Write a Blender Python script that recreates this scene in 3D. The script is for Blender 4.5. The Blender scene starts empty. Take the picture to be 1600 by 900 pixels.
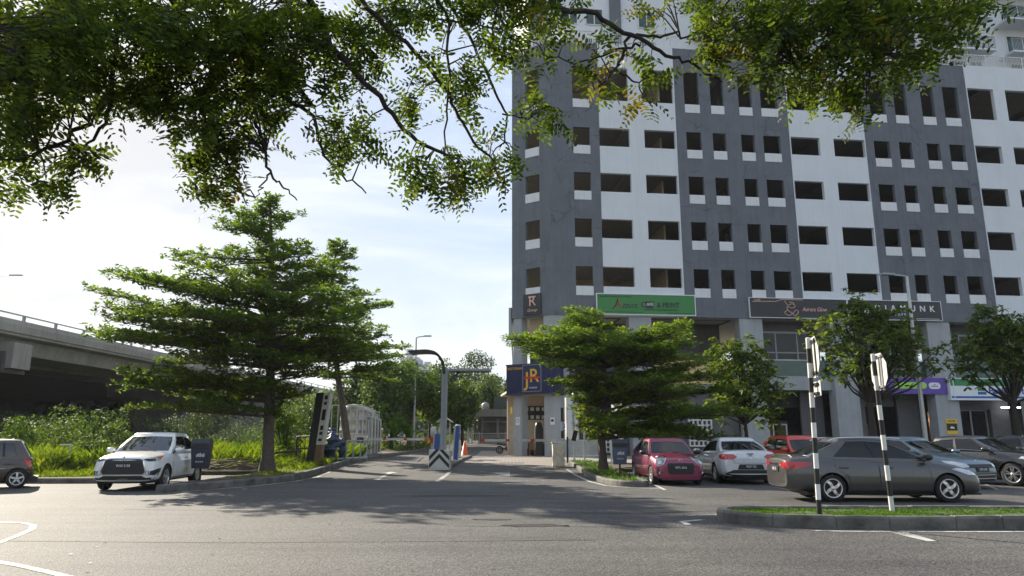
import bpy, bmesh, math, random
import numpy as np
from mathutils import Vector, Matrix
from mathutils.bvhtree import BVHTree
R = math.radians
rng = random.Random(7)
nrs = np.random.RandomState(11)
sc = bpy.context.scene
COL = sc.collection

# ------------------------------------------------------------------ site frame
CAMH = 1.45
PITCH = math.atan(234 / 1118.0)
AZ_SUN = -41.0      # degrees, measured from +Y towards +X
EL_SUN = 27.5
def gz(y):
    "height of the made ground: the drive climbs a little towards the building"
    t = min(1.0, max(0.0, (y - 28) / 14.0)); s = min(1.0, max(0.0, (y - 53) / 35.0))
    return .22 * t * t * (3 - 2 * t) + .85 * s * s * (3 - 2 * s)
def ray(u, v):
    cx = (u - 800) / 1118.0; cy = (450 - v) / 1118.0
    return Vector((cx, math.cos(PITCH) - cy * math.sin(PITCH), math.sin(PITCH) + cy * math.cos(PITCH)))
def at(u, v, Y):
    r = ray(u, v); t = Y / r.y
    return Vector((r.x * t, Y, CAMH + r.z * t))
def gnd(u, v):
    z = 0
    for i in range(25):
        r = ray(u, v); t = (z - CAMH) / r.z; z = gz(r.y * t)
    return Vector((r.x * t, r.y * t, z))

# ------------------------------------------------------------------ materials
def _mat(name):
    m = bpy.data.materials.new(name); m.use_nodes = True
    nt = m.node_tree; b = nt.nodes['Principled BSDF']
    return m, nt, b
def N(nt, t, **kw):
    n = nt.nodes.new(t)
    for k, v in kw.items():
        if k in n.inputs: n.inputs[k].default_value = v
        else: setattr(n, k, v)
    return n
def rgb(c): return (c[0], c[1], c[2], 1.0)
def mat(name, col, rough=.6, metal=0, var=.12, scale=3.0, bump=0, bscale=40, spec=.5, coat=0, streak=0, dirt=None):
    "painted or raw surface with soft tone variation, optional vertical run marks and bump"
    m, nt, b = _mat(name); L = nt.links.new
    b.inputs['Roughness'].default_value = rough; b.inputs['Metallic'].default_value = metal
    b.inputs['Specular IOR Level'].default_value = spec; b.inputs['Coat Weight'].default_value = coat
    b.inputs['Coat Roughness'].default_value = .04
    if var or streak:
        tc = N(nt, 'ShaderNodeTexCoord')
        n1 = N(nt, 'ShaderNodeTexNoise', Scale=scale, Detail=6.0, Roughness=.6); L(tc.outputs['Object'], n1.inputs['Vector'])
        mr = N(nt, 'ShaderNodeMapRange'); mr.inputs['From Min'].default_value = .25; mr.inputs['From Max'].default_value = .75
        mr.inputs['To Min'].default_value = 1 - var; mr.inputs['To Max'].default_value = 1 + var
        L(n1.outputs['Fac'], mr.inputs['Value'])
        out = mr.outputs['Result']
        if streak:
            mp = N(nt, 'ShaderNodeMapping'); mp.inputs['Scale'].default_value = (1.6, 1.6, .09); L(tc.outputs['Object'], mp.inputs['Vector'])
            n2 = N(nt, 'ShaderNodeTexNoise', Scale=2.2, Detail=8.0, Roughness=.7); L(mp.outputs['Vector'], n2.inputs['Vector'])
            m2 = N(nt, 'ShaderNodeMapRange'); m2.inputs['From Min'].default_value = .48; m2.inputs['From Max'].default_value = .72
            m2.inputs['To Min'].default_value = 1; m2.inputs['To Max'].default_value = 1 - streak
            L(n2.outputs['Fac'], m2.inputs['Value'])
            mu = N(nt, 'ShaderNodeMath', operation='MULTIPLY'); L(out, mu.inputs[0]); L(m2.outputs['Result'], mu.inputs[1]); out = mu.outputs[0]
        vm = N(nt, 'ShaderNodeVectorMath', operation='SCALE'); vm.inputs[0].default_value = col[:3]; L(out, vm.inputs['Scale'])
        L(vm.outputs['Vector'], b.inputs['Base Color'])
    else: b.inputs['Base Color'].default_value = rgb(col)
    if bump:
        tc = N(nt, 'ShaderNodeTexCoord'); n3 = N(nt, 'ShaderNodeTexNoise', Scale=bscale, Detail=5.0); L(tc.outputs['Object'], n3.inputs['Vector'])
        bp = N(nt, 'ShaderNodeBump', Strength=bump, Distance=.02); L(n3.outputs['Fac'], bp.inputs['Height']); L(bp.outputs['Normal'], b.inputs['Normal'])
    return m
def cracks(m):
    "hairline cracks of an old render coat: thin dark lines with a lighter filled edge"
    nt = m.node_tree; L = nt.links.new; b = nt.nodes['Principled BSDF']; src = b.inputs['Base Color'].links[0].from_socket
    tc = N(nt, 'ShaderNodeTexCoord'); n1 = N(nt, 'ShaderNodeTexNoise', Scale=1.1, Detail=4.0); L(tc.outputs['Object'], n1.inputs['Vector'])
    mv = N(nt, 'ShaderNodeMix', data_type='RGBA', blend_type='ADD'); mv.inputs['Factor'].default_value = .9; L(tc.outputs['Object'], mv.inputs['A']); L(n1.outputs['Color'], mv.inputs['B'])
    vo = N(nt, 'ShaderNodeTexVoronoi', Scale=.42); vo.feature = 'DISTANCE_TO_EDGE'; L(mv.outputs['Result'], vo.inputs['Vector'])
    r = N(nt, 'ShaderNodeMapRange'); r.inputs['From Min'].default_value = .004; r.inputs['From Max'].default_value = .016; r.inputs['To Min'].default_value = .62; r.inputs['To Max'].default_value = 1; L(vo.outputs['Distance'], r.inputs['Value'])
    n2 = N(nt, 'ShaderNodeTexNoise', Scale=.5, Detail=2.0); L(tc.outputs['Object'], n2.inputs['Vector'])
    q = N(nt, 'ShaderNodeMapRange'); q.inputs['From Min'].default_value = .45; q.inputs['From Max'].default_value = .6; L(n2.outputs['Fac'], q.inputs['Value'])
    mx = N(nt, 'ShaderNodeMix'); mx.inputs['A'].default_value = 1; L(q.outputs['Result'], mx.inputs['Factor']); L(r.outputs['Result'], mx.inputs['B'])
    vm = N(nt, 'ShaderNodeVectorMath', operation='SCALE'); L(src, vm.inputs[0]); L(mx.outputs['Result'], vm.inputs['Scale']); L(vm.outputs['Vector'], b.inputs['Base Color'])
def carpaint(name, col, metal=.3, rough=.32):
    m, nt, b = _mat(name); L = nt.links.new
    tc = N(nt, 'ShaderNodeTexCoord'); n1 = N(nt, 'ShaderNodeTexNoise', Scale=2.5, Detail=4.0); L(tc.outputs['Object'], n1.inputs['Vector'])
    mr = N(nt, 'ShaderNodeMapRange'); mr.inputs['To Min'].default_value = rough - .06; mr.inputs['To Max'].default_value = rough + .12
    L(n1.outputs['Fac'], mr.inputs['Value']); L(mr.outputs['Result'], b.inputs['Roughness'])
    n2 = N(nt, 'ShaderNodeTexNoise', Scale=7.0, Detail=6.0, Roughness=.7); L(tc.outputs['Object'], n2.inputs['Vector'])
    dr = N(nt, 'ShaderNodeMapRange'); dr.inputs['From Min'].default_value = .5; dr.inputs['From Max'].default_value = .8; dr.inputs['To Max'].default_value = .25
    L(n2.outputs['Fac'], dr.inputs['Value'])
    mx = N(nt, 'ShaderNodeMix', data_type='RGBA'); mx.inputs['A'].default_value = rgb(col); mx.inputs['B'].default_value = (.16, .14, .12, 1)
    L(dr.outputs['Result'], mx.inputs['Factor']); L(mx.outputs['Result'], b.inputs['Base Color'])
    b.inputs['Metallic'].default_value = metal; b.inputs['Coat Weight'].default_value = 1; b.inputs['Coat Roughness'].default_value = .05
    return m
def leafmat(name, cols, trans=.45, rough=.6, nscale=.6):
    "thin leaf: varied per leaf and per clump, lets light through"
    m, nt, b = _mat(name); L = nt.links.new
    g = N(nt, 'ShaderNodeNewGeometry'); rp = N(nt, 'ShaderNodeValToRGB'); el = rp.color_ramp.elements
    el[0].color = rgb(cols[0]); el[1].color = rgb(cols[-1])
    for i, c in enumerate(cols[1:-1]): e = el.new((i + 1) / (len(cols) - 1)); e.color = rgb(c)
    tc = N(nt, 'ShaderNodeTexCoord'); n1 = N(nt, 'ShaderNodeTexNoise', Scale=nscale, Detail=3.0); L(tc.outputs['Object'], n1.inputs['Vector'])
    mr = N(nt, 'ShaderNodeMapRange'); mr.inputs['From Min'].default_value = .3; mr.inputs['From Max'].default_value = .7; mr.inputs['To Min'].default_value = -.22; mr.inputs['To Max'].default_value = .22
    L(n1.outputs['Fac'], mr.inputs['Value'])
    ad = N(nt, 'ShaderNodeMath', operation='ADD'); L(g.outputs['Random Per Island'], ad.inputs[0]); L(mr.outputs['Result'], ad.inputs[1])
    L(ad.outputs[0], rp.inputs['Fac']); L(rp.outputs['Color'], b.inputs['Base Color']); b.inputs['Roughness'].default_value = rough
    b.inputs['Specular IOR Level'].default_value = .2
    tr = N(nt, 'ShaderNodeBsdfTranslucent'); hs = N(nt, 'ShaderNodeVectorMath', operation='MULTIPLY'); hs.inputs[1].default_value = (1.9, 1.75, .55)
    L(rp.outputs['Color'], hs.inputs[0]); L(hs.outputs['Vector'], tr.inputs['Color'])
    mx = N(nt, 'ShaderNodeMixShader', Fac=trans); L(b.outputs[0], mx.inputs[1]); L(tr.outputs[0], mx.inputs[2])
    L(mx.outputs[0], nt.nodes['Material Output'].inputs['Surface'])
    return m
def emit(name, col, s):
    m, nt, b = _mat(name); b.inputs['Base Color'].default_value = rgb(col); b.inputs['Emission Color'].default_value = rgb(col); b.inputs['Emission Strength'].default_value = s
    return m
def asphalt(name, base, dark, scale=1.0):
    m, nt, b = _mat(name); L = nt.links.new
    tc = N(nt, 'ShaderNodeTexCoord')
    vo = N(nt, 'ShaderNodeTexVoronoi', Scale=42.0 * scale); L(tc.outputs['Object'], vo.inputs['Vector'])
    n0 = N(nt, 'ShaderNodeTexNoise', Scale=65.0 * scale, Detail=4.0); L(tc.outputs['Object'], n0.inputs['Vector'])
    n1 = N(nt, 'ShaderNodeTexNoise', Scale=.35, Detail=6.0, Roughness=.6); L(tc.outputs['Object'], n1.inputs['Vector'])
    mp = N(nt, 'ShaderNodeMapping'); mp.inputs['Scale'].default_value = (.12, 1.3, 1); L(tc.outputs['Object'], mp.inputs['Vector'])
    n2 = N(nt, 'ShaderNodeTexNoise', Scale=1.2, Detail=5.0); L(mp.outputs['Vector'], n2.inputs['Vector'])
    r1 = N(nt, 'ShaderNodeMapRange'); r1.inputs['From Min'].default_value = .35; r1.inputs['From Max'].default_value = .65; L(n1.outputs['Fac'], r1.inputs['Value'])
    r2 = N(nt, 'ShaderNodeMapRange'); r2.inputs['From Min'].default_value = .4; r2.inputs['From Max'].default_value = .68; r2.inputs['To Max'].default_value = .7; L(n2.outputs['Fac'], r2.inputs['Value'])
    av = N(nt, 'ShaderNodeMath', operation='ADD'); L(r1.outputs['Result'], av.inputs[0]); L(r2.outputs['Result'], av.inputs[1])
    hf = N(nt, 'ShaderNodeMath', operation='MULTIPLY'); L(av.outputs[0], hf.inputs[0]); hf.inputs[1].default_value = .55
    mx = N(nt, 'ShaderNodeMix', data_type='RGBA'); mx.inputs['A'].default_value = rgb(base); mx.inputs['B'].default_value = rgb(dark); L(hf.outputs[0], mx.inputs['Factor'])
    sp = N(nt, 'ShaderNodeMapRange'); sp.inputs['From Min'].default_value = .32; sp.inputs['From Max'].default_value = .7; sp.inputs['To Min'].default_value = .5; sp.inputs['To Max'].default_value = 1.7; L(n0.outputs['Fac'], sp.inputs['Value'])
    wn = N(nt, 'ShaderNodeTexWhiteNoise'); L(vo.outputs['Color'], wn.inputs['Vector'])
    wr = N(nt, 'ShaderNodeMapRange'); wr.inputs['To Min'].default_value = .5; wr.inputs['To Max'].default_value = 1.6; L(wn.outputs['Value'], wr.inputs['Value'])
    mm = N(nt, 'ShaderNodeMath', operation='MULTIPLY'); L(sp.outputs['Result'], mm.inputs[0]); L(wr.outputs['Result'], mm.inputs[1])
    vm = N(nt, 'ShaderNodeVectorMath', operation='SCALE'); L(mx.outputs['Result'], vm.inputs[0]); L(mm.outputs[0], vm.inputs['Scale'])
    L(vm.outputs['Vector'], b.inputs['Base Color']); b.inputs['Roughness'].default_value = .8; b.inputs['Specular IOR Level'].default_value = .3
    bp = N(nt, 'ShaderNodeBump', Strength=.7, Distance=.008); L(vo.outputs['Distance'], bp.inputs['Height']); L(bp.outputs['Normal'], b.inputs['Normal'])
    return m
def brickmat(name, c1, c2, mortar, sx, sy):
    m, nt, b = _mat(name); L = nt.links.new
    tc = N(nt, 'ShaderNodeTexCoord'); br = N(nt, 'ShaderNodeTexBrick', Scale=1.0); br.inputs['Color1'].default_value = rgb(c1); br.inputs['Color2'].default_value = rgb(c2); br.inputs['Mortar'].default_value = rgb(mortar)
    br.inputs['Brick Width'].default_value = sx; br.inputs['Row Height'].default_value = sy; br.inputs['Mortar Size'].default_value = .018
    L(tc.outputs['Object'], br.inputs['Vector']); L(br.outputs['Color'], b.inputs['Base Color']); b.inputs['Roughness'].default_value = .8
    return m

M = {}
M['asphalt'] = asphalt('asphalt', (.095, .091, .086), (.046, .046, .047))
M['patch'] = asphalt('tar_patch', (.02, .02, .021), (.012, .012, .013))
M['line'] = mat('road_paint', (.46, .46, .43), .75, var=.3, scale=9)
def worn(m, under):
    "paint worn through to the road in flecks"
    nt = m.node_tree; L = nt.links.new; b = nt.nodes['Principled BSDF']; src = b.inputs['Base Color'].links[0].from_socket
    tc = N(nt, 'ShaderNodeTexCoord'); n1 = N(nt, 'ShaderNodeTexNoise', Scale=5.0, Detail=9.0, Roughness=.75); L(tc.outputs['Object'], n1.inputs['Vector'])
    n2 = N(nt, 'ShaderNodeTexNoise', Scale=.6, Detail=3.0); L(tc.outputs['Object'], n2.inputs['Vector']); ad = N(nt, 'ShaderNodeMath', operation='ADD'); L(n1.outputs['Fac'], ad.inputs[0]); L(n2.outputs['Fac'], ad.inputs[1])
    r = N(nt, 'ShaderNodeMapRange'); r.inputs['From Min'].default_value = .92; r.inputs['From Max'].default_value = 1.12; L(ad.outputs[0], r.inputs['Value'])
    mx = N(nt, 'ShaderNodeMix', data_type='RGBA'); L(r.outputs['Result'], mx.inputs['Factor']); L(src, mx.inputs['A']); mx.inputs['B'].default_value = rgb(under); L(mx.outputs['Result'], b.inputs['Base Color'])
worn(M['line'], (.1, .096, .09))
M['kerb'] = mat('kerb_concrete', (.13, .124, .112), .88, var=.7, scale=2.2, bump=.8, bscale=18, streak=.0)
M['pave'] = mat('concrete_paving', (.26, .25, .22), .85, var=.25, scale=2, bump=.3)
M['brick'] = brickmat('brick_paving', (.32, .27, .23), (.24, .21, .185), (.09, .085, .08), .4, .2)
M['soil'] = mat('soil', (.075, .06, .035), .95, var=.5, scale=3, bump=.8, bscale=12)
M['turf'] = mat('turf', (.05, .085, .02), .95, var=.5, scale=2.5, bump=.6, bscale=30)
M['grey'] = mat('grey_render', (.145, .157, .178), .8, var=.17, scale=.8, streak=.22, bump=.1, bscale=20)
cracks(M['grey'])
M['white'] = mat('white_render', (.7, .73, .76), .75, var=.05, scale=.5, streak=.07)
M['sill'] = mat('white_sill_render', (.72, .73, .74), .75, var=.05, streak=.1)
M['pillar'] = mat('pillar_render', (.36, .375, .385), .8, var=.12, scale=1.2, streak=.18)
M['soffit'] = mat('soffit_render', (.42, .4, .36), .85, var=.1)
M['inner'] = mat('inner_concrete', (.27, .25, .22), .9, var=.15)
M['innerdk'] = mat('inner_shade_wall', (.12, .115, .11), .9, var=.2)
M['shopwall'] = mat('shop_wall_grey', (.14, .14, .142), .8, var=.15, streak=.15)
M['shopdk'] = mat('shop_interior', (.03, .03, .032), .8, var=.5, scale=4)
M['cream'] = mat('cream_wall', (.6, .5, .36), .8, var=.1)
M['glass'] = mat('shop_glass', (.018, .022, .024), .06, var=.3, scale=.8, spec=.35)
M['glassgreen'] = mat('green_glass', (.03, .07, .06), .06, var=.3, scale=.8, spec=.6)
M['carglass'] = mat('car_glass', (.008, .009, .01), .03, var=0, spec=.5)
M['carglasslt'] = mat('car_glass_light', (.025, .029, .03), .03, var=0, spec=.75, coat=.4)
M['steel'] = mat('galvanised_steel', (.42, .43, .44), .38, .75, var=.15, scale=5)
M['stainless'] = mat('stainless_steel', (.42, .42, .41), .4, .7, var=.25, scale=4)
M['greysteel'] = mat('grey_painted_steel', (.3, .32, .33), .45, .2, var=.1)
M['darksteel'] = mat('dark_painted_steel', (.03, .032, .035), .5, .2, var=.2)
M['whitepaint'] = mat('white_paint', (.7, .7, .67), .55, var=.22, scale=6)
M['offwhite'] = mat('off_white_paint', (.58, .57, .52), .6, var=.15, streak=.1)
M['black'] = mat('black_paint', (.012, .012, .013), .5, var=.1)
M['rubber'] = mat('tyre_rubber', (.014, .014, .014), .85, var=.3, scale=20)
M['plastic'] = mat('black_plastic', (.016, .016, .017), .55, var=.1)
M['alloy'] = mat('alloy', (.62, .62, .62), .28, .85, var=.05)
M['chrome'] = mat('chrome', (.75, .75, .76), .1, 1, var=0)
M['red'] = mat('red_paint', (.55, .03, .02), .45, var=.1)
M['orange'] = mat('orange_plastic', (.8, .1, .02), .45, var=.1)
M['yellow'] = mat('yellow_paint', (.72, .48, .03), .5, var=.1)
M['blue'] = mat('blue_paint', (.03, .1, .34), .4, var=.08)
M['navy'] = mat('navy_paint', (.018, .024, .085), .5, var=.1)
M['bin'] = mat('bin_plastic', (.075, .09, .14), .5, var=.15)
M['bindk'] = mat('bin_dark_plastic', (.025, .028, .042), .5, var=.15)
M['gold'] = mat('gold_letters', (.75, .42, .04), .4, var=.05)
M['signgreen'] = mat('sign_green', (.04, .22, .05), .45, var=.06)
M['signdark'] = mat('sign_charcoal', (.02, .022, .025), .4, var=.1)
M['signpurple'] = mat('sign_purple', (.12, .06, .36), .45, var=.06)
M['lime'] = mat('sign_lime', (.35, .68, .08), .45, var=.04)
M['fgreen'] = mat('stripe_green', (.02, .22, .06), .45, var=.05)
M['fblue'] = mat('stripe_blue', (.015, .1, .38), .45, var=.05)
M['signwhite'] = mat('sign_white', (.74, .76, .78), .45, var=.04)
M['rose'] = mat('rose_gold', (.72, .42, .34), .35, .3, var=.05)
M['beigesign'] = mat('floral_sign', (.55, .42, .16), .5, var=.5, scale=2.2)
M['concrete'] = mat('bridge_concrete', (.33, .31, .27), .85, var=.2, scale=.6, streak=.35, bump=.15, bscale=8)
M['concretedk'] = mat('dark_shaded_concrete', (.11, .108, .106), .9, var=.25, scale=.6, streak=.3)  # flyover concrete darkened to carry the shade under the deck; also drain covers
M['bark'] = mat('bark', (.1, .08, .065), .9, var=.35, scale=6, bump=.8, bscale=30)
M['barkdk'] = mat('dark_bark', (.04, .033, .028), .9, var=.35, scale=8, bump=.8, bscale=40)
M['lensdk'] = mat('lamp_lens_dark', (.2, .21, .22), .08, .4, var=.5, scale=16, coat=1)
M['lens'] = mat('lamp_lens', (.55, .58, .6), .1, .3, var=.25, scale=14, coat=1)
M['redlens'] = mat('red_lens', (.45, .012, .012), .12, var=.2, scale=12, coat=1)
M['amber'] = mat('amber_lens', (.8, .22, .02), .15, var=.1, coat=1)
M['wood'] = mat('brown_wood', (.2, .11, .05), .6, var=.3)
M['roofgrey'] = mat('roof_sheet', (.24, .23, .21), .7, var=.2, streak=.2)
M['haze'] = mat('distant_render', (.5, .52, .55), .9, var=.1)
M['cloth'] = mat('weathered_sack', (.75, .65, .52), .85, var=.35, scale=5, bump=.5, bscale=14)
M['lf_tier'] = leafmat('tier_leaf', [(.044, .085, .021), (.064, .116, .026), (.094, .156, .031), (.13, .198, .04)], .56)
M['lf_lit'] = leafmat('lit_tier_leaf', [(.052, .1, .025), (.074, .13, .03), (.105, .168, .035), (.14, .21, .045)], .58)  # paler copy of the tier leaf, stronger light put into its colour
M['lf_rain'] = leafmat('pinnate_leaf', [(.024, .043, .01), (.037, .065, .014), (.06, .1, .02), (.1, .14, .026)], .48)
M['lf_yellow'] = leafmat('turning_leaf', [(.05, .075, .012), (.1, .11, .016), (.15, .14, .02), (.19, .13, .022)], .42)
M['lf_bush'] = leafmat('bush_leaf', [(.03, .065, .016), (.05, .1, .018), (.085, .145, .026), (.13, .19, .035)], .4)
M['lf_big'] = leafmat('clump_leaf', [(.04, .072, .018), (.065, .112, .024), (.105, .16, .034), (.15, .205, .05)], .45)
M['lf_far'] = leafmat('far_leaf', [(.035, .07, .025), (.055, .1, .03), (.08, .14, .04), (.11, .17, .05)], .35)
M['lf_conif'] = leafmat('far_dark_leaf', [(.03, .055, .03), (.045, .075, .035), (.06, .095, .04)], .3)
M['lf_banana'] = leafmat('banana_leaf', [(.06, .14, .02), (.09, .2, .03), (.13, .26, .04)], .5)
M['lf_grass'] = leafmat('grass_blade', [(.05, .1, .012), (.09, .15, .018), (.13, .19, .028), (.18, .23, .038)], .45, nscale=.25)
M['lf_turf'] = leafmat('turf_blade', [(.035, .08, .01), (.055, .12, .015), (.08, .16, .02)], .4, nscale=1.2)

# ------------------------------------------------------------------ mesh helpers
class MB:
    def __init__(s): s.v = []; s.f = []; s.m = []; s.sm = []
    def add(s, V, Fs, m=0, smooth=False):
        o = len(s.v); s.v += [tuple(p) for p in V]
        for f in Fs: s.f.append(tuple(i + o for i in f)); s.m.append(m); s.sm.append(smooth)
        return s
    def box(s, x0, x1, y0, y1, z0, z1, m=0, T=None):
        V = [(x, y, z) for z in (z0, z1) for y in (y0, y1) for x in (x0, x1)]
        if T is not None: V = [tuple(T @ Vector(p)) for p in V]
        return s.add(V, [(0, 2, 3, 1), (4, 5, 7, 6), (0, 1, 5, 4), (2, 6, 7, 3), (0, 4, 6, 2), (1, 3, 7, 5)], m)
    def tube(s, P, r, n=8, m=0, cap=True):
        P = [Vector(p) for p in P]; k = len(P)
        rr = [r] * k if not hasattr(r, '__len__') else r
        V = []; up = None
        for i, p in enumerate(P):
            d = (P[min(i + 1, k - 1)] - P[max(i - 1, 0)])
            d = d.normalized() if d.length > 1e-9 else Vector((0, 0, 1))
            a = d.orthogonal().normalized() if up is None else (up - d * up.dot(d))
            if a.length < 1e-6: a = d.orthogonal()
            a.normalize(); up = a; b = d.cross(a)
            for j in range(n):
                t = 2 * math.pi * j / n; V.append(p + (a * math.cos(t) + b * math.sin(t)) * rr[i])
        Fs = [(i * n + j, i * n + (j + 1) % n, (i + 1) * n + (j + 1) % n, (i + 1) * n + j) for i in range(k - 1) for j in range(n)]
        s.add(V, Fs, m, True)
        if cap:
            s.add(V[:n], [tuple(range(n))[::-1]], m); s.add(V[-n:], [tuple(range(n))], m)
        return s
    def lathe(s, prof, c=(0, 0, 0), n=16, m=0, axis='z', smooth=True):
        V = []
        for (r, h) in prof:
            for j in range(n):
                t = 2 * math.pi * j / n; a, b = r * math.cos(t), r * math.sin(t)
                V.append((c[0] + a, c[1] + b, c[2] + h) if axis == 'z' else ((c[0] + b, c[1] + h, c[2] + a) if axis == 'y' else (c[0] + h, c[1] + a, c[2] + b)))
        k = len(prof)
        return s.add(V, [(i * n + j, i * n + (j + 1) % n, (i + 1) * n + (j + 1) % n, (i + 1) * n + j) for i in range(k - 1) for j in range(n)], m, smooth)
    def prism(s, poly, o, a, b, d, m=0):
        "polygon (p,q) at o + a*p + b*q, pushed by vector d"
        o, a, b, d = Vector(o), Vector(a), Vector(b), Vector(d); n = len(poly)
        V = [o + a * p + b * q for p, q in poly]; V += [p + d for p in V]
        return s.add(V, [tuple(range(n))[::-1], tuple(range(n, 2 * n))] + [(i, (i + 1) % n, n + (i + 1) % n, n + i) for i in range(n)], m)
    def build(s, name, mats, parent=None, loc=None, bevel=0):
        me = bpy.data.meshes.new(name); me.from_pydata(s.v, [], s.f)
        if not isinstance(mats, (list, tuple)): mats = [mats]
        for mm in mats: me.materials.append(mm)
        me.polygons.foreach_set('material_index', s.m); me.polygons.foreach_set('use_smooth', s.sm)
        me.update()
        bm = bmesh.new(); bm.from_mesh(me); bmesh.ops.recalc_face_normals(bm, faces=bm.faces); bm.to_mesh(me); bm.free()
        o = bpy.data.objects.new(name, me); COL.objects.link(o)
        if parent is not None: o.parent = parent
        if loc is not None: o.location = loc
        if bevel:
            md = o.modifiers.new('b', 'BEVEL'); md.width = bevel; md.segments = 2; md.limit_method = 'ANGLE'
        return o
def tag(o, label=None, cat=None, group=None, kind=None):
    if label: o['label'] = label
    if cat: o['category'] = cat
    if group: o['group'] = group
    if kind: o['kind'] = kind
    return o
def thing(name, label, cat, loc=(0, 0, 0), rz=0, group=None):
    o = bpy.data.objects.new(name, None); COL.objects.link(o); o.empty_display_size = .2
    o.location = loc; o.rotation_euler = (0, 0, rz)
    return tag(o, label, cat, group)
def copy_tree(o, parent=None):
    c = o.copy(); COL.objects.link(c); c.parent = parent
    for ch in list(o.children): copy_tree(ch, c)
    return c
def polymesh(name, V, k, mats, parent=None, midx=None, smooth=False):
    "V: (n,k,3) array of separate k-gons, quick"
    V = np.asarray(V, dtype=np.float32); n = V.shape[0]
    me = bpy.data.meshes.new(name); me.vertices.add(n * k); me.vertices.foreach_set('co', V.reshape(-1))
    me.loops.add(n * k); me.loops.foreach_set('vertex_index', np.arange(n * k, dtype=np.int32))
    me.polygons.add(n); me.polygons.foreach_set('loop_start', np.arange(0, n * k, k, dtype=np.int32)); 
    if not isinstance(mats, (list, tuple)): mats = [mats]
    for mm in mats: me.materials.append(mm)
    if midx is not None: me.polygons.foreach_set('material_index', np.asarray(midx, dtype=np.int32))
    me.update(calc_edges=True); me.validate()
    o = bpy.data.objects.new(name, me); COL.objects.link(o)
    if parent is not None: o.parent = parent
    return o
def nrm(a): return a / (np.linalg.norm(a, axis=-1, keepdims=True) + 1e-9)
KITE = np.array([(0, 0), (.45, -.5), (1, 0), (.45, .5)])
OVAL = np.array([(0, 0), (.25, -.42), (.7, -.46), (1, 0), (.7, .46), (.25, .42)])
BLADE = np.array([(0, -.5), (0, .5), (1, 0)])
def leaves(base, d, n, ln, wd, shape=KITE, droop=0):
    "one polygon per leaf: base (N,3), along d, facing n"
    d = nrm(d); b = nrm(np.cross(n, d)); k = len(shape); ln = np.asarray(ln).reshape(-1, 1); wd = np.asarray(wd).reshape(-1, 1)
    out = np.empty((len(base), k, 3))
    for i, (p, q) in enumerate(shape):
        out[:, i, :] = base + d * (p * ln) + b * (q * wd)
        if droop: out[:, i, 2] -= (droop * p * p * ln)[:, 0]
    return out
def bezier_pts(P, n=6):
    "smooth a polyline (Catmull-Rom)"
    P = [Vector(p) for p in P]; Q = [P[0] * 2 - P[1]] + P + [P[-1] * 2 - P[-2]]; out = []
    for i in range(1, len(Q) - 2):
        for j in range(n):
            t = j / n; a, b, c, d = Q[i - 1], Q[i], Q[i + 1], Q[i + 2]
            out.append(.5 * ((2 * b) + (c - a) * t + (2 * a - 5 * b + 4 * c - d) * t * t + (3 * b - a - 3 * c + d) * t ** 3))
    return out + [P[-1]]
def text(name, s, size, m, parent, loc, rot, align='CENTER', depth=.01, shear=0, sx=1, spacing=1, bold=0):
    cu = bpy.data.curves.new(name, 'FONT'); cu.body = s; cu.size = size; cu.extrude = depth; cu.align_x = align; cu.align_y = 'CENTER'
    cu.shear = shear; cu.space_character = spacing; cu.offset = bold; cu.resolution_u = 4
    t = bpy.data.objects.new(name, cu); COL.objects.link(t)
    dg = bpy.context.evaluated_depsgraph_get(); me = bpy.data.meshes.new_from_object(t.evaluated_get(dg))
    bpy.data.objects.remove(t); bpy.data.curves.remove(cu)
    me.materials.clear(); me.materials.append(m)
    o = bpy.data.objects.new(name, me); COL.objects.link(o); o.location = loc; o.rotation_euler = rot; o.scale = (sx, 1, 1)
    if parent is not None: o.parent = parent
    return o
FRONT = (math.pi / 2, 0, 0)   # text that reads from the -Y side

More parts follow.
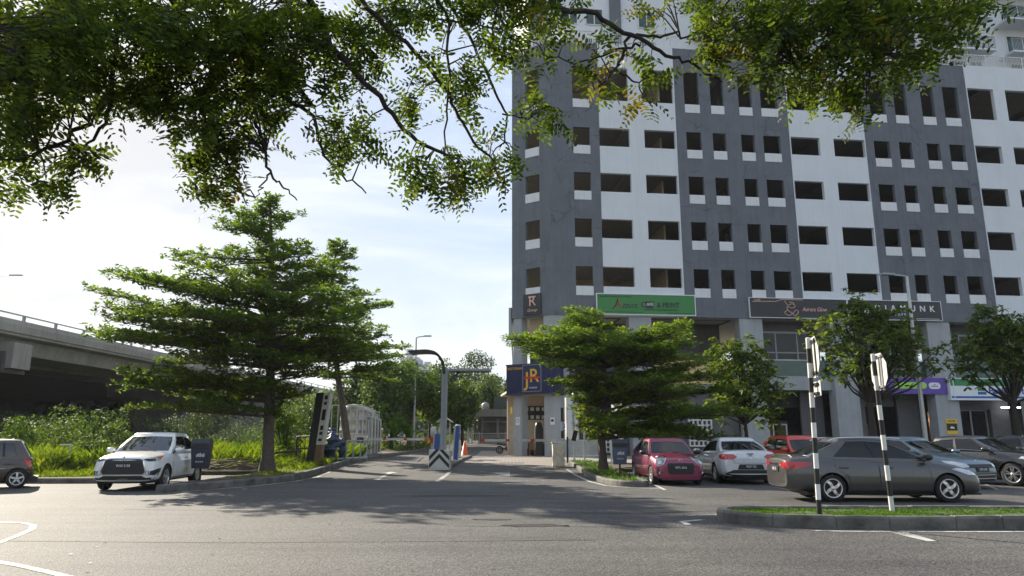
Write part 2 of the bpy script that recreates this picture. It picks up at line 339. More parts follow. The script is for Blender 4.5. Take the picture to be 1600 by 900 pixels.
# ------------------------------------------------------------------ world, sun, camera
def setup_world():
    w = bpy.data.worlds.new('World'); sc.world = w; w.use_nodes = True
    nt = w.node_tree; nt.nodes.clear(); L = nt.links.new
    out = N(nt, 'ShaderNodeOutputWorld'); bg = N(nt, 'ShaderNodeBackground')
    sky = N(nt, 'ShaderNodeTexSky'); sky.sky_type = 'NISHITA'; sky.sun_disc = False
    sky.sun_elevation = R(EL_SUN); sky.sun_rotation = R(AZ_SUN); sky.air_density = 1.0; sky.dust_density = .7; sky.ozone_density = 1.2; sky.altitude = 0
    tc = N(nt, 'ShaderNodeTexCoord')
    mp = N(nt, 'ShaderNodeMapping'); mp.inputs['Scale'].default_value = (1, 1, 3.2); mp.inputs['Location'].default_value = (.3, 0, .1); L(tc.outputs['Generated'], mp.inputs['Vector'])
    n1 = N(nt, 'ShaderNodeTexNoise', Scale=1.7, Detail=8.0, Roughness=.58, Distortion=.6); L(mp.outputs['Vector'], n1.inputs['Vector'])
    r1 = N(nt, 'ShaderNodeMapRange'); r1.interpolation_type = 'SMOOTHSTEP'; r1.inputs['From Min'].default_value = .4; r1.inputs['From Max'].default_value = .72; r1.inputs['To Min'].default_value = .22; r1.inputs['To Max'].default_value = .85
    L(n1.outputs['Fac'], r1.inputs['Value'])
    # thin high cloud over the whole sky; the glare round the sun is held down so the blue and the cloud keep their tones
    bw = N(nt, 'ShaderNodeRGBToBW'); L(sky.outputs[0], bw.inputs[0])
    dn = N(nt, 'ShaderNodeMath', operation='MULTIPLY_ADD'); L(bw.outputs[0], dn.inputs[0]); dn.inputs[1].default_value = .185; dn.inputs[2].default_value = .4
    iv = N(nt, 'ShaderNodeMath', operation='DIVIDE'); iv.inputs[0].default_value = 1; L(dn.outputs[0], iv.inputs[1])
    sk = N(nt, 'ShaderNodeVectorMath', operation='SCALE'); L(sky.outputs[0], sk.inputs[0]); L(iv.outputs[0], sk.inputs['Scale'])
    b2 = N(nt, 'ShaderNodeRGBToBW'); L(sk.outputs['Vector'], b2.inputs[0])
    cl = N(nt, 'ShaderNodeMath', operation='MULTIPLY_ADD'); L(b2.outputs[0], cl.inputs[0]); cl.inputs[1].default_value = .5; cl.inputs[2].default_value = 5.3
    cc = N(nt, 'ShaderNodeVectorMath', operation='SCALE'); cc.inputs[0].default_value = (.955, .982, 1.0); L(cl.outputs[0], cc.inputs['Scale'])
    mx = N(nt, 'ShaderNodeMix', data_type='RGBA'); L(r1.outputs['Result'], mx.inputs['Factor']); L(sk.outputs['Vector'], mx.inputs['A']); L(cc.outputs['Vector'], mx.inputs['B'])
    L(mx.outputs['Result'], bg.inputs['Color']); bg.inputs['Strength'].default_value = .084; L(bg.outputs[0], out.inputs['Surface'])
setup_world()
def setup_sun():
    l = bpy.data.lights.new('Sun', 'SUN'); l.energy = 5.0; l.angle = R(.53); l.color = (1, .9, .74)
    o = bpy.data.objects.new('Sun', l); COL.objects.link(o)
    s = Vector((math.sin(R(AZ_SUN)) * math.cos(R(EL_SUN)), math.cos(R(AZ_SUN)) * math.cos(R(EL_SUN)), math.sin(R(EL_SUN))))
    o.rotation_euler = s.to_track_quat('Z', 'Y').to_euler(); o.location = s * 60
setup_sun()
cam = bpy.data.cameras.new('Camera'); co = bpy.data.objects.new('Camera', cam); COL.objects.link(co)
co.location = (0, 0, CAMH); co.rotation_euler = (R(90) + PITCH, 0, 0); cam.sensor_width = 36; cam.lens = 36 * 1118 / 1600.; cam.clip_end = 6000; cam.clip_start = .05
sc.camera = co
sc.view_settings.view_transform = 'Standard'; sc.view_settings.look = 'None'; sc.view_settings.exposure = 1.05; sc.view_settings.gamma = 1; sc.view_settings.use_curve_mapping = False
sc.render.engine = 'CYCLES'; sc.cycles.use_denoising = True; sc.cycles.max_bounces = 8; sc.cycles.transparent_max_bounces = 8; sc.cycles.sample_clamp_indirect = 6
# ================================================================== ground, road, kerbs, markings
def sheet(name, poly, dz, m, skirt=0, kind='structure'):
    bm = bmesh.new(); vs = [bm.verts.new((x, y, 0)) for x, y in poly]; bm.faces.new(vs)
    ys = [p[1] for p in poly]
    for y in [28 + 1.4 * i for i in range(11)] + [53 + 2.5 * i for i in range(15)]:
        if min(ys) < y < max(ys):
            bmesh.ops.bisect_plane(bm, geom=bm.verts[:] + bm.edges[:] + bm.faces[:], plane_co=(0, y, 0), plane_no=(0, 1, 0))
    if skirt:
        ed = [e for e in bm.edges if len(e.link_faces) == 1]
        r = bmesh.ops.extrude_edge_only(bm, edges=ed); low = [g for g in r['geom'] if isinstance(g, bmesh.types.BMVert)]
    else: low = []
    lo = set(low)
    for v in bm.verts: v.co.z = gz(v.co.y) + dz - (skirt if v in lo else 0)
    bmesh.ops.triangulate(bm, faces=[f for f in bm.faces if len(f.verts) > 4])
    bmesh.ops.recalc_face_normals(bm, faces=bm.faces)
    if sum(f.normal.z for f in bm.faces) < 0: bmesh.ops.reverse_faces(bm, faces=bm.faces)
    me = bpy.data.meshes.new(name); bm.to_mesh(me); bm.free(); me.materials.append(m)
    o = bpy.data.objects.new(name, me); COL.objects.link(o); return tag(o, kind=kind)
def kerb(name, line, w=.16, h=.18, closed=False, dz=0):
    Q = bezier_pts([(x, y, 0) for x, y in line], 8); mb = MB(); V = []
    # walk the line stone by stone: each kerb stone ends in an open joint
    P = []; acc = 0; nxt = .9
    for a, b_ in zip(Q, Q[1:]):
        ln = (b_ - a).length; P.append((a, 0))
        while acc + ln > nxt and nxt < 90:
            t = (nxt - acc) / ln
            for dt, q in ((-.01, 0), (-.004, .014), (.004, .014), (.01, 0)): P.append((a + (b_ - a) * min(1, max(0, t + dt / ln)), q))
            nxt += rng.uniform(.7, 1.15)
        acc += ln
    P.append((Q[-1], 0)); j = 0
    for i, (p, sh) in enumerate(P):
        d = Vector()
        for k in (1, 2, 3, 4): 
            d = P[min(i + k, len(P) - 1)][0] - P[max(i - k, 0)][0]
            if d.length > .05: break
        d.normalize(); n = Vector((-d.y, d.x, 0))
        if sh: j = rng.uniform(-.012, .012)
        g = gz(p.y) + dz
        for (q, z) in ((sh, -.1), (sh, h - .04 + j - sh), (.03 + sh, h + j - sh), (w - .03 - sh, h + j * .5 - sh), (w - sh, h - .04 - sh), (w - sh, -.1)):
            V.append((p.x + n.x * (q - w / 2), p.y + n.y * (q - w / 2), g + z))
    Fs = [(i * 6 + j, i * 6 + j + 1, i * 6 + j + 7, i * 6 + j + 6) for i in range(len(P) - 1) for j in range(5)]
    mb.add(V, Fs); mb.add(V[:6], [tuple(range(6))]); mb.add(V[-6:], [tuple(range(6))])
    return tag(mb.build(name, M['kerb']), kind='structure')
def strip(pts, w=.11):
    "painted line as a polygon list"
    P = [Vector((x, y, 0)) for x, y in pts]; l, r = [], []
    for i, p in enumerate(P):
        d = (P[min(i + 1, len(P) - 1)] - P[max(i - 1, 0)]).normalized(); n = Vector((-d.y, d.x, 0)) * w / 2
        l.append((p.x + n.x, p.y + n.y)); r.append((p.x - n.x, p.y - n.y))
    return l + r[::-1]

sheet('ground', [(-900, -200), (900, -200), (900, 2500), (-900, 2500)], -.05, M['soil'])
sheet('road', [(-90, -25), (90, -25), (90, 47), (60, 96), (-6.5, 96), (-7.3, 62), (-7.9, 53), (-8.2, 40), (-8.1, 32.5), (-12.5, 33), (-30, 33), (-90, 33)], 0, M['asphalt'])
sheet('brick_paving', [(-2.6, 38.6), (1.9, 35.6), (2.75, 36.2), (2.75, 62), (-2.6, 62)], .006, M['brick'])
sheet('forecourt', [(3.0, 37.6), (60, 38.5), (60, 75), (3.0, 75)], .016, M['pave'])

VERGE = [(-9.55, 20.05), (-8.6, 21.9), (-8.1, 23.5), (-7.72, 25.4), (-7.78, 27.6), (-8.15, 32), (-8.3, 37), (-8.2, 41), (-8.4, 47), (-8.2, 53), (-7.6, 61), (-7.05, 70), (-6.7, 92)]
VERGE_L = [(-9.75, 21.5), (-9.55, 24), (-9.5, 27), (-9.9, 29.4), (-12.6, 29.2), (-13.1, 25.4), (-13.9, 24.1), (-30, 24.3), (-90, 24.6)]
sheet('grass_verge', VERGE + [(-90, 92)] + VERGE_L[::-1], .15, M['soil'], skirt=.25)
kerb('kerb', VERGE, .2, .21); kerb('kerb', [(-9.55, 20.05)] + VERGE_L, .16, .17)
ISL = [(2.88, 38.3), (3.0, 33.5), (2.92, 27.0), (3.12, 23.6), (3.55, 22.5), (4.0, 22.5), (4.18, 23.4), (4.2, 28), (4.5, 31.2), (8, 31.9), (30, 33.0), (60, 34)]
sheet('planting_strip', ISL + [(60, 36.5), (30, 35.4), (8, 34.2), (4.6, 34), (3.6, 36), (3.3, 38.3)], .13, M['soil'], skirt=.25)
kerb('kerb', ISL, .16, .17)
MED = [(45, 12.2), (20, 12.2), (8.4, 12.25), (5.6, 12.3), (4.5, 12.5), (3.95, 12.95), (3.8, 13.4), (3.95, 13.75), (4.5, 13.95), (8.4, 14.0), (20, 14.0), (45, 14.0)]
sheet('median_island', MED, .15, M['turf'], skirt=.2)
kerb('kerb', MED, .2, .2)
# painted lines
def road_line(poly): return sheet('road_marking', poly, .005, M['line'])
road_line(strip([tuple(gnd(u, v).xy) for u, v in ((1250, 829), (1330, 830.5), (1450, 831), (1600, 831))] + [(14, 11.4), (45, 11.4)], .1))
road_line([tuple(gnd(u, v).xy) for u, v in ((1392, 832.5), (1418, 832.5), (1464, 846), (1448, 846))])
road_line(strip([(3.0, 12.75), (3.0, 13.2), (3.45, 13.5)], .12)); road_line(strip([(3.35, 14.2), (5, 14.75), (8, 14.8)], .12))
road_line(strip([tuple(gnd(u, v).xy) for u, v in ((-40, 815), (0, 816), (36, 817), (52, 821), (50, 827), (30, 836), (0, 848), (-40, 862))], .1))
road_line(strip([tuple(gnd(u, v).xy) for u, v in ((-60, 872), (-10, 877), (30, 884), (70, 893), (120, 905))], .11))
a, b = gnd(705, 736), gnd(683, 752); road_line(strip([(a.x, a.y), (b.x, b.y)], .16))
a, b = gnd(742, 753.5), gnd(905, 749.5); road_line(strip([(a.x, a.y), (b.x, b.y)], .14))
road_line(strip([(2.45, 33), (2.55, 27.5), (2.62, 25), (2.9, 22.9), (3.5, 21.9), (4.3, 21.6)], .12))
road_line(strip([(-7.75, 31.5), (-7.35, 28), (-7.35, 25.2), (-7.9, 22.6), (-9.2, 19.8)], .12))
def arrow(tip, d, ln):
    d = Vector((d[0], d[1], 0)).normalized(); n = Vector((-d.y, d.x, 0)); t = Vector((tip[0], tip[1], 0))
    P = [(0, 0), (-1.0, .34), (-.85, .1), (-ln, .09), (-ln, -.09), (-.85, -.1), (-1.0, -.34)]
    road_line([tuple((t + d * p + n * q).xy) for p, q in P])
a, b = gnd(612, 737), gnd(588, 750); arrow(a.xy, (a - b).xy, (a - b).length)
a, b = gnd(751, 737), gnd(828, 742); road_line(strip([tuple(a.xy), tuple(((a * .6 + b * .4)).xy - Vector((0, .45))), tuple(b.xy)], .14))
road_line([tuple(gnd(797, 737).xy), tuple(gnd(797, 744.5).xy), tuple(gnd(768, 739).xy)])
for u0 in (1560, 1250, 1040):
    a, b = gnd(u0, 766), gnd(u0 - 30, 752); road_line(strip([tuple(a.xy), tuple(b.xy)], .1))
# tar repairs and drain covers let into the road
def blob(cx, cy, rx, ry, n=22, j=.28):
    return [(cx + rx * math.cos(t) * (1 + rng.uniform(-j, j)), cy + ry * math.sin(t) * (1 + rng.uniform(-j, j))) for t in [2 * math.pi * k / n for k in range(n)]]
for (u, v, rx, ry) in ((835, 821, .55, .22), (772, 812, .35, .12), (985, 779, .5, .1), (700, 775, 1.4, .12)):
    g = gnd(u, v); sheet('road_patch', blob(g.x, g.y, rx, ry), .004, M['patch'])
def crack(pts, w=.035):
    P = [];
    for i in range(len(pts) - 1):
        for k in range(8):
            t = k / 8; P.append((pts[i][0] * (1 - t) + pts[i + 1][0] * t + rng.uniform(-.05, .05), pts[i][1] * (1 - t) + pts[i + 1][1] * t + rng.uniform(-.04, .04)))
    sheet('road_patch', strip(P, w), .003, M['patch'])
crack([(-3, 14.9), (2.5, 14.6), (5, 15.4)]); crack([(-1, 12.6), (3.4, 12.3)], .03); crack([(-8, 15.4), (-3, 14.9)], .03); crack([(-2, 20), (4, 19.2), (9, 19.6)], .03); crack([(-12, 11), (-4, 10.6), (2, 10.9)], .025)
for (u, v, w, h) in ((800, 723.5, 1.3, .9), (818, 731.5, .75, .5), (615, 735.5, .7, .4), (757, 727, .9, .5)):
    g = gnd(u, v); sheet('drain_cover', [(g.x - w / 2, g.y - h / 2), (g.x + w / 2, g.y - h / 2), (g.x + w / 2, g.y + h / 2), (g.x - w / 2, g.y + h / 2)], .012, M['concretedk'])
# low speed hump over the drive
mbh = MB(); mbh.prism([(-.2, 0), (-.15, .03), (.15, .03), (.2, 0)], (-2.5, 47.5, gz(47.5)), (0, 1, 0), (0, 0, 1), (5, 0, 0)); tag(mbh.build('speed_hump', M['asphalt']), kind='structure')
# ================================================================== apartment building over the shops
BRZ = R(6.3); BLOC = (2.85, 48.6, 0)
BM = Matrix.Translation(BLOC) @ Matrix.Rotation(BRZ, 4, 'Z')
def bw(t, y, z): return BM @ Vector((t, y, z))
bld = thing('apartment_building', 'tall grey and white block with rows of open car park windows above its shopfronts', 'building', BLOC, BRZ)
CH = Vector((-.785, .62, 0)); CHN = Vector((.62, .785, 0))     # chamfer: direction leftwards, inward normal
C1 = CH * 3.36
ROWS = [(11.82, 1.42), (15.32, 1.42), (18.8, 1.42), (22.3, 1.42), (25.93, 2.64)]
ZS = [9.75] + [z for b, h in ROWS for z in (b, b + h)] + [30.5]
def gridwall(mb, o, ux, uin, ts, zs, solid, th=.28):
    o, ux, uin = Vector(o), Vector(ux), Vector(uin); nt_, nz = len(ts) - 1, len(zs) - 1
    S = lambda i, j: 0 <= i < nt_ and 0 <= j < nz and solid(.5 * (ts[i] + ts[i + 1]), .5 * (zs[j] + zs[j + 1]))
    P = lambda t, z, d: o + ux * t + Vector((0, 0, z)) + uin * d
    for i in range(nt_):
        for j in range(nz):
            if not S(i, j): continue
            a, b, c, d = ts[i], ts[i + 1], zs[j], zs[j + 1]
            for dd in (0, th): mb.add([P(a, c, dd), P(b, c, dd), P(b, d, dd), P(a, d, dd)], [(0, 1, 2, 3)])
            for (ok, p, q) in ((S(i - 1, j), (a, c), (a, d)), (S(i + 1, j), (b, c), (b, d)), (S(i, j - 1), (a, c), (b, c)), (S(i, j + 1), (a, d), (b, d))):
                if not ok: mb.add([P(*p, 0), P(*q, 0), P(*q, th), P(*p, th)], [(0, 1, 2, 3)])
    return mb
inrow = lambda z: any(b < z < b + h for b, h in ROWS)
def bay(a, b, ops, white):
    ts = sorted(set([a, b] + [x for op in ops for x in op]))
    solid = lambda t, z: not (inrow(z) and any(p < t < q for p, q in ops))
    mb = gridwall(MB(), (0, -.035 if white else 0, 0), (1, 0, 0), (0, 1, 0), ts, ZS, solid, .3)
    mb.build('wall', M['white'] if white else M['grey'], bld)
    if not white:
        for p, q in ops:
            for bz, h in ROWS: MB().box(p + .004, q - .004, -.03, .24, bz - .66, bz + .004).build('sill_panel', M['sill'], bld)
bay(0, 3.57, [(1.62, 2.87)], False)
bay(3.575, 9.395, [(3.575, 5.84), (6.95, 9.3)], True)
bay(9.4, 18.22, [(10.16, 11.32), (12.2, 13.23), (14.41, 15.45), (16.15, 17.48)], False)
bay(18.225, 24.295, [(18.3, 20.6), (21.72, 24.22)], True)
bay(24.3, 33.3, [(25.0, 26.28), (27.06, 28.12), (29.34, 30.42), (31.24, 32.52)], False)
bay(33.305, 39.195, [(33.38, 35.6), (36.62, 39.1)], True)
bay(39.2, 48, [(40, 41.2), (42.1, 43.1), (44.3, 45.3), (46.1, 47.3)], False)
# chamfered corner
ops = [(1.02, 2.2)]; ts = [0, 1.02, 2.2, 3.36]
gridwall(MB(), (0, 0, 0), CH, CHN, ts, ZS, lambda t, z: not (inrow(z) and 1.02 < t < 2.2), .3).build('wall', M['grey'], bld)
for bz, h in ROWS:
    T = Matrix(((CH.x, CHN.x, 0, 0), (CH.y, CHN.y, 0, 0), (0, 0, 1, 0), (0, 0, 0, 1)))
    MB().box(1.024, 2.196, -.03, .24, bz - .66, bz + .004, T=T).build('sill_panel', M['sill'], bld)
# side wall that runs away to the back, unseen; openings made wide to let sunlight in
SD = Vector((.16, .987, 0)); SN = Vector((.987, -.16, 0))
sops = [(1.2 + 3.4 * k, 3.9 + 3.4 * k) for k in range(7)]
gridwall(MB(), C1, SD, SN, sorted(set([0, 26] + [x for o_ in sops for x in o_])), ZS, lambda t, z: not (inrow(z) and any(p < t < q for p, q in sops)), .28).build('wall', M['grey'], bld)
# car park decks, beams, cross walls
foot = [(.1, .31), (47.9, .31), (47.9, 19), (1.2, 19), (C1.x + .4, C1.y + .35)]
for i, (bz, h) in enumerate(ROWS):
    mb = MB(); z0 = (bz + h + .42) if i < 4 else 29.6
    mb.prism(foot, (0, 0, z0), (1, 0, 0), (0, 1, 0), (0, 0, .22))
    for t in (5.9, 13.6, 21.2, 28.7, 36, 43.5): mb.box(t - .25, t + .25, .32, 18.5, z0 - .38, z0 + .01)
    mb.box(.4, 47.5, 7.6, 8.0, z0 - .34, z0 + .012)
    mb.build('deck_slab', M['inner'], bld)
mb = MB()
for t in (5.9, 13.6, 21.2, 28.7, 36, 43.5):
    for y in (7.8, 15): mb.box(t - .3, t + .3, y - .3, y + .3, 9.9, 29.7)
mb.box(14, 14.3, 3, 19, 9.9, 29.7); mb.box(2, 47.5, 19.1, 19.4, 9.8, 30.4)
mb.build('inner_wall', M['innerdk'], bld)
MB().box(.2, 9.0, 6.2, 6.4, 9.95, 29.6).build('inner_wall', M['cream'], bld); MB().box(8.85, 9.0, 2.2, 6.19, 9.95, 29.6).build('inner_wall', M['cream'], bld)  # added walls: sunlit tan put into the cream colour, light stopped further right
mb = MB(); mb.prism(foot, (0, 0, 9.76), (1, 0, 0), (0, 1, 0), (0, 0, .25)); mb.build('soffit', M['soffit'], bld)
mb = MB(); mb.prism([(.1, .31), (47.9, .31), (47.9, 19), (1.2, 19), (C1.x + .4, C1.y + .35)], (0, 0, 30.2), (1, 0, 0), (0, 1, 0), (0, 0, .2)); mb.build('terrace_slab', M['soffit'], bld)
# soffit coves
mb = MB()
for a, b in ((2.0, 5.0), (7.2, 13.1), (15.3, 19.9), (22, 27.4), (29.6, 34.8)):
    mb.box(a, b, .9, 1.0, 9.66, 9.755); mb.box(a, b, 3.0, 3.1, 9.66, 9.755); mb.box(a, a + .1, 1.0, 3.0, 9.66, 9.754); mb.box(b - .1, b, 1.0, 3.0, 9.66, 9.754)
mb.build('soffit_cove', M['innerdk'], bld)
def pillar(a, b, y0=.06, y1=1.0, m='pillar'):
    mb = MB(); mb.box(a, b, y0, y1, .15, 9.752); mb.build('pillar', M[m], bld, bevel=.02)
for a, b in ((5.35, 6.94), (13.35, 15.05), (20.1, 21.85), (27.6, 29.4), (35, 36.8), (42.5, 44.2)): pillar(a, b)
Tch = Matrix(((CH.x, CHN.x, 0, 0), (CH.y, CHN.y, 0, 0), (0, 0, 1, 0), (0, 0, 0, 1)))
mb = MB(); mb.box(2.62, 3.28, .08, .9, .15, 9.752, T=Tch); mb.build('pillar', M['pillar'], bld, bevel=.02)
mb = MB(); mb.prism([(1.05, .07), (1.05, .95), (-.1, 1.0), (-.62, .57), (-.06, .07)], (0, 0, .15), (1, 0, 0), (0, 1, 0), (0, 0, 9.6)); mb.build('pillar', M['pillar'], bld, bevel=.02)
# ---- first floor
mb = MB(); mb.box(7.0, 48, .45, .75, 4.75, 5.72); mb.box(7, 48, .752, 9, 5.0, 5.3); mb.box(1.1, 5.3, .9, 9, 5.0, 5.3); mb.prism([(-.9, 1.2), (-2.2, 2.3), (-1, 9), (1, 9)], (0, 0, 5.0), (1, 0, 0), (0, 1, 0), (0, 0, .3)); mb.build('floor_slab', M['pillar'], bld)
mb = MB(); mb.box(1.1, 13.3, 3.6, 3.7, 5.31, 9.75); mb.build('shop_wall', M['innerdk'], bld)
for a, b in ((15.1, 20.05), (21.9, 27.55), (29.45, 34.95), (36.9, 42.4)):
    f = MB(); n = 3; y = 1.75
    for k in range(n + 1): x = a + (b - a) * k / n; f.box(x - .05, x + .05, y - .05, y + .05, 5.31, 9.0)
    f.box(a, b, y - .05, y + .05, 8.96, 9.1); f.box(a, b, y - .045, y + .045, 7.5, 7.58)
    w = f.build('window', M['greysteel'], bld)
    g = MB(); g.box(a + .01, b - .01, y - .015, y + .015, 5.31, 9.0); g.build('pane', M['glass'], w)
    MB().box(a, b, y - .1, y + .3, 9.101, 9.755).build('shop_wall', M['innerdk'], bld)
    g = MB(); g.box(a + .02, b - .02, .62, .65, 5.72, 6.85); o = g.build('balustrade', M['glassgreen'], bld)
    r = MB(); r.box(a, b, .6, .67, 6.85, 6.92); [r.box(a + (b - a) * k / 4 - .025, a + (b - a) * k / 4 + .025, .655, .7, 5.72, 6.85) for k in range(1, 4)]; r.build('handrail', M['stainless'], o)
# upper corner behind the navy sign: pale louvred window, cream wall
mb = MB(); mb.box(.5, 2.6, 1.2, 1.35, 6.3, 9.75, T=Tch)
mb.build('shop_wall', M['cream'], bld)
mb = MB(); mb.box(.9, 2.5, 1.05, 1.19, 6.5, 7.3, T=Tch); mb.build('window', M['glassgreen'], bld)
# ---- ground floor
def groundwall(a, b, y, z1=4.76, m='shopwall', z0=.15): return MB().box(a, b, y, y + .2, z0, z1).build('shop_wall', M[m], bld)
groundwall(4.95, 13.3, 1.1)
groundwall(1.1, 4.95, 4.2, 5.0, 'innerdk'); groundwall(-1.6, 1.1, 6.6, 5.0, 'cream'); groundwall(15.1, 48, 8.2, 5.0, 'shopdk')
# pierced concrete block screens
def lattice(a, b, z0, z1, y, nx, nz):
    mb = MB(); t = .09; wx, wz = (b - a) / nx, (z1 - z0) / nz
    for i in range(nx + 1): x = a + wx * i; mb.box(x - t / 2, x + t / 2, y, y + .2, z0, z1)
    for j in range(nz + 1): z = z0 + wz * j; mb.box(a, b, y - .012, y + .19, z - t / 2, z + t / 2)
    return mb.build('block_screen', M['whitepaint'], bld)
lattice(3.4, 4.9, .5, 3.1, .95, 5, 8); lattice(9.6, 11.2, .9, 3.0, .85, 5, 6)
# shop fronts to the right
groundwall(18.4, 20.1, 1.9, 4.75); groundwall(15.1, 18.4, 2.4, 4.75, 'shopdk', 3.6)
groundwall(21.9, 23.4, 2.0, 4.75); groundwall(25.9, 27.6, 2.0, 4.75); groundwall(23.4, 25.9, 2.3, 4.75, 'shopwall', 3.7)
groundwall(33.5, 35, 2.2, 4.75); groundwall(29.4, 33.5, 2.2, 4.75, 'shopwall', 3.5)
for k in range(46):
    x = 15.4 + rng.random() * 12; y = 3.5 + rng.random() * 3; w = .2 + rng.random() * .5; z = .2 + rng.random() * 2.2; hh = .15 + rng.random() * .5; q = rng.randrange(3)
    if 18.2 < x < 23.6: continue
    MB().box(x, x + w, y, y + w, .2 if q else z, z + hh).build('shop_goods', [M['shopdk'], M['innerdk'], M['wood']][q], bld)
f = MB(); [f.box(x - .04, x + .04, 2.3, 2.38, .16, 2.35) for x in (15.25, 16.4, 17.4)]; f.box(15.2, 17.45, 2.3, 2.38, 2.35, 2.43); f.build('railing', M['steel'], bld)
f = MB(); [f.box(x - .05, x + .05, 2.5, 2.58, .16, 3.5) for x in (29.5, 30.7, 32.1, 33.4)]; f.box(29.45, 33.45, 2.5, 2.58, 3.42, 3.5)
w = f.build('window', M['greysteel'], bld); g = MB(); g.box(30.75, 33.4, 5.4, 5.5, .2, 3.45); g.build('shop_wall', mat('brown_panel', (.22, .13, .07), .5, var=.25), bld)
mb = MB(); mb.box(30.9, 33.3, 4.2, 4.8, .2, 1.15, m=0); [mb.box(x, x + .35, 4.3, 4.7, 1.15, 1.3 + .3 * rng.random(), m=1) for x in (31, 31.6, 32.3, 32.8)]; mb.build('shop_counter', [M['innerdk'], M['offwhite']], bld)
for x in (30.95, 32.2):
    MB().lathe([(0, 0), (.1, 0), (.1, .06), (0, .06)], (x, 5.25, 3.2), 10).build('downlight', emit('warm_lamp', (1, .72, .38), 8), bld)
    l = bpy.data.lights.new('Downlight', 'SPOT'); l.energy = 60; l.color = (1, .68, .35); l.spot_size = R(80); l.spot_blend = .6; l.shadow_soft_size = .08
    lo = bpy.data.objects.new('Downlight', l); COL.objects.link(lo); lo.location = bw(x, 5.2, 3.15); lo.rotation_euler = (R(14), 0, BRZ)
for x in (34.0, 34.9): MB().box(x, x + .6, 1.6, 1.72, 3.62, 3.7).build('tube_light', emit('cool_tube', (.95, .97, 1), 5), bld)
# restaurant on the corner
MB().box(-2.6, .6, 5.6, 5.75, .2, 4.5).build('shop_wall', M['cream'], bld)
MB().box(-1.75, .3, 5.35, 5.45, 1.15, 2.75).build('kitchen_board', M['cream'], bld)
MB().box(-1.9, .4, 5.3, 5.58, 2.76, 3.75).build('wall_shelf', M['shopdk'], bld)
for k in range(5):
    for z in (2.82, 3.4): MB().box(-1.75 + .42 * k, -1.5 + .42 * k, 5.2, 5.29, z, z + .25).build('price_card', M['offwhite'], bld)
MB().box(-3.0, 1.0, 2.3, 6.5, 4.5, 4.65).build('ceiling', M['cream'], bld)
MB().box(-2.0, .4, 3.4, 4.2, .2, 1.05).build('service_counter', M['shopdk'], bld)
for k in range(6): MB().box(-1.85 + .35 * k, -1.65 + .35 * k, 3.6, 3.9, 1.05, 1.2 + .3 * rng.random()).build('counter_goods', M[('shopdk', 'innerdk', 'wood')[k % 3]], bld)
mb = MB(); mb.box(-.95, -.4, 2.5, 3.1, .2, 2.1); mb.lathe([(.28, 0), (.27, .15), (.2, .38), (0, .45)], (-.67, 2.8, 2.1), 14); mb.build('drinks_cabinet', M['black'], bld)
for k, x in enumerate((-1.7, -1.2)):
    mb = MB(); mb.box(x - .2, x + .2, 2.2, 2.6, .62, .68); mb.box(x - .2, x + .2, 2.56, 2.6, .68, 1.1); [mb.box(x + p - .02, x + p + .02, 2.4 + q - .02, 2.4 + q + .02, .2, .62) for p in (-.17, .17) for q in (-.17, .17)]; mb.build('chair', M['wood'] if k else M['shopdk'], bld)
f = MB()
for x in (1.35, 2.3, 3.2): f.box(x - .04, x + .04, 1.5, 1.58, .2, 3.0)
for z in (1.25, 2.96): f.box(1.35, 3.2, 1.495, 1.575, z, z + .07)
w = f.build('window', M['whitepaint'], bld); MB().box(1.39, 3.16, 1.53, 1.55, 1.3, 2.96).build('pane', M['glass'], w); MB().box(1.39, 3.16, 1.52, 1.56, .2, 1.25).build('kick_panel', M['offwhite'], w)
f = MB(); f.box(3.22, 3.34, .3, .42, .2, 3.3); f.box(.9, 3.34, .28, .4, .2, .3); f.build('porch_frame', M['whitepaint'], bld)
# wall pipe and brackets on the left edge
mb = MB(); mb.box(3.5, 3.7, .1, .5, 8.3, 10.6, T=Tch); mb.tube([Tch @ Vector((3.55, .3, 8.3)), Tch @ Vector((3.45, .3, 6.8)), Tch @ Vector((3.42, .3, 4.6))], .07); mb.build('wall_bracket', M['greysteel'], bld)
# ---- roof terrace railing
def railing(a, b, y, z, name='railing', h=1.08, step=.13, m='whitepaint', parent=bld, T=None):
    mb = MB(); n = int((b - a) / step)
    for k in range(n + 1): x = a + (b - a) * k / n; mb.box(x - .016, x + .016, y - .016, y + .016, z, z + h, T=T)
    mb.box(a, b, y - .03, y + .03, z + h, z + h + .06, T=T); mb.box(a, b, y - .022, y + .022, z + .1, z + .14, T=T)
    for k in range(int((b - a) / 1.6) + 1): x = a + 1.6 * k; mb.box(x - .035, x + .035, y - .034, y + .034, z, z + h + .07, T=T)
    return mb.build(name, M[m], parent)
railing(.1, 9.3, .16, 30.5); railing(9.4, 24.2, .16, 30.5); railing(24.3, 47.8, .16, 30.5); railing(.05, 3.3, .16, 30.5, T=Tch)
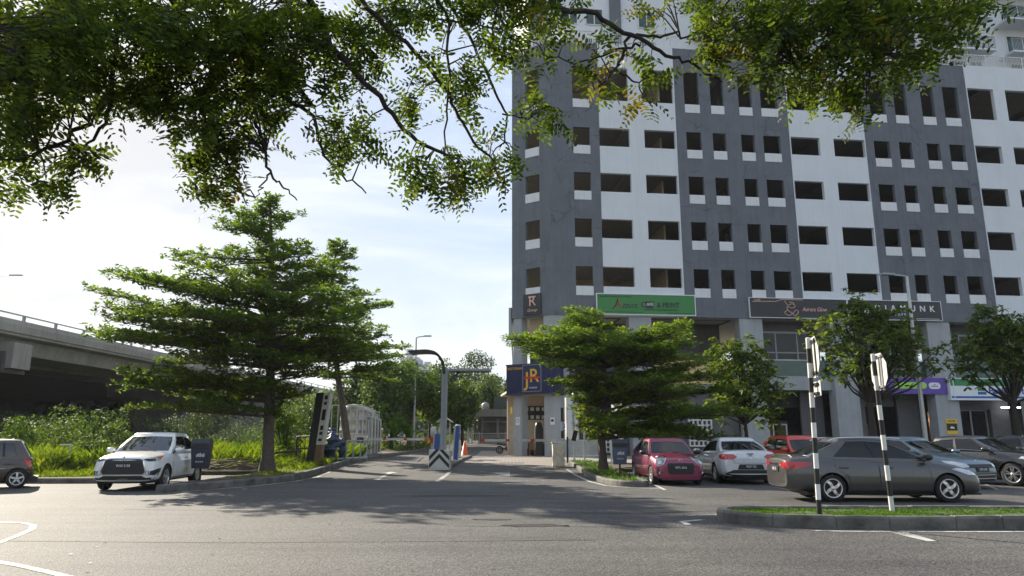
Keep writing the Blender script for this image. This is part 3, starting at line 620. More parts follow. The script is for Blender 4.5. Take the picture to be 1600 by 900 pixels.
# ---- flats above, set back
TW = [(-1.04, 3.74), (47.5, 3.74), (47.5, 18), (-.5, 18), (-1.82, 7.65)]
tw = MB(); tw.prism(TW, (0, 0, 30.4), (1, 0, 0), (0, 1, 0), (0, 0, 14)); tw.build('upper_wall', M['white'], bld)
for a, b in ((-1.1, .3), (5.6, 6.5), (17.4, 18.0), (31.4, 32.2)): MB().box(a, b, 3.5, 3.74, 30.4, 44).build('pilaster', M['grey'], bld)
for z in (33.4, 36.5, 39.6):
    for a, b in ((12.6, 17.0), (18.4, 24.0), (33.0, 38.5), (40, 46)):
        s_ = MB(); s_.box(a, b, 2.1, 3.74, z, z + .16); bb = s_.build('balcony', M['white'], bld)
        railing(a + .05, b - .05, 2.16, z + .16, parent=bb, m='greysteel')
for z in (30.9, 33.56, 36.7):
    for a, b in ((1.6, 2.9), (3.6, 5.0), (8, 9.4), (13.2, 15.6), (19.0, 21.6), (22.2, 23.4), (33.6, 36.8), (37.2, 38.3), (41, 44)):
        f = MB(); zz = z + (.1 if a > 10 else .9); top = z + 2.25
        for x in (a, (a + b) / 2, b): f.box(x - .04, x + .04, 3.66, 3.735, zz, top)
        f.box(a - .04, b + .04, 3.655, 3.732, top, top + .08); f.box(a - .04, b + .04, 3.655, 3.732, zz - .06, zz)
        w = f.build('window', M['whitepaint'], bld); MB().box(a, b, 3.69, 3.72, zz, top).build('pane', M['glassgreen'], w)
for z in (31.2, 34.4, 37.5):
    mb = MB(); a, b = 25.6, 28.4
    for i in range(11): x = a + .28 * i; mb.box(x - .05, x + .05, 3.4, 3.6, z, z + 2.2)
    for j in range(9): zz = z + .275 * j; mb.box(a - .05, b + .05, 3.39, 3.605, zz - .05, zz + .05)
    mb.build('vent_screen', M['whitepaint'], bld); MB().box(a, b, 3.66, 3.73, z, z + 2.2).build('vent_opening', M['innerdk'], bld)

# ================================================================== signs on the building
def sign(name, label, t, y, z, rz=0, cat='sign', group=None):
    return thing(name, label, cat, bw(t, y, z), BRZ + rz, group)
def panel(s, w, h, m, frame=None, d=.12, fw=.06):
    o = MB().box(0, w, -d, 0, 0, h).build('panel', M[m], s)
    if frame:
        f = MB(); f.box(-fw, w + fw, -d - .03, .0, -fw, 0); f.box(-fw, w + fw, -d - .03, .0, h, h + fw); f.box(-fw, 0, -d - .03, 0, 0, h); f.box(w, w + fw, -d - .03, 0, 0, h); f.build('frame', M[frame], s)
    return -d - .012
s = sign('shop_sign', 'long green cafe and print signboard with pale frame on the grey wall', 3.05, -.04, 9.86)
y = panel(s, 7.0, 1.38, 'signgreen', 'lime' if 0 else 'signwhite', .14)
text('lettering', 'zzura', .62, M['signdark'], s, (1.75, y, .62), FRONT, 'LEFT', .012, shear=.35, sx=.8)
a = MB(); a.tube([(1.05, y, .32), (1.32, y, .62), (1.48, y, 1.08)], [.02, .05, .045], 6); a.tube([(1.48, y, 1.08), (1.5, y, .8), (1.62, y, .5), (1.8, y, .44)], [.045, .045, .035, .015], 6, 1); a.tube([(1.3, y, .55), (1.56, y, .7)], .025, 6, 1); a.build('emblem', [M['signdark'], M['red']], s)
text('lettering', 'C', .56, M['signdark'], s, (3.1, y, .66), FRONT, 'LEFT', .012, bold=.012)
MB().prism([(0, .12), (.06, 0), (.5, 0), (.56, .12), (.56, .5), (.62, .5), (.62, .42), (.58, .42), (.58, .5), (0, .5)], (3.46, y - .0, .42), (1, 0, 0), (0, 0, 1), (0, .02, 0)).build('emblem', M['signdark'], s)
text('lettering', 'AFE', .3, M['signwhite'], s, (3.76, y - .005, .7), FRONT, 'CENTER', .01)
MB().box(3.35, 4.15, y, y + .02, .3, .36).build('underline', M['signdark'], s)
text('lettering', '& PR!NT', .52, M['signdark'], s, (4.25, y, .66), FRONT, 'LEFT', .012, sx=.86, bold=.01)
text('lettering', 'KEMUDAHAN PENCETAKAN', .14, M['signdark'], s, (4.2, y, .33), FRONT, 'LEFT', .006, sx=.85)
text('lettering', 'PERKHIDMATAN PENCETAKAN DAN KAFE', .14, M['signdark'], s, (.15, y, 1.22), FRONT, 'LEFT', .006, sx=.85)
MB().box(.4, 3.2, y, y + .012, .12, .15).box(5.0, 6.8, y, y + .012, .1, .13).build('underline', M['signdark'], s)
s = sign('shop_sign', 'square black sign with a pink letter R high on the corner wall', 0, 0, 9.85, math.atan2(-.62, .785))
s.location = BM @ (CH * 2.35 + CHN * -.03 + Vector((0, 0, 9.86)))
y = panel(s, 1.42, 1.5, 'signdark', None, .1)
text('lettering', 'R', 1.0, M['rose'], s, (.74, y, .95), FRONT, 'CENTER', .012); MB().box(.42, 1.02, y - .002, y + .01, 1.24, 1.33).build('letter_bar', M['rose'], s)
text('lettering', 'Group', .3, M['rose'], s, (.72, y, .33), FRONT, 'CENTER', .008, shear=.4)
# two cafes on one dark board
s = sign('shop_sign', 'dark cafe signboard with a rose gold swirl and heart emblem', 14.1, -.04, 9.82)
y = panel(s, 7.3, 1.38, 'signdark', 'signwhite', .12, .04)
g = MB(); g.tube([(.2, y, 1.12), (1.95, y, 1.16), (2.35, y, 1.3), (4, y, 1.3)], .03, 6)
def swirl(pts, r=.025): g.tube(bezier_pts([(3.0 + p * .55, y, .66 + q * .5) for p, q in pts], 4), r, 6)
swirl([(-.7, 1.1), (-.3, .5), (.3, .7), (.7, .3), (.2, .1), (-.4, .3), (-.3, -.3), (.2, -.6)]); swirl([(-.4, -.2), (-.8, -.6), (-.3, -1), (.3, -.7), (.8, -.2), (1.1, -.5), (.6, -1.0), (.1, -.6)]); swirl([(-.1, .9), (.4, .9), (.6, .5)])
g.build('emblem', M['rose'], s)
text('lettering', 'CAFE', .2, M['rose'], s, (.35, y, 1.23), FRONT, 'LEFT', .006); text('lettering', 'Aurora Glow', .42, M['rose'], s, (3.9, y, .62), FRONT, 'LEFT', .008, shear=.35, sx=.8)
s = sign('shop_sign', 'dark cafe signboard with widely spaced white letters behind the lamp post', 21.5, -.04, 9.82)
y = panel(s, 7.2, 1.38, 'signdark', 'signwhite', .12, .04)
text('lettering', 'DIAMUNK', .6, M['signwhite'], s, (2.05, y, .82), FRONT, 'LEFT', .012, spacing=2.05, bold=.012)
text('lettering', 'CAFE', .3, M['signwhite'], s, (3.5, y, .38), FRONT, 'LEFT', .01, spacing=1.5); text('lettering', '&', .9, M['signwhite'], s, (1.2, y, .7), FRONT, 'LEFT', .012)
MB().box(5.2, 7.0, y, y + .01, .08, .11).build('underline', M['signwhite'], s)
# navy restaurant box sign round the corner
s = sign('shop_sign', 'navy ribbed restaurant box sign with gold initials on the corner of the building', 0, 0, 0, math.atan2(-.62, .785))
s.location = BM @ (CH * 3.62 + CHN * -.22 + Vector((0, 0, 4.42)))
mb = MB(); W_, H_ = 4.3, 1.98; mb.box(0, W_, -.1, .3, 0, H_)
for k in range(int(W_ / .13)): mb.box(.02 + .13 * k, .08 + .13 * k, -.125, -.09, .08, H_ - .06)
mb.box(-.03, W_ + .03, -.14, .31, -.06, .06); mb.box(-.03, W_ + .03, -.14, .31, H_ - .04, H_ + .05); mb.build('panel', M['navy'], s)
f = MB(); f.box(1.38, 2.82, -.17, -.13, .12, 1.92); f.build('logo_panel', M['navy'], s)
f = MB(); f.tube([(1.38, -.17, .12), (2.82, -.17, .12), (2.82, -.17, 1.92), (1.38, -.17, 1.92), (1.38, -.17, .12)], .03, 4); f.build('frame', M['greysteel'], s)
text('lettering', 'J', 1.35, M['gold'], s, (1.72, -.185, .92), FRONT, 'CENTER', .012, bold=.01); text('lettering', 'R', 1.3, M['gold'], s, (2.28, -.185, 1.14), FRONT, 'CENTER', .012, bold=.01)
MB().box(1.46, 2.74, -.215, -.19, .98, 1.12).build('letter_bar', M['red'], s)
text('lettering', 'RESTORAN', .24, M['gold'], s, (.12, -.14, 1.72), FRONT, 'LEFT', .008); text('lettering', 'CORNER', .16, M['signwhite'], s, (2.2, -.185, .36), FRONT, 'CENTER', .006)
# lettering on the recessed ground floor wall
s = sign('wall_lettering', 'steel letters and script fixed to the dark grey wall behind the pink car', 5.75, 1.09, 1.75)
text('lettering', 'MENARA', .46, M['stainless'], s, (0, -.04, .25), FRONT, 'LEFT', .03, sx=.75); text('lettering', 'U', 1.05, M['stainless'], s, (1.75, -.04, .42), FRONT, 'LEFT', .03, bold=.02)
g = MB()
for P in ([(.2, 1.1), (.35, 1.3), (.5, 1.1), (.4, .95), (.15, .95)], [(.7, 1.05), (.9, .92), (1.2, .95), (1.25, 1.2)], [(1.5, 1.25), (1.55, .95), (1.9, .92), (2.3, 1.05), (2.35, 1.25)]):
    g.tube(bezier_pts([(p, -.04, q) for p, q in P], 4), .03, 6)
for p, q in ((.8, 1.3), (1.0, 1.32), (1.95, 1.35)): g.box(p, p + .07, -.06, -.02, q, q + .07)
g.build('script_lettering', M['stainless'], s)
s = sign('shop_sign', 'golden floral signboard with white letters half hidden behind the tiered tree', 6.0, .4, 5.1); y = panel(s, 6.9, 1.7, 'beigesign', None, .12); text('lettering', 'COOL', .75, M['signwhite'], s, (1.2, y, .5), FRONT, 'LEFT', .012, bold=.02)
# purple and striped shop signs
s = sign('shop_sign', 'purple shop signboard with a lime green strip between two pillars', 21.9, .2, 4.5); y = panel(s, 6.6, 1.15, 'signpurple', None, .25)
text('lettering', 'cu', .95, M['signwhite'], s, (1.0, y, .6), FRONT, 'LEFT', .02, bold=.04)
def pill(a, b, z0, z1, m, n):
    r = (z1 - z0) / 2; P = [(a + r + r * math.cos(t), r * math.sin(t)) for t in [math.pi / 2 + math.pi * k / 8 for k in range(9)]] + [(b - r + r * math.cos(t), r * math.sin(t)) for t in [-math.pi / 2 + math.pi * k / 8 for k in range(9)]]
    MB().prism(P, (0, y - .02, (z0 + z1) / 2), (1, 0, 0), (0, 0, 1), (0, .03, 0)).build(n, M[m], s)
pill(2.5, 5.05, .38, .83, 'lime', 'lime_strip'); pill(5.2, 6.1, .36, .82, 'signwhite', 'badge'); MB().box(5.4, 5.9, y - .03, y, .53, .58).box(5.55, 5.75, y - .031, y, .64, .68).build('badge_text', M['signpurple'], s)
s = sign('shop_sign', 'white mart signboard with green and blue stripes at the right edge', 28.6, .06, 4.12); y = panel(s, 9.4, 1.5, 'signwhite', 'signwhite', .3, .04)
MB().box(.05, 9.35, y, y + .03, .98, 1.46).build('stripe', M['fgreen'], s); MB().box(.05, 9.35, y, y + .03, .1, .24).build('stripe', M['fblue'], s)
MB().box(.24, .3, y - .012, y + .03, .99, 1.5).box(1.95, 2.0, y - .012, y + .03, .99, 1.5).box(.24, .3, y - .013, y + .03, .05, .99).build('divider', M['signwhite'], s)
MB().box(2.1, 2.75, y, y + .02, .62, .86).build('emblem', M['fgreen'], s); MB().box(2.1, 2.75, y, y + .02, .36, .56).build('emblem', M['fblue'], s)
text('lettering', 'FamilyMart', .62, M['fblue'], s, (2.95, y, .62), FRONT, 'LEFT', .012, bold=.018)
s = sign('notice', 'yellow and black notice low on the pillar left of the striped mart sign', 28.15, .05, 1.7); MB().box(0, .85, -.03, 0, 0, 1.05).build('panel', M['yellow'], s); MB().box(.03, .82, -.045, -.031, .25, .75).build('band', M['black'], s); MB().prism([(.25, .38), (.35, .52), (.5, .5), (.6, .42), (.6, .36)], (0, -.052, .02), (1, 0, 0), (0, 0, 1), (0, .006, 0)).build('emblem', M['signwhite'], s)
text('lettering', 'NOTIS', .2, M['black'], s, (.42, -.04, .9), FRONT, 'CENTER', .004)
s = sign('notice', 'white paper notice with a round badge on the left corner pillar', 0, 0, 0); s.location = BM @ (CH * 3.1 + CHN * .06 + Vector((0, 0, 2.3))); s.rotation_euler.z = BRZ + math.atan2(-.62, .785)
MB().box(0, .34, -.01, .0, 0, .55).build('panel', M['signwhite'], s); MB().lathe([(.13, -.002), (.13, .004), (.09, .004), (.09, -.002)], (.17, -.014, .3), 18, axis='y').build('badge', M['fgreen'], s)
s = sign('notice', 'two small blue notices on the pillar right of the restaurant opening', .6, .05, 2.0); MB().box(0, .26, -.012, 0, .3, .6).box(0, .26, -.012, 0, -.1, .2).build('panel', M['blue'], s); MB().box(.04, .22, -.018, -.012, .36, .54).box(.04, .22, -.018, -.012, -.04, .1).build('band', M['signwhite'], s)
s = sign('notice', 'white notice board on the pillar beside the black drinks cabinet', -.25, .2, 2.3); s.rotation_euler.z = BRZ + math.atan2(-.62, .785); MB().box(0, .32, -.03, -.0, 0, .48).build('panel', M['signwhite'], s); MB().box(.06, .26, -.036, -.03, .2, .36).build('band', M['black'], s)
s = sign('banner', 'small green banner sticking out beside the navy restaurant sign', 1.5, -.5, 3.95); MB().prism([(0, 0), (1.35, -.25), (1.35, .45), (0, .85)], (0, 0, 0), (1, 0, 0), (0, 0, 1), (0, .03, 0)).build('cloth', mat('banner_green', (.02, .4, .16), .6, var=.15), s); MB().tube([(0, .015, -.1), (0, .015, .95)], .025).build('pole', M['steel'], s)
s = sign('shop_sign', 'round red and white shop sign beside the white pillar panel', 2.0, .3, 2.75); MB().lathe([(0, 0), (.62, 0), (.62, .1), (0, .1)], (0, 0, .3), 24, axis='y').build('panel', M['red'], s); MB().box(-.2, .35, -.02, 0, .2, .36).build('band', M['signwhite'], s)
# ================================================================== vehicles
def lerp_tab(T, x):
    if x <= T[0][0]: return T[0][1]
    for (a, p), (b, q) in zip(T, T[1:]):
        if x <= b: return p + (q - p) * (x - a) / (b - a)
    return T[-1][1]
def apply_mods(o):
    dg = bpy.context.evaluated_depsgraph_get(); me = bpy.data.meshes.new_from_object(o.evaluated_get(dg))
    old = o.data; o.modifiers.clear(); o.data = me; bpy.data.meshes.remove(old)
def clip_grid(poly, step=.07):
    bm = bmesh.new(); vs = [bm.verts.new((p, q, 0)) for p, q in poly]; bm.faces.new(vs)
    ps = [p for p, q in poly]; qs = [q for p, q in poly]
    for lo, hi, no in ((min(ps), max(ps), (1, 0, 0)), (min(qs), max(qs), (0, 1, 0))):
        n = int((hi - lo) / step)
        for k in range(1, n + 1):
            c = lo + (hi - lo) * k / (n + 1); co_ = (c, 0, 0) if no[0] else (0, c, 0)
            bmesh.ops.bisect_plane(bm, geom=bm.verts[:] + bm.edges[:] + bm.faces[:], plane_co=co_, plane_no=no)
    return bm
def decal(name, bvh, pts, d, m, parent, off=.006, thick=.03, step=.07):
    "panel that follows the body: outline pts (3D, near the skin) projected along d"
    d = Vector(d).normalized(); a = Vector((-d.y, d.x, 0)); a = a.normalized(); up = d.cross(a); up = up if up.z > 0 else -up
    bm = clip_grid([(a.dot(Vector(p)), up.dot(Vector(p))) for p in pts], step)
    r = bmesh.ops.extrude_edge_only(bm, edges=[e for e in bm.edges if len(e.link_faces) == 1]); skirt = set(g for g in r['geom'] if isinstance(g, bmesh.types.BMVert))
    last = None
    for v in bm.verts:
        o = a * v.co.x + up * v.co.y - d * 5; h = bvh.ray_cast(o, d)
        if h[0] is None:
            h = bvh.find_nearest(a * v.co.x + up * v.co.y + d * (d.dot(Vector(pts[0]))))
        v.co = h[0] - d * (off if v not in skirt else off - thick)
    bmesh.ops.recalc_face_normals(bm, faces=bm.faces)
    s = sum((f.normal.dot(d) for f in bm.faces if abs(f.normal.dot(d)) > .3))
    if s > 0: bmesh.ops.reverse_faces(bm, faces=bm.faces)
    me = bpy.data.meshes.new(name); bm.to_mesh(me); bm.free(); me.materials.append(m)
    for p in me.polygons: p.use_smooth = True
    me.set_sharp_from_angle(angle=R(40))
    o = bpy.data.objects.new(name, me); COL.objects.link(o); o.parent = parent; return o
def rounded(y0, y1, z0, z1, r, x=0, n=4):
    P = []
    for cy, cz, a0 in ((y1 - r, z1 - r, 0), (y0 + r, z1 - r, 90), (y0 + r, z0 + r, 180), (y1 - r, z0 + r, 270)):
        for k in range(n + 1): t = R(a0 + 90 * k / n); P.append((x, cy + r * math.cos(t), cz + r * math.sin(t)))
    return P
def wheel(t, x, y, r, rimr, style, side, rimm, w=.2):
    mb = MB(); s = side
    mb.lathe([(rimr, -w / 2), (r - .02, -w / 2), (r, -w / 2 + .03), (r, w / 2 - .03), (r - .02, w / 2), (rimr, w / 2), (rimr, -w / 2)], (0, 0, 0), 28, axis='y')
    wh = mb.build('wheel', M['rubber'], t, (x, y, r))
    rm = MB(); f = s * (w / 2)
    rm.lathe([(rimr * 1.02, f * .98), (rimr * .93, f * 1.05), (rimr * .88, f * .9), (rimr * .88, -f * .6)], (0, 0, 0), 28, 0, axis='y')
    rm.lathe([(rimr * .9, f * .35), (0, f * .3)], (0, 0, 0), 20, 1, axis='y', smooth=False)
    rm.lathe([(rimr * .24, f * .6), (rimr * .22, f * 1.0), (rimr * .1, f * 1.06), (0, f * 1.06)], (0, 0, 0), 14, 0, axis='y')
    n = style[0]
    for k in range(n):
        a = 2 * math.pi * k / n + .3; ca, sa = math.cos(a), math.sin(a); tw = style[2]
        for (da) in ((-style[3], style[3]) if style[3] else (0,)):
            b = a + da; cb, sb = math.cos(b), math.sin(b); P = []
            h0, h1 = style[1] * rimr * .5, style[1] * rimr * .42
            for (rr, hw, yy, tt) in ((.12, h0, .98, 0), (.55, (h0 + h1) / 2, 1.0, tw * .45), (.93, h1, .92, tw)):
                ct, st = math.cos(b + tt), math.sin(b + tt)
                for q in (-hw, hw): P.append((rr * rimr * ct - q * st, f * yy, rr * rimr * st + q * ct))
            P += [(p[0] * .98, f * .7, p[2] * .98) for p in P]
            rm.add(P, [(0, 1, 3, 2), (2, 3, 5, 4), (0, 2, 8, 6), (2, 4, 10, 8), (1, 3, 9, 7), (3, 5, 11, 9)], 0)
    rm.build('rim', [rimm, M['plastic']], wh)
    return wh
def car(name, label, loc, head, S, group=None):
    "local +x is forward. S holds the measures of this model"
    hv = Vector(head).normalized(); t = thing(name, label, 'car', loc, math.atan2(hv.y, hv.x), group)
    L_, W, H, wb = S['L'], S['W'], S['H'], S['wb']; xf = L_ / 2; xr = -L_ / 2; fa = xf - S['fo']; ra = fa - wb; r = S['r']; gc = S['gc']
    paint = S['paint']; top = S['top']; hw = W / 2
    # ---- lower body
    wt = S.get('plan', [(-1, .80), (-.975, .9), (-.9, .965), (-.75, .995), (-.4, 1), (.4, 1), (.7, .985), (.85, .955), (.94, .88), (.985, .76), (1, .66)])
    xs = sorted(set([xr, xr + .04, xr + .14, xr + .3, fa, ra, xf - .04, xf - .13, xf - .3, xf - .5] + [xr + .5 + (L_ - 1.1) * k / 12 for k in range(13)] + [p[0] for p in top if xr < p[0] < xf]))
    V = []; K = 9; rings = []
    for x in xs:
        w = hw * lerp_tab(wt, x / (L_ / 2)) * 1.012; zt = lerp_tab(top, x); b = gc
        if x > xf - .05: b = gc + .1
        elif x > fa + r: b = gc + .02
        if x < xr + .05: b = gc + .14
        elif x < ra - r: b = gc + .07
        h = zt - b; c = S.get('crown', .035); bl = S.get('tum', .05)
        half = [(0, b), (.82 * w, b), (.955 * w, b + .05), (w * .995, b + .3 * h), (w, b + .52 * h), (w * .985, b + .72 * h), (w * (.955 - bl * .4), b + .9 * h), (w * (.90 - bl), zt - .004), (.55 * w, zt + c * .7), (0, zt + c)]
        rings.append(half)
    n = len(rings[0]); mb = MB()
    for x, hf in zip(xs, rings):
        for y, z in hf: V.append((x, y, z))
        for y, z in hf[1:-1][::-1]: V.append((x, -y, z))
    k = 2 * n - 2; Fs = [(i * k + j, i * k + (j + 1) % k, (i + 1) * k + (j + 1) % k, (i + 1) * k + j) for i in range(len(xs) - 1) for j in range(k)]
    for base in (0, (len(xs) - 1) * k):
        Fs += [(base, base + 1, base + k - 1)] + [(base + j, base + j + 1, base + k - j - 1, base + k - j) for j in range(1, n - 2)] + [(base + n - 2, base + n - 1, base + n)]
    mb.add(V, Fs, 0, True); body = mb.build('body', [paint, M['plastic']], t)
    cb = MB(); ar = r * S.get('arch', 1.13)
    for ax in (fa, ra):
        for sd in (-1, 1):
            cb.lathe([(0, sd * (hw - .36)), (ar, sd * (hw - .36)), (ar, sd * (hw + .3)), (0, sd * (hw + .3))], (ax, 0, r + .005), 36, 1, axis='y')
    cut = cb.build('cutter', [paint, M['plastic']], t)
    md = body.modifiers.new('s', 'SUBSURF'); md.levels = 2; md.render_levels = 2
    md = body.modifiers.new('c', 'BOOLEAN'); md.object = cut; md.operation = 'DIFFERENCE'; md.solver = 'EXACT'
    bpy.context.view_layer.update(); apply_mods(body); cme = cut.data; bpy.data.objects.remove(cut); bpy.data.meshes.remove(cme)
    me = body.data
    for p in me.polygons: p.use_smooth = True
    me.set_sharp_from_angle(angle=R(48))
    bm = bmesh.new(); bm.from_mesh(me); bvh = BVHTree.FromBMesh(bm)
    # ---- cabin
    G = S['cab']; (x0, x1, x2, x3) = G['x']; zb0, zb1 = G['zb']; wB, wT = G['wB'] * hw, G['wT'] * hw; wBr, wTr = G.get('wBr', G['wB']) * hw, G.get('wTr', G['wT']) * hw
    fr = [0, .4, .72, .9, 1.0]; sd = G['side']            # side: list of (fraction, 'kind of gap that follows')
    cols = []                                            # (bottom xyz, top xyz)
    cf, ct_, crr = G.get('cf', .14), G.get('ct', .09), G.get('cr', .08)
    roofz = lambda x: H - .075 - G.get('sag', .05) * ((x - (x1 + x2) / 2 - G.get('sagx', 0)) / ((x1 - x2) / 2)) ** 2
    for q in fr[:-1]: cols.append(((x0 - cf * q * q, wB * q, zb0 + .02), (x1 - ct_ * q * q, wT * q, roofz(x1) + .02 * (1 - q))))
    for q, _ in sd:
        xb = (x0 - cf) * (1 - q) + (x3 + crr) * q; xt = (x1 - ct_) * (1 - q) + (x2 + crr) * q
        cols.append(((xb, wB * (1 - q) + wBr * q, zb0 + (zb1 - zb0) * q), (xt, wT * (1 - q) + wTr * q + .012 * math.sin(math.pi * q), roofz(xt))))
    for q in fr[:-1][::-1]: cols.append(((x3 + crr * q * q, wBr * q, zb1 + .02), (x2 + crr * q * q, wTr * q, roofz(x2) + .02 * (1 - q))))
    nh = len(cols); rows = [0, G.get('r0', .05), .35, .65, G.get('r1', .9), 1.0]
    def pt(c, f, sgn):
        (bx, by, bz), (tx, ty, tz) = cols[c]; bul = .03 * math.sin(math.pi * min(1, f * 1.05)); u_ = by / (wB + 1e-6)
        return Vector((bx + (tx - bx) * f, sgn * (by + (ty - by) * f + bul * u_), bz - (.06 if f == 0 else 0) + (tz - bz) * f))
    gapk = ['fg'] * 3 + ['A'] + [k_ for _, k_ in sd[:-1]] + ['C'] + ['rg'] * 3
    paintmb = MB(); glassf = {}
    def emitq(sgn):
        for c in range(nh - 1):
            for ri in range(len(rows) - 1):
                q = [pt(c, rows[ri], sgn), pt(c + 1, rows[ri], sgn), pt(c + 1, rows[ri + 1], sgn), pt(c, rows[ri + 1], sgn)]
                kd = gapk[c]
                if 1 <= ri <= len(rows) - 3 and kd in ('fg', 'rg', 'g1', 'g2', 'g3'):
                    key = kd if kd in ('fg', 'rg') else kd + str(sgn); glassf.setdefault(key, []).append(q)
                else: paintmb.add(q, [(0, 1, 2, 3)], 1 if kd in ('B', 'q') and 1 <= ri <= len(rows) - 3 else 0, True)
    emitq(1); emitq(-1)
    # roof skin
    ring = [pt(c, 1.0, 1) for c in range(nh)] + [pt(c, 1.0, -1) for c in range(nh - 2, 0, -1)]; m_ = len(ring); cx = sum((p.x for p in ring)) / m_
    prev = ring; rc = G.get('roofc', .075)
    for f, dz in ((.965, .35), (.88, .68), (.6, .9), (.3, .98)):
        cur = [Vector((cx + (p.x - cx) * (f * .6 + .4 if 0 else f), p.y * f, p.z + (H - .0 - p.z) * dz)) for p in ring]
        for i in range(m_): paintmb.add([prev[i], prev[(i + 1) % m_], cur[(i + 1) % m_], cur[i]], [(0, 1, 2, 3)], 0, True)
        prev = cur
    ctr = Vector((cx, 0, H)); [paintmb.add([prev[i], prev[(i + 1) % m_], ctr], [(0, 1, 2)], 0, True) for i in range(m_)]
    rf = paintmb.build('roof', [S.get('roofm', paint), M['plastic']], t)
    bm2 = bmesh.new(); bm2.from_mesh(rf.data); bmesh.ops.remove_doubles(bm2, verts=bm2.verts, dist=.0005); bmesh.ops.recalc_face_normals(bm2, faces=bm2.faces); bm2.to_mesh(rf.data); bm2.free(); rf.data.set_sharp_from_angle(angle=R(38))
    nm = {'fg': 'windscreen', 'rg': 'rear_window'}; cen = Vector(((x0 + x3) / 2, 0, (zb0 + H) / 2))
    for key, qs in glassf.items():
        g = MB()
        for q in qs: g.add([p + (cen - p).normalized() * .012 for p in q], [(0, 1, 2, 3)], 0, True)
        gm = S.get('glass', {}).get(key[:2], M['carglass']); w = g.build(nm.get(key, 'window'), gm, t)
        b3 = bmesh.new(); b3.from_mesh(w.data); bmesh.ops.remove_doubles(b3, verts=b3.verts, dist=.0005); bmesh.ops.recalc_face_normals(b3, faces=b3.faces); b3.to_mesh(w.data); b3.free()
        for p in w.data.polygons: p.use_smooth = True
    if S.get('trim'):
        for sgn in (-1, 1):
            g = MB(); i0, i1 = 4, 4 + len(sd) - 2; g.tube([pt(c, rows[1] * .6, sgn) + Vector((0, sgn * .006, 0)) for c in range(i0, i1 + 1)], .009, 5); g.build('window_trim', M['chrome'], t)
    # wipers
    g = MB(); 
    for y0 in (-.05, .42): g.tube([Vector((x0 - cf * .1 + .02, y0 * hw * 2 / 1.7, zb0 + .03)), Vector((x0 - .12, (y0 - .42) * hw * 2 / 1.7, zb0 + .09))], .008, 5)
    g.build('wiper', M['plastic'], t)
    # ---- wheels
    for ax in (fa, ra):
        for sg in (-1, 1): wheel(t, ax, sg * (hw - .115), r, S['rim'], S.get('rimstyle', (5, .3, 0, 0)), sg, S.get('rimm', M['alloy']), S.get('tw', .2))
    # ---- doors
    bx0 = x0 - cf; bx3 = x3 + crr
    i_b = [i for i, (q, kd) in enumerate(sd) if kd == 'B'][0]; qb = sd[i_b][0] + .01; xB = bx0 * (1 - qb) + bx3 * qb
    zs_ = gc + .1; zt_ = zb0 - .055; zt2 = zb0 + (zb1 - zb0) * .7 - .055
    fx = min(bx0 + .16, fa - r - .1)
    D1 = [(fx, zs_), (fx + .02, zt_ - .3), (fx - .02, zt_), (xB + .012, zt_), (xB + .012, zs_)]
    rx = ra + r * 1.28; re = S.get('rdoor', ra + .08)
    D2 = [(xB - .012, zs_), (xB - .012, zt_), (re, zt2), (re + .02, gc + r * 1.9), (rx - .03, gc + .42), (rx + .06, zs_)]
    for sg in (-1, 1):
        for P in (D1, D2):
            cxp = sum(p for p, q in P) / len(P); czp = sum(q for p, q in P) / len(P)
            Q = [(cxp + (p - cxp) * 1.0 + math.copysign(.015, p - cxp), sg * hw, czp + (q - czp) + math.copysign(.015, q - czp)) for p, q in P]
            d = (0, -sg, 0); dr = decal('door', bvh, [(p, sg * hw, q) for p, q in P], d, paint, t, .006, .012, .12)
            decal('door_seam', bvh, Q, d, M['plastic'], dr, .0022, .012, .12)
            hx = min(p for p, q in P) + .2; hz = zt_ - .11; hm = S.get('handle', paint)
            hit = bvh.ray_cast(Vector((hx, sg * 3, hz)), Vector((0, -sg, 0)))[0]
            if hit is not None:
                g = MB(); y_ = hit.y; g.box(hx - .1, hx + .1, min(y_ + sg * .035, y_ + sg * .012), max(y_ + sg * .035, y_ + sg * .012), hz - .018, hz + .018); g.box(hx - .1, hx - .075, min(y_, y_ + sg * .03), max(y_, y_ + sg * .03), hz - .012, hz + .012); g.box(hx + .075, hx + .1, min(y_, y_ + sg * .03), max(y_, y_ + sg * .03), hz - .012, hz + .012)
                g.build('handle', hm, dr, bevel=.006)
        # sill strip and mirror
        P = [(fa - ar - .02, sg * hw, gc + .02), (fa - ar - .02, sg * hw, gc + .075), (ra + ar + .02, sg * hw, gc + .075), (ra + ar + .02, sg * hw, gc + .02)]
        decal('sill', bvh, P, (0, -sg, 0), S.get('sillm', M['plastic']), t, .008, .02, .2)
        mx = bx0 - .16; my = hw * .96; mz = zb0 + .07; g = MB()
        V = []; 
        for (dx, k1) in ((.1, .55), (.06, .9), (0, 1), (-.05, .98), (-.075, .9)):
            for j in range(12): a = 2 * math.pi * j / 12; V.append((mx + dx, sg * (my + .12) + .115 * k1 * math.cos(a), mz + .075 * k1 * math.copysign(abs(math.sin(a)) ** .8, math.sin(a))))
        g.add(V, [(i * 12 + j, i * 12 + (j + 1) % 12, i * 12 + 12 + (j + 1) % 12, i * 12 + 12 + j) for i in range(4) for j in range(12)] + [tuple(range(12))], 0, True); g.add(V[-12:], [tuple(range(12))], 2)
        g.tube([(mx + .02, sg * (my - .09), mz - .09), (mx + .01, sg * (my + .04), mz - .05)], .025, 6, 1)
        g.build('mirror', [S.get('mirm', paint), M['plastic'], M['chrome']], t)
    # ---- lamps, grille, bumper pieces (mirrored where asked)
    F = (-1, 0, 0); B = (1, 0, 0)
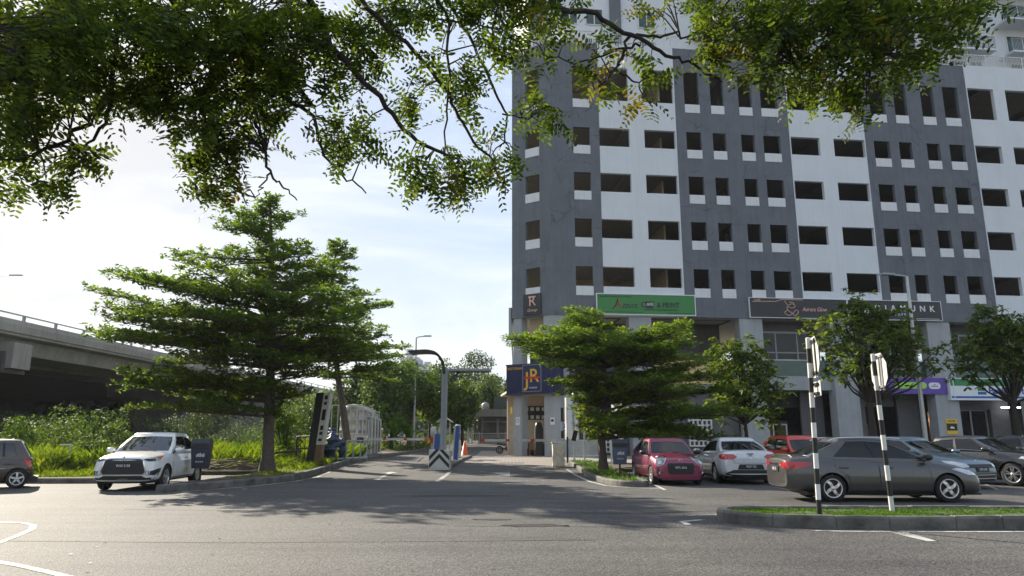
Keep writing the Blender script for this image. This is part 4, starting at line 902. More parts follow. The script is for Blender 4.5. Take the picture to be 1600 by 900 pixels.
    dirs = {'F': F, 'B': B, 'FL': (-.8, -.6, 0), 'BL': (.8, -.6, 0), 'T': (0, 0, -1), 'SL': (0, -1, 0)}
    for it in S['bits']:
        nme, dk, pts, mm, mir = it[:5]; off = it[5] if len(it) > 5 else .007; stp = it[6] if len(it) > 6 else .06
        d = dirs[dk]; par = t
        for sg in ((1, -1) if mir else (1,)):
            decal(nme, bvh, [(p[0], p[1] * sg, p[2]) for p in pts], (d[0], d[1] * sg, d[2]), mm, par, off, .03, stp)
    # ---- plates
    for (dk, s, zc) in S['plates']:
        d = -1 if dk == 'F' else 1
        hits = [bvh.ray_cast(Vector((-d * 5, y_, zc + q)), Vector((d, 0, 0)))[0] for y_ in (-.2, 0, .2) for q in (-.05, .05)]; hx = [h.x for h in hits if h is not None]
        x = (max(hx) + .02) if dk == 'F' else (min(hx) - .02)
        g = MB(); g.box(min(x, x + d * .03), max(x, x + d * .03), -.26, .26, zc - .06, zc + .06); p = g.build('number_plate', M['black'], t)
        text('plate_characters', s, .098, M['signwhite'], p, (x - d * .004, 0, zc), (math.pi / 2, 0, math.pi / 2 if dk == 'F' else -math.pi / 2), 'CENTER', .002, sx=.85)
    # underside pan and axle pieces
    g = MB(); g.box(ra - .5, fa + .5, -hw + .28, hw - .28, gc - .035, gc + .12); g.build('underbody', M['plastic'], t)
    S['extra'] and S['extra'](t, S, bvh, xf, xr, fa, ra, hw, pt)
    bm.free(); return t
SIDE4 = [(.0, 'A'), (.055, 'g1'), (.46, 'B'), (.50, 'g2'), (.84, 'C'), (1.0, 'C')]
SIDEH = [(.0, 'A'), (.06, 'g1'), (.42, 'B'), (.46, 'g2'), (.76, 'q'), (.785, 'g3'), (.9, 'C'), (1.0, 'C')]
P_white = carpaint('white_car_paint', (.8, .8, .79), 0, .3); P_pink = carpaint('rose_car_paint', (.23, .022, .07), .3, .3); P_gray = carpaint('graphite_car_paint', (.072, .072, .071), .45, .3)
P_red = carpaint('red_car_paint', (.6, .035, .02), .05, .3); P_blue = carpaint('blue_grey_car_paint', (.1, .16, .2), .4, .3); P_black = carpaint('black_car_paint', (.014, .014, .014), .1, .25); P_brown = carpaint('brown_car_paint', (.05, .036, .026), 0, .38)
P_silver = carpaint('silver_car_paint', (.6, .63, .66), .2, .32)
DARK = M['plastic']
def ring_emblem(t, x, y, z, r, m=M['chrome']): MB().lathe([(r, -.006), (r, .006), (r * .78, .008), (r * .78, -.006), (r, -.006)], (x, y, z), 18, axis='x').build('emblem', m, t)

# ---- white compact SUV
def suv_extra(t, S, bvh, xf, xr, fa, ra, hw, pt):
    hx = bvh.ray_cast(Vector((5, 0, .86)), Vector((-1, 0, 0)))[0].x + .02; g = MB()
    for a in (90, 210, 330):
        c, s = math.cos(R(a)), math.sin(R(a)); q = .055
        g.prism([(0, 0), (q * math.cos(R(a + 32)), q * math.sin(R(a + 32))), (q * 1.75 * c, q * 1.75 * s), (q * math.cos(R(a - 32)), q * math.sin(R(a - 32)))], (hx, 0, .86), (0, 1, 0), (0, 0, 1), (.012, 0, 0))
    g.build('emblem', M['chrome'], t)
    for sg in (-1, 1):
        g = MB(); g.lathe([(0, 0), (.06, 0), (.07, .03), (.055, .04)], (bvh.ray_cast(Vector((5, sg * .66, .5)), Vector((-1, 0, 0)))[0].x - .0, sg * .66, .5), 14, axis='x'); g.build('fog_lamp', M['lens'], t)
SUV = dict(L=4.3, W=1.79, H=1.625, wb=2.67, fo=.86, r=.345, rim=.225, gc=.235, paint=P_white, crown=.04, arch=1.12,
  top=[(-2.15, .82), (-2.12, .95), (-2.0, 1.08), (-1.6, 1.11), (-.2, 1.07), (.75, 1.05), (1.2, 1.02), (1.75, .95), (2.0, .89), (2.11, .8), (2.15, .68)],
  cab=dict(x=(1.02, .22, -1.4, -2.02), zb=(1.03, 1.12), wB=.9, wT=.68, wTr=.6, side=SIDEH, sag=.075, sagx=.4, r1=.89),
  rimstyle=(5, .22, .0, .16), plates=[('F', 'WA0 5158', .69)], trim=0, glass={'fg': M['carglasslt']},
  bits=[('grille_surround', 'F', [(2, -.56, .43), (2, .56, .43), (2, .62, .52), (2, .52, .87), (2, .42, .9), (2, -.42, .9), (2, -.52, .87), (2, -.62, .52)], M['chrome'], 0, .008),
        ('grille', 'F', [(2, -.53, .455), (2, .53, .455), (2, .58, .53), (2, .49, .85), (2, .4, .875), (2, -.4, .875), (2, -.49, .85), (2, -.58, .53)], DARK, 0, .016),
        ('bumper', 'F', [(2, -.86, .2), (2, .86, .2), (2, .86, .38), (2, .62, .36), (2, .5, .42), (2, -.5, .42), (2, -.62, .36), (2, -.86, .38)], DARK, 0, .012),
        ('headlight', 'FL', [(2.05, .44, .86), (1.95, .6, .79), (1.75, .82, .82), (1.55, .89, .95), (1.72, .86, .95), (2.0, .56, .9)], M['lens'], 1, .01),
        ('headlight_bezel', 'FL', [(2.05, .47, .85), (1.98, .58, .81), (1.86, .74, .82), (1.86, .74, .88), (2.0, .58, .88)], M['carglass'], 1, .014),
        ('indicator', 'FL', [(1.73, .83, .84), (1.58, .89, .93), (1.7, .87, .94), (1.8, .8, .92)], M['amber'], 1, .016),
        ('fog_lamp_recess', 'FL', [(2, .62, .44), (1.9, .76, .43), (1.8, .85, .52), (1.75, .88, .62), (1.85, .8, .6), (2, .62, .53)], DARK, 1, .01),
        ('fog_lamp_trim', 'FL', [(1.86, .79, .43), (1.8, .855, .53), (1.75, .885, .63), (1.72, .9, .63), (1.77, .88, .53), (1.83, .82, .42)], M['chrome'], 1, .014),
        ('wheel_arch_trim', 'SL', [(-1.9, .9, .26), (-1.9, .9, .36), (-1.7, .9, .36), (-1.7, .9, .26)], DARK, 1, .008),
        ('tail_light', 'BL', [(-2.1, .55, .95), (-2.0, .8, .93), (-1.85, .87, 1.05), (-2.05, .7, 1.07)], M['redlens'], 1, .01)],
  extra=suv_extra)
g_ = Vector((.09, -.996)); fc = Vector((-10.83, 21.2))
car('sport_utility_car', 'white sport utility car with a large dark grille nosing out beside the grass verge', (fc.x - g_.x * 1.29 , fc.y - g_.y * 1.29, 0), g_, SUV)

# ---- rose pink small hatchback
def pink_extra(t, S, bvh, xf, xr, fa, ra, hw, pt):
    ring_emblem(t, bvh.ray_cast(Vector((5, 0, .74)), Vector((-1, 0, 0)))[0].x + .012, 0, .74, .05)
    for z in (.45, .53, .62): 
        x = bvh.ray_cast(Vector((5, 0, z)), Vector((-1, 0, 0)))[0].x + .02; MB().box(x - .02, x, -.36, .36, z - .006, z + .006).build('grille_bar', M['darksteel'], t)
    g = MB(); g.box(-1.5, -1.25, -.46, .46, 1.385, 1.41); g.build('spoiler', P_pink, t, bevel=.01)
    g = MB(); g.box(1.6, 1.77, -.6, .6, .18, .21); g.build('bumper_lip', P_pink, t, bevel=.01)
    for sg in (-1, 1): MB().lathe([(0, 0), (.035, 0), (.045, .02)], (bvh.ray_cast(Vector((5, sg * .66, .4)), Vector((-1, 0, 0)))[0].x + .005, sg * .66, .4), 12, axis='x').build('fog_lamp', M['lens'], t)
def oval(x, y, z, ry, rz, tilt=0, n=18): return [(x, y + ry * math.cos(a) * math.cos(tilt) - rz * math.sin(a) * math.sin(tilt), z + ry * math.cos(a) * math.sin(tilt) + rz * math.sin(a) * math.cos(tilt)) for a in [2 * math.pi * k / n for k in range(n)]]
PINK = dict(L=3.58, W=1.62, H=1.47, wb=2.36, fo=.68, r=.29, rim=.2, gc=.17, paint=P_pink, crown=.05, arch=1.12, sillm=P_pink, mirm=DARK, glass={'g1': M['carglasslt']},
  top=[(-1.79, .72), (-1.75, .86), (-1.6, .95), (-1.2, .97), (-.2, .94), (.7, .95), (1.0, .93), (1.4, .85), (1.62, .76), (1.74, .64), (1.79, .5)],
  cab=dict(x=(.93, .28, -1.25, -1.66), zb=(.92, .98), wB=.9, wT=.7, wTr=.66, side=SIDE4, sag=.05, sagx=.15, r1=.88),
  rimstyle=(7, .2, 0, 0), plates=[('F', 'WYL 3016', .54)],
  bits=[('grille', 'F', [(2, -.36, .34), (2, .36, .34), (2, .42, .42), (2, .42, .64), (2, .38, .68), (2, -.38, .68), (2, -.42, .64), (2, -.42, .42)], DARK, 0, .008),
        ('headlight', 'FL', [(p[0] - (p[1] - .5) * .6, p[1], p[2]) for p in oval(1.68, .615, .745, .135, .155, -.25)], M['chrome'], 1, .012), ('headlight_lens', 'FL', [(p[0] - (p[1] - .5) * .6, p[1], p[2]) for p in oval(1.68, .615, .74, .12, .138, -.25)], M['lensdk'], 1, .02), ('headlight_bulb', 'FL', [(p[0] - (p[1] - .5) * .6, p[1], p[2]) for p in oval(1.68, .6, .7, .05, .055, 0)], M['lens'], 1, .026),
        ('fog_lamp_recess', 'FL', [(1.7, .52, .36), (1.6, .7, .36), (1.55, .76, .42), (1.6, .68, .46), (1.7, .56, .42)], DARK, 1, .008),
        ('indicator', 'FL', [(1.48, .72, .86), (1.44, .76, .84), (1.4, .77, .88), (1.45, .72, .89)], M['signwhite'], 1, .008),
        ('tail_light', 'BL', [(-1.72, .62, .7), (-1.6, .76, .7), (-1.5, .78, .98), (-1.66, .66, .98)], M['redlens'], 1, .01)],
  extra=pink_extra)
def place(front, hv, S):  # front: middle of the front axle on the ground
    hv = Vector(hv).normalized(); d = S['L'] / 2 - S['fo']; return (front[0] - hv.x * d, front[1] - hv.y * d, gz(front[1]))
car('hatchback_car', 'rose pink rounded hatchback car parked nose out beside the tree on the kerb', place((5.2, 23.5), (.06, -1), PINK), (.06, -1), PINK)

# ---- silver white saloon seen from the back
def sal_extra(t, S, bvh, xf, xr, fa, ra, hw, pt):
    ring_emblem(t, bvh.ray_cast(Vector((-5, 0, .86)), Vector((1, 0, 0)))[0].x - .012, 0, .86, .06)
    x = bvh.ray_cast(Vector((-5, 0, .93)), Vector((1, 0, 0)))[0].x; MB().box(x - .02, x + .03, -.1, .1, .94, .965).build('boot_handle', DARK, t)
    MB().box(-.75, -.7, -.02, .02, 1.46, 1.5).build('aerial', DARK, t)
SAL = dict(L=4.6, W=1.84, H=1.48, wb=2.67, fo=.95, r=.325, rim=.215, gc=.17, paint=P_silver, crown=.035,
  top=[(-2.3, .78), (-2.27, .95), (-2.1, 1.03), (-1.7, 1.05), (-1.0, .99), (.9, .97), (1.2, .94), (1.8, .84), (2.1, .76), (2.25, .64), (2.3, .5)],
  cab=dict(x=(1.1, .22, -.98, -1.78), zb=(.95, 1.03), wB=.9, wT=.66, wBr=.84, wTr=.62, side=SIDE4, sag=.06, sagx=-.05, r1=.9, cr=.16),
  rimstyle=(5, .25, 0, .15), plates=[('B', 'WLP 722', .56)], glass={'g2': M['carglasslt']},
  bits=[('tail_light', 'BL', [(-2.3, .42, .86), (-2.27, .5, .79), (-2.15, .75, .77), (-1.95, .9, .82), (-1.9, .91, .9), (-2.1, .8, .95), (-2.27, .52, .94)], M['redlens'], 1, .01),
        ('boot_seam', 'B', [(-2.2, -.58, .8), (-2.2, -.5, .66), (-2.2, .5, .66), (-2.2, .58, .8), (-2.2, .575, .8), (-2.2, .49, .668), (-2.2, -.49, .668), (-2.2, -.575, .8)], DARK, 0, .004),
        ('plate_recess', 'B', [(-2.2, -.42, .47), (-2.2, .42, .47), (-2.2, .36, .63), (-2.2, -.36, .63)], DARK, 0, .006),
        ('bumper', 'B', [(-2.2, -.9, .2), (-2.2, .9, .2), (-2.2, .84, .34), (-2.2, .55, .46), (-2.2, -.55, .46), (-2.2, -.84, .34)], DARK, 0, .008),
        ('headlight', 'FL', [(2.15, .5, .74), (1.95, .78, .72), (1.75, .87, .82), (2.0, .7, .82)], M['lens'], 1, .01)],
  extra=sal_extra)
hv = (.03, 1); car('saloon_car', 'silver white saloon car seen from its back, between the pink and the dark grey cars', (7.55 + .03 * 1.32, 24.15 + 1.32, 0), hv, SAL)

# ---- red hatchback further back
def none(*a): pass
RED = dict(PINK, L=3.9, W=1.68, H=1.55, wb=2.45, paint=P_red, sillm=DARK, mirm=P_red, top=[(-1.95, .75), (-1.9, .92), (-1.7, 1.02), (-1.2, 1.02), (0, .99), (.8, .98), (1.1, .97), (1.6, .88), (1.8, .8), (1.9, .68), (1.95, .55)],
  cab=dict(x=(1.05, .45, -1.35, -1.8), zb=(.97, 1.03), wB=.9, wT=.72, wTr=.66, side=SIDE4, sag=.05, r1=.88), plates=[('F', 'VEM 418', .5)],
  bits=[('grille', 'F', [(2, -.4, .36), (2, .4, .36), (2, .45, .7), (2, -.45, .7)], DARK, 0, .008), ('headlight', 'FL', [(1.85, .5, .74), (1.7, .72, .74), (1.55, .8, .86), (1.75, .65, .88)], M['lens'], 1, .01), ('tail_light', 'BL', [(-1.9, .62, .8), (-1.75, .78, .8), (-1.65, .8, 1.05), (-1.82, .66, 1.05)], M['redlens'], 1, .01)], extra=none)
car('hatchback_car', 'bright red hatchback car showing only its roof between the silver and grey saloons', place((10.75, 25.9), (.1, -1), RED), (.1, -1), RED)

# ---- graphite saloon, nearest
def gr_extra(t, S, bvh, xf, xr, fa, ra, hw, pt):
    MB().box(xf - .4, xf - .015, -.62, .62, .16, .2).build('bumper_lip', DARK, t, bevel=.012)
    MB().tube(bezier_pts([(-2.02, -.62, 1.0), (-2.06, -.4, 1.045), (-2.06, .4, 1.045), (-2.02, .62, 1.0)], 4), .02, 6).build('boot_spoiler', P_gray, t)
    for sg in (-1, 1): MB().tube(bezier_pts([(-1.15, sg * .57, 1.37), (-.9, sg * .57, 1.445), (0, sg * .6, 1.46), (.5, sg * .6, 1.43)], 4), .014, 6).build('roof_gutter', M['chrome'], t)
    hx = bvh.ray_cast(Vector((-5, 0, .72)), Vector((1, 0, 0)))[0].x; MB().box(hx - .02, hx + .02, -.35, .35, .83, .86).build('boot_trim', M['chrome'], t)
GRA = dict(L=4.5, W=1.74, H=1.485, wb=2.62, fo=.86, r=.31, rim=.215, gc=.175, paint=P_gray, crown=.04, arch=1.14, trim=0, sillm=P_gray,
  top=[(-2.25, .8), (-2.22, .93), (-2.08, 1.0), (-1.7, 1.03), (-1.0, .985), (.5, .955), (1.05, .935), (1.3, .9), (1.75, .8), (2.02, .71), (2.18, .6), (2.25, .45)],
  cab=dict(x=(1.22, .22, -1.05, -1.85), zb=(.94, 1.01), wB=.9, wT=.68, wBr=.84, wTr=.64, side=[(.0, 'A'), (.05, 'g1'), (.43, 'B'), (.455, 'g2'), (.8, 'C'), (1.0, 'C')], sag=.055, sagx=-.05, r1=.9, cr=.14),
  rimstyle=(4, .34, .35, 0), plates=[('B', 'VBT 39', .72)], handle=P_gray, mirm=DARK,
  bits=[('tail_light', 'BL', [(-2.22, .34, .84), (-2.2, .5, .77), (-2.05, .74, .73), (-1.8, .87, .79), (-1.68, .87, .87), (-1.9, .84, .9), (-2.15, .6, .92)], M['redlens'], 1, .012),
        ('headlight', 'FL', [(2.18, .4, .62), (2.05, .66, .6), (1.85, .82, .62), (1.55, .86, .74), (1.7, .84, .77), (2.05, .6, .7)], M['lens'], 1, .01),
        ('grille', 'F', [(2.2, -.5, .3), (2.2, .5, .3), (2.2, .42, .62), (2.2, -.42, .62)], DARK, 0, .008),
        ('bumper', 'B', [(-2.2, -.75, .22), (-2.2, .75, .22), (-2.2, .6, .36), (-2.2, -.6, .36)], DARK, 0, .008)],
  extra=gr_extra)
hv = Vector((1, -.035)).normalized(); nn = Vector((-hv.y, hv.x))
mid = Vector((8.7, 17.1)) + nn * (.755); car('saloon_car', 'graphite grey saloon car side on behind the two striped sign posts', (mid.x - hv.x * (2.25 - .86 - 1.31), mid.y - hv.y * (2.25 - .86 - 1.31), 0), hv, GRA)

# ---- blue grey saloon and black crossover
def bl_extra(t, S, bvh, xf, xr, fa, ra, hw, pt):
    ring_emblem(t, bvh.ray_cast(Vector((5, 0, .78)), Vector((-1, 0, 0)))[0].x + .01, 0, .78, .045)
    for z in (.3, .4): x = bvh.ray_cast(Vector((5, 0, z)), Vector((-1, 0, 0)))[0].x + .015; MB().box(x - .03, x, -.55, .55, z - .012, z + .012).build('grille_bar', M['chrome'], t)
BLU = dict(SAL, W=1.76, H=1.5, L=4.45, paint=P_blue, plates=[('F', 'VCP 6109', .55)], trim=0, glass={},
  top=[(-2.22, .78), (-2.19, .93), (-2.05, 1.0), (-1.7, 1.03), (-1.0, 1.0), (.8, 1.0), (1.1, .98), (1.7, .88), (2.0, .79), (2.17, .66), (2.22, .5)],
  cab=dict(x=(1.12, .22, -.95, -1.75), zb=(.97, 1.03), wB=.9, wT=.66, wBr=.84, wTr=.62, side=SIDE4, sag=.06, r1=.9, cr=.16),
  bits=[('grille', 'F', [(2.2, -.55, .6), (2.2, .55, .6), (2.2, .62, .7), (2.2, -.62, .7)], DARK, 0, .008), ('lower_grille', 'F', [(2.2, -.5, .24), (2.2, .5, .24), (2.2, .6, .44), (2.2, -.6, .44)], DARK, 0, .008),
        ('headlight', 'FL', [(2.15, .48, .63), (1.98, .72, .6), (1.7, .86, .72), (1.62, .87, .8), (1.85, .78, .78), (2.1, .55, .73)], M['lens'], 1, .012), ('tail_light', 'BL', [(-2.2, .45, .85), (-2.05, .75, .8), (-1.85, .86, .9), (-2.1, .7, .95)], M['redlens'], 1, .01)], extra=bl_extra)
car('saloon_car', 'blue grey saloon car parked behind the nose of the graphite grey one', place((13.2, 22.15), (.41, -.91), BLU), (.41, -.91), BLU)
CRO = dict(SUV, L=4.4, H=1.53, W=1.8, paint=P_black, trim=1, gc=.2, r=.35, rim=.25, rimstyle=(5, .16, 0, .2), plates=[('F', 'VDF 2281', .6)], glass={},
  bits=[('grille', 'F', [(2, -.5, .5), (2, .5, .5), (2, .6, .8), (2, -.6, .8)], DARK, 0, .01), ('headlight', 'FL', [(2.05, .56, .78), (1.9, .74, .76), (1.6, .89, .84), (1.7, .86, .9), (2.0, .66, .86)], M['lens'], 1, .012), ('tail_light', 'BL', [(-2.1, .55, .95), (-2.0, .8, .93), (-1.85, .87, 1.05), (-2.05, .7, 1.07)], M['redlens'], 1, .01)], extra=none)
CRO['cab'] = dict(SUV['cab'], x=(1.0, .2, -1.3, -1.95), sag=.07)
car('crossover_car', 'black crossover car with chrome window trim at the right edge, front wheel showing', place((16.05, 22.95), (.47, -.88), CRO), (.47, -.88), CRO)
RED2 = dict(RED, paint=P_black, mirm=P_black, plates=[('F', 'WWK 604', .5)])
car('hatchback_car', 'dark hatchback car peeping out behind the black crossover at the right edge', place((22.0, 28.6), (.62, -.78), RED2), (.62, -.78), RED2)
# ---- old brown hatchback at the left edge
BRO = dict(PINK, L=3.4, W=1.5, H=1.42, wb=2.3, fo=.76, r=.28, rim=.185, gc=.2, paint=P_brown, sillm=DARK, mirm=DARK, roofm=P_brown, crown=.03,
  top=[(-1.7, .8), (-1.67, .86), (-1.55, .9), (-1.2, .91), (-.2, .89), (.75, .89), (1.0, .87), (1.5, .79), (1.62, .72), (1.68, .62), (1.7, .5)],
  cab=dict(x=(1.0, .42, -1.42, -1.66), zb=(.87, .9), wB=.92, wT=.76, wTr=.74, side=[(.0, 'A'), (.05, 'g1'), (.42, 'B'), (.45, 'g2'), (.74, 'q'), (.765, 'g3'), (.88, 'C'), (1.0, 'C')], sag=.03, r1=.9, cf=.06, ct=.05, cr=.05),
  rimstyle=(5, .3, 0, 0), plates=[], glass={'g2': M['carglasslt'], 'g3': M['carglasslt']},
  bits=[('tail_light', 'BL', [(-1.66, .62, .62), (-1.62, .72, .62), (-1.5, .75, .84), (-1.62, .66, .84)], M['redlens'], 1, .01), ('rub_strip', 'SL', [(-1.45, .75, .56), (1.45, .75, .56), (1.45, .75, .59), (-1.45, .75, .59)], M['greysteel'], 1, .01, .2), ('bumper', 'B', [(-1.6, -.72, .36), (-1.6, .72, .36), (-1.6, .72, .54), (-1.6, -.72, .54)], DARK, 0, .02), ('headlight', 'FL', [(1.6, .4, .6), (1.55, .66, .6), (1.5, .68, .72), (1.6, .4, .72)], M['lens'], 1, .01)], extra=none)
hv = Vector((-.85, -.52)).normalized(); lf = Vector((-hv.y, hv.x)); ctr = Vector((-14.5, 21.65)) - lf * .64 + hv * 1.36
car('hatchback_car', 'old dark brown hatchback car cut off by the left edge of the view', (ctr.x, ctr.y, 0), hv, BRO)
# ================================================================== street furniture, gate, flyover
def T_(loc, rz=0): return Matrix.Translation(loc) @ Matrix.Rotation(rz, 4, 'Z')
# ---- two stop signs seen from behind, on black and white posts
def stop_sign(label, x, y, h, nrm_, r, plate, band, lean):
    z0 = .15; t = thing('stop_sign', label, 'road sign', (x, y, z0)); mb = MB(); n = int((h) / band)
    for k in range(n + 1):
        a, b = k * band, min(h, (k + 1) * band)
        if b <= a: break
        mb.lathe([(.042, a), (.042, b)], (0, 0, 0), 14, (k + (1 if plate else 0)) % 2)
    mb.lathe([(.042, h), (.03, h + .01), (0, h + .012)], (0, 0, 0), 14, 0)
    p = mb.build('post', [M['whitepaint'], M['black']], t)
    for v in p.data.vertices: v.co.x += lean * v.co.z
    n_ = Vector((nrm_[0], nrm_[1], 0)).normalized(); a = Vector((-n_.y, n_.x, 0)); top = Vector((lean * h, 0, 0))
    c = top + n_ * -.075 + Vector((0, 0, h - r * .96)); oct_ = [(r * math.cos(R(22.5 + 45 * k)) / math.cos(R(22.5)), r * math.sin(R(22.5 + 45 * k)) / math.cos(R(22.5))) for k in range(8)]
    mb = MB(); mb.prism(oct_, c, a, (0, 0, 1), -n_ * .006, 0); mb.prism(oct_, c - n_ * .0065, a, (0, 0, 1), -n_ * .003, 1)
    mb.build('sign_plate', [M['offwhite'], M['red']], t)
    tx = text('lettering', 'BERHENTI', .12, M['signwhite'], t, c - n_ * .012, (math.pi / 2, 0, math.atan2(-n_.y, -n_.x) + math.pi / 2), 'CENTER', .002, sx=.9, bold=.004)
    mb = MB()
    for q in (-.13, .13): mb.prism([(q - .03, -r * .92), (q + .03, -r * .92), (q + .03, r * .92), (q - .03, r * .92)], c + n_ * .002, a, (0, 0, 1), n_ * .016)
    for zz in (-.28, .28): mb.prism([(-.2, zz - .02), (.2, zz - .02), (.2, zz + .02), (-.2, zz + .02)], c + n_ * .018, a, (0, 0, 1), n_ * .02)
    mb.build('bracket', M['steel' if not plate else 'darksteel'], t)
    if plate:
        c2 = c - Vector((0, 0, r + .2)); mb = MB(); mb.prism([(-.3, -.13), (.3, -.13), (.3, .13), (-.3, .13)], c2, a, (0, 0, 1), -n_ * .008); mb.build('sub_plate', M['offwhite'], t)
        mb = MB(); [mb.prism([(-.2, z - .018), (.2, z - .018), (.2, z + .018), (-.2, z + .018)], c2, a, (0, 0, 1), n_ * .05) for z in (-.08, .08)]; mb.build('sub_bracket', M['darksteel'], t)
stop_sign('back of a road sign turned edge on above a small plate, left striped post', 5.25, 12.75, 3.05, (-.93, .18), .36, True, .26, .02)
stop_sign('back of an octagonal road sign showing its pale face, on the right striped post', 6.83, 13.4, 2.83, (-1, .08), .34, False, .27, -.02)
# ---- litter bins
def bin_(label, x, y, rz, dark, z0=.15):
    t = thing('litter_bin', label, 'litter bin', (x, y, gz(y) + z0), rz)
    mb = MB(); A = [(-.22, -.17), (.22, -.17), (.22, .17), (-.22, .17)]; B = [(-.27, -.2), (.27, -.2), (.27, .2), (-.27, .2)]
    V = [(p, q, .38) for p, q in A] + [(p, q, .98) for p, q in B]; mb.add(V, [(3, 2, 1, 0), (4, 5, 6, 7), (0, 1, 5, 4), (1, 2, 6, 5), (2, 3, 7, 6), (3, 0, 4, 7)])
    body = mb.build('body', M['bindk' if dark else 'bin'], t, bevel=.015)
    mb = MB(); mb.prism([(-.21, .985), (.21, .985), (.19, 1.2), (.05, 1.27), (-.12, 1.27), (-.21, 1.14)], (-.28, 0, 0), (0, 1, 0), (0, 0, 1), (.56, 0, 0)); mb.build('hood', M['bindk'], t, bevel=.015)
    mb = MB(); mb.box(-.2, .2, -.225, -.2, 1.03, 1.13); mb.build('opening', M['black'], t)
    mb = MB(); mb.tube([(0, .05, -.15), (0, .05, .4)], .035, 8); mb.build('post', M['darksteel'], t)
    y_ = -.198
    for k in range(5): MB().prism([(-.1 + .05 * k, .72 + .03 * (k % 2)), (-.06 + .05 * k, .72), (-.05 + .05 * k, .82), (-.09 + .05 * k, .8 + .03 * (k % 3))], (0, y_, 0), (1, 0, 0), (0, 0, 1), (0, .012, 0)).build('sticker', M['offwhite'], t)
    for k in range(4): MB().box(-.1 + .06 * k, -.07 + .06 * k, y_ + .005, y_ + .016, .56, .6).build('sticker', M['offwhite'], t)
    if not dark: MB().box(-.31, -.275, -.17, .18, .4, 1.2).build('side_panel', M['offwhite'], t)
    return t
bin_('dark plastic litter bin on a post behind the white sport utility car', -9.62, 22.75, .12, True)
bin_('blue grey litter bin with white side beside the right tree trunk', 3.9, 26.6, -.05, False, .13)
# ---- guide post by the left verge
t = thing('guide_post', 'thin white post with a short crossbar by the left verge', 'post', (-16.73, 27.6, .15)); MB().tube([(0, 0, 0), (.12, 0, 1.05)], .035).build('post', M['offwhite'], t); MB().box(-.3, .16, -.03, .03, 1.02, 1.07).build('crossbar', M['offwhite'], t)
# ---- entrance island
def isl_kerb(): 
    P = [(-3.65, 33.5), (-2.75, 33.5), (-2.55, 47), (-3.35, 47)]; return sheet('entrance_island', P, .14, M['kerb'], skirt=.2)
isl_kerb()
t = thing('barrier_block', 'cream concrete block with black chevrons at the nose of the entrance island', 'concrete block', (-3.21, 32.4, gz(32.4)))
MB().box(-.46, .46, 0, 1.0, 0, .86).build('block', M['offwhite'], t, bevel=.02)
g = MB()
for k in range(3):
    z = -.16 + .34 * k; P0 = [(0, z + .36), (.44, z - .1), (.44, z + .08), (0, z + .54), (-.44, z + .08), (-.44, z - .1)]
    bm = bmesh.new(); bm.faces.new([bm.verts.new((p, q, 0)) for p, q in P0])
    for co_, no in (((0, .01, 0), (0, -1, 0)), ((0, .88, 0), (0, 1, 0))): bmesh.ops.bisect_plane(bm, geom=bm.verts[:] + bm.edges[:] + bm.faces[:], plane_co=co_, plane_no=no, clear_outer=True)
    for f in bm.faces: g.prism([(v.co.x, v.co.y) for v in f.verts], (0, -.008, 0), (1, 0, 0), (0, 0, 1), (0, .006, 0))
    bm.free()
g.build('chevron', M['black'], t)
t = thing('gate_canopy', 'grey steel double post carrying two flat canopies over the car park lanes', 'canopy', (-3.2, 34.2, gz(34.2) + .14))
mb = MB(); mb.box(-.14, -.03, -.1, .1, 0, 4.75); mb.box(.04, .14, -.1, .1, 0, 4.45); mb.box(-.03, .04, -.05, .05, 0, 4.3); mb.build('post', M['greysteel'], t, bevel=.01)
# curved arm: flat band that rises from the post and bends over to the left
prof = bezier_pts([(-.02, 0, 4.2), (-.12, 0, 4.75), (-.38, 0, 5.12), (-.75, 0, 5.24), (-1.3, 0, 5.23), (-1.68, 0, 5.2)], 5); mb = MB(); V = []
for i, p in enumerate(prof):
    wy = .12 + .55 * min(1, max(0, (i - 4) / 12)); th = .14 - .08 * min(1, i / len(prof))
    d = (prof[min(i + 1, len(prof) - 1)] - prof[max(i - 1, 0)]).normalized(); nn_ = Vector((-d.z, 0, d.x)) * th / 2
    V += [p + nn_ + Vector((0, -wy, 0)), p + nn_ + Vector((0, wy, 0)), p - nn_ + Vector((0, wy, 0)), p - nn_ + Vector((0, -wy, 0))]
mb.add(V, [(i * 4 + j, i * 4 + (j + 1) % 4, i * 4 + 4 + (j + 1) % 4, i * 4 + 4 + j) for i in range(len(prof) - 1) for j in range(4)], 0, False); mb.add(V[-4:], [(0, 1, 2, 3)]); mb.add(V[:4], [(0, 1, 2, 3)])
mb.build('canopy', M['darksteel'], t)
mb = MB(); mb.box(.2, 2.2, -.5, .5, 4.3, 4.4); mb.box(.05, .5, -.08, .08, 4.2, 4.32); mb.build('canopy', M['greysteel'], t, bevel=.01)
mb = MB(); mb.box(.5, 2.1, -.06, .06, 4.26, 4.298); mb.tube([(.2, 0, 3.9), (.7, 0, 4.27)], .03); mb.build('brace', M['darksteel'], t)
def machine(label, x, y, w, d, h, tilt, extra):
    t = thing('ticket_machine', label, 'ticket machine', (x, y, gz(y) + .14)); T = Matrix.Rotation(tilt, 4, 'Y')
    MB().box(-w / 2, w / 2, -d / 2, d / 2, 0, h, T=T).build('cabinet', M['blue'], t, bevel=.02); MB().box(-w / 2 - .06, -w / 2 - .002, -d / 2 + .02, d / 2, .0, h, T=T).build('side_panel', M['offwhite'], t)
    if extra: mb = MB(); mb.box(-.3, -.02, -d / 2 - .3, -d / 2 - .1, .25, .62, m=0); mb.lathe([(.1, 0), (.1, .03), (0, .03)], (-.16, -d / 2 - .33, .45), 14, 1, axis='y'); mb.box(-.24, -.08, -d / 2 - .28, -d / 2 - .12, 0, .25, m=1); mb.build('meter', [M['offwhite'], M['black']], t)
    return t
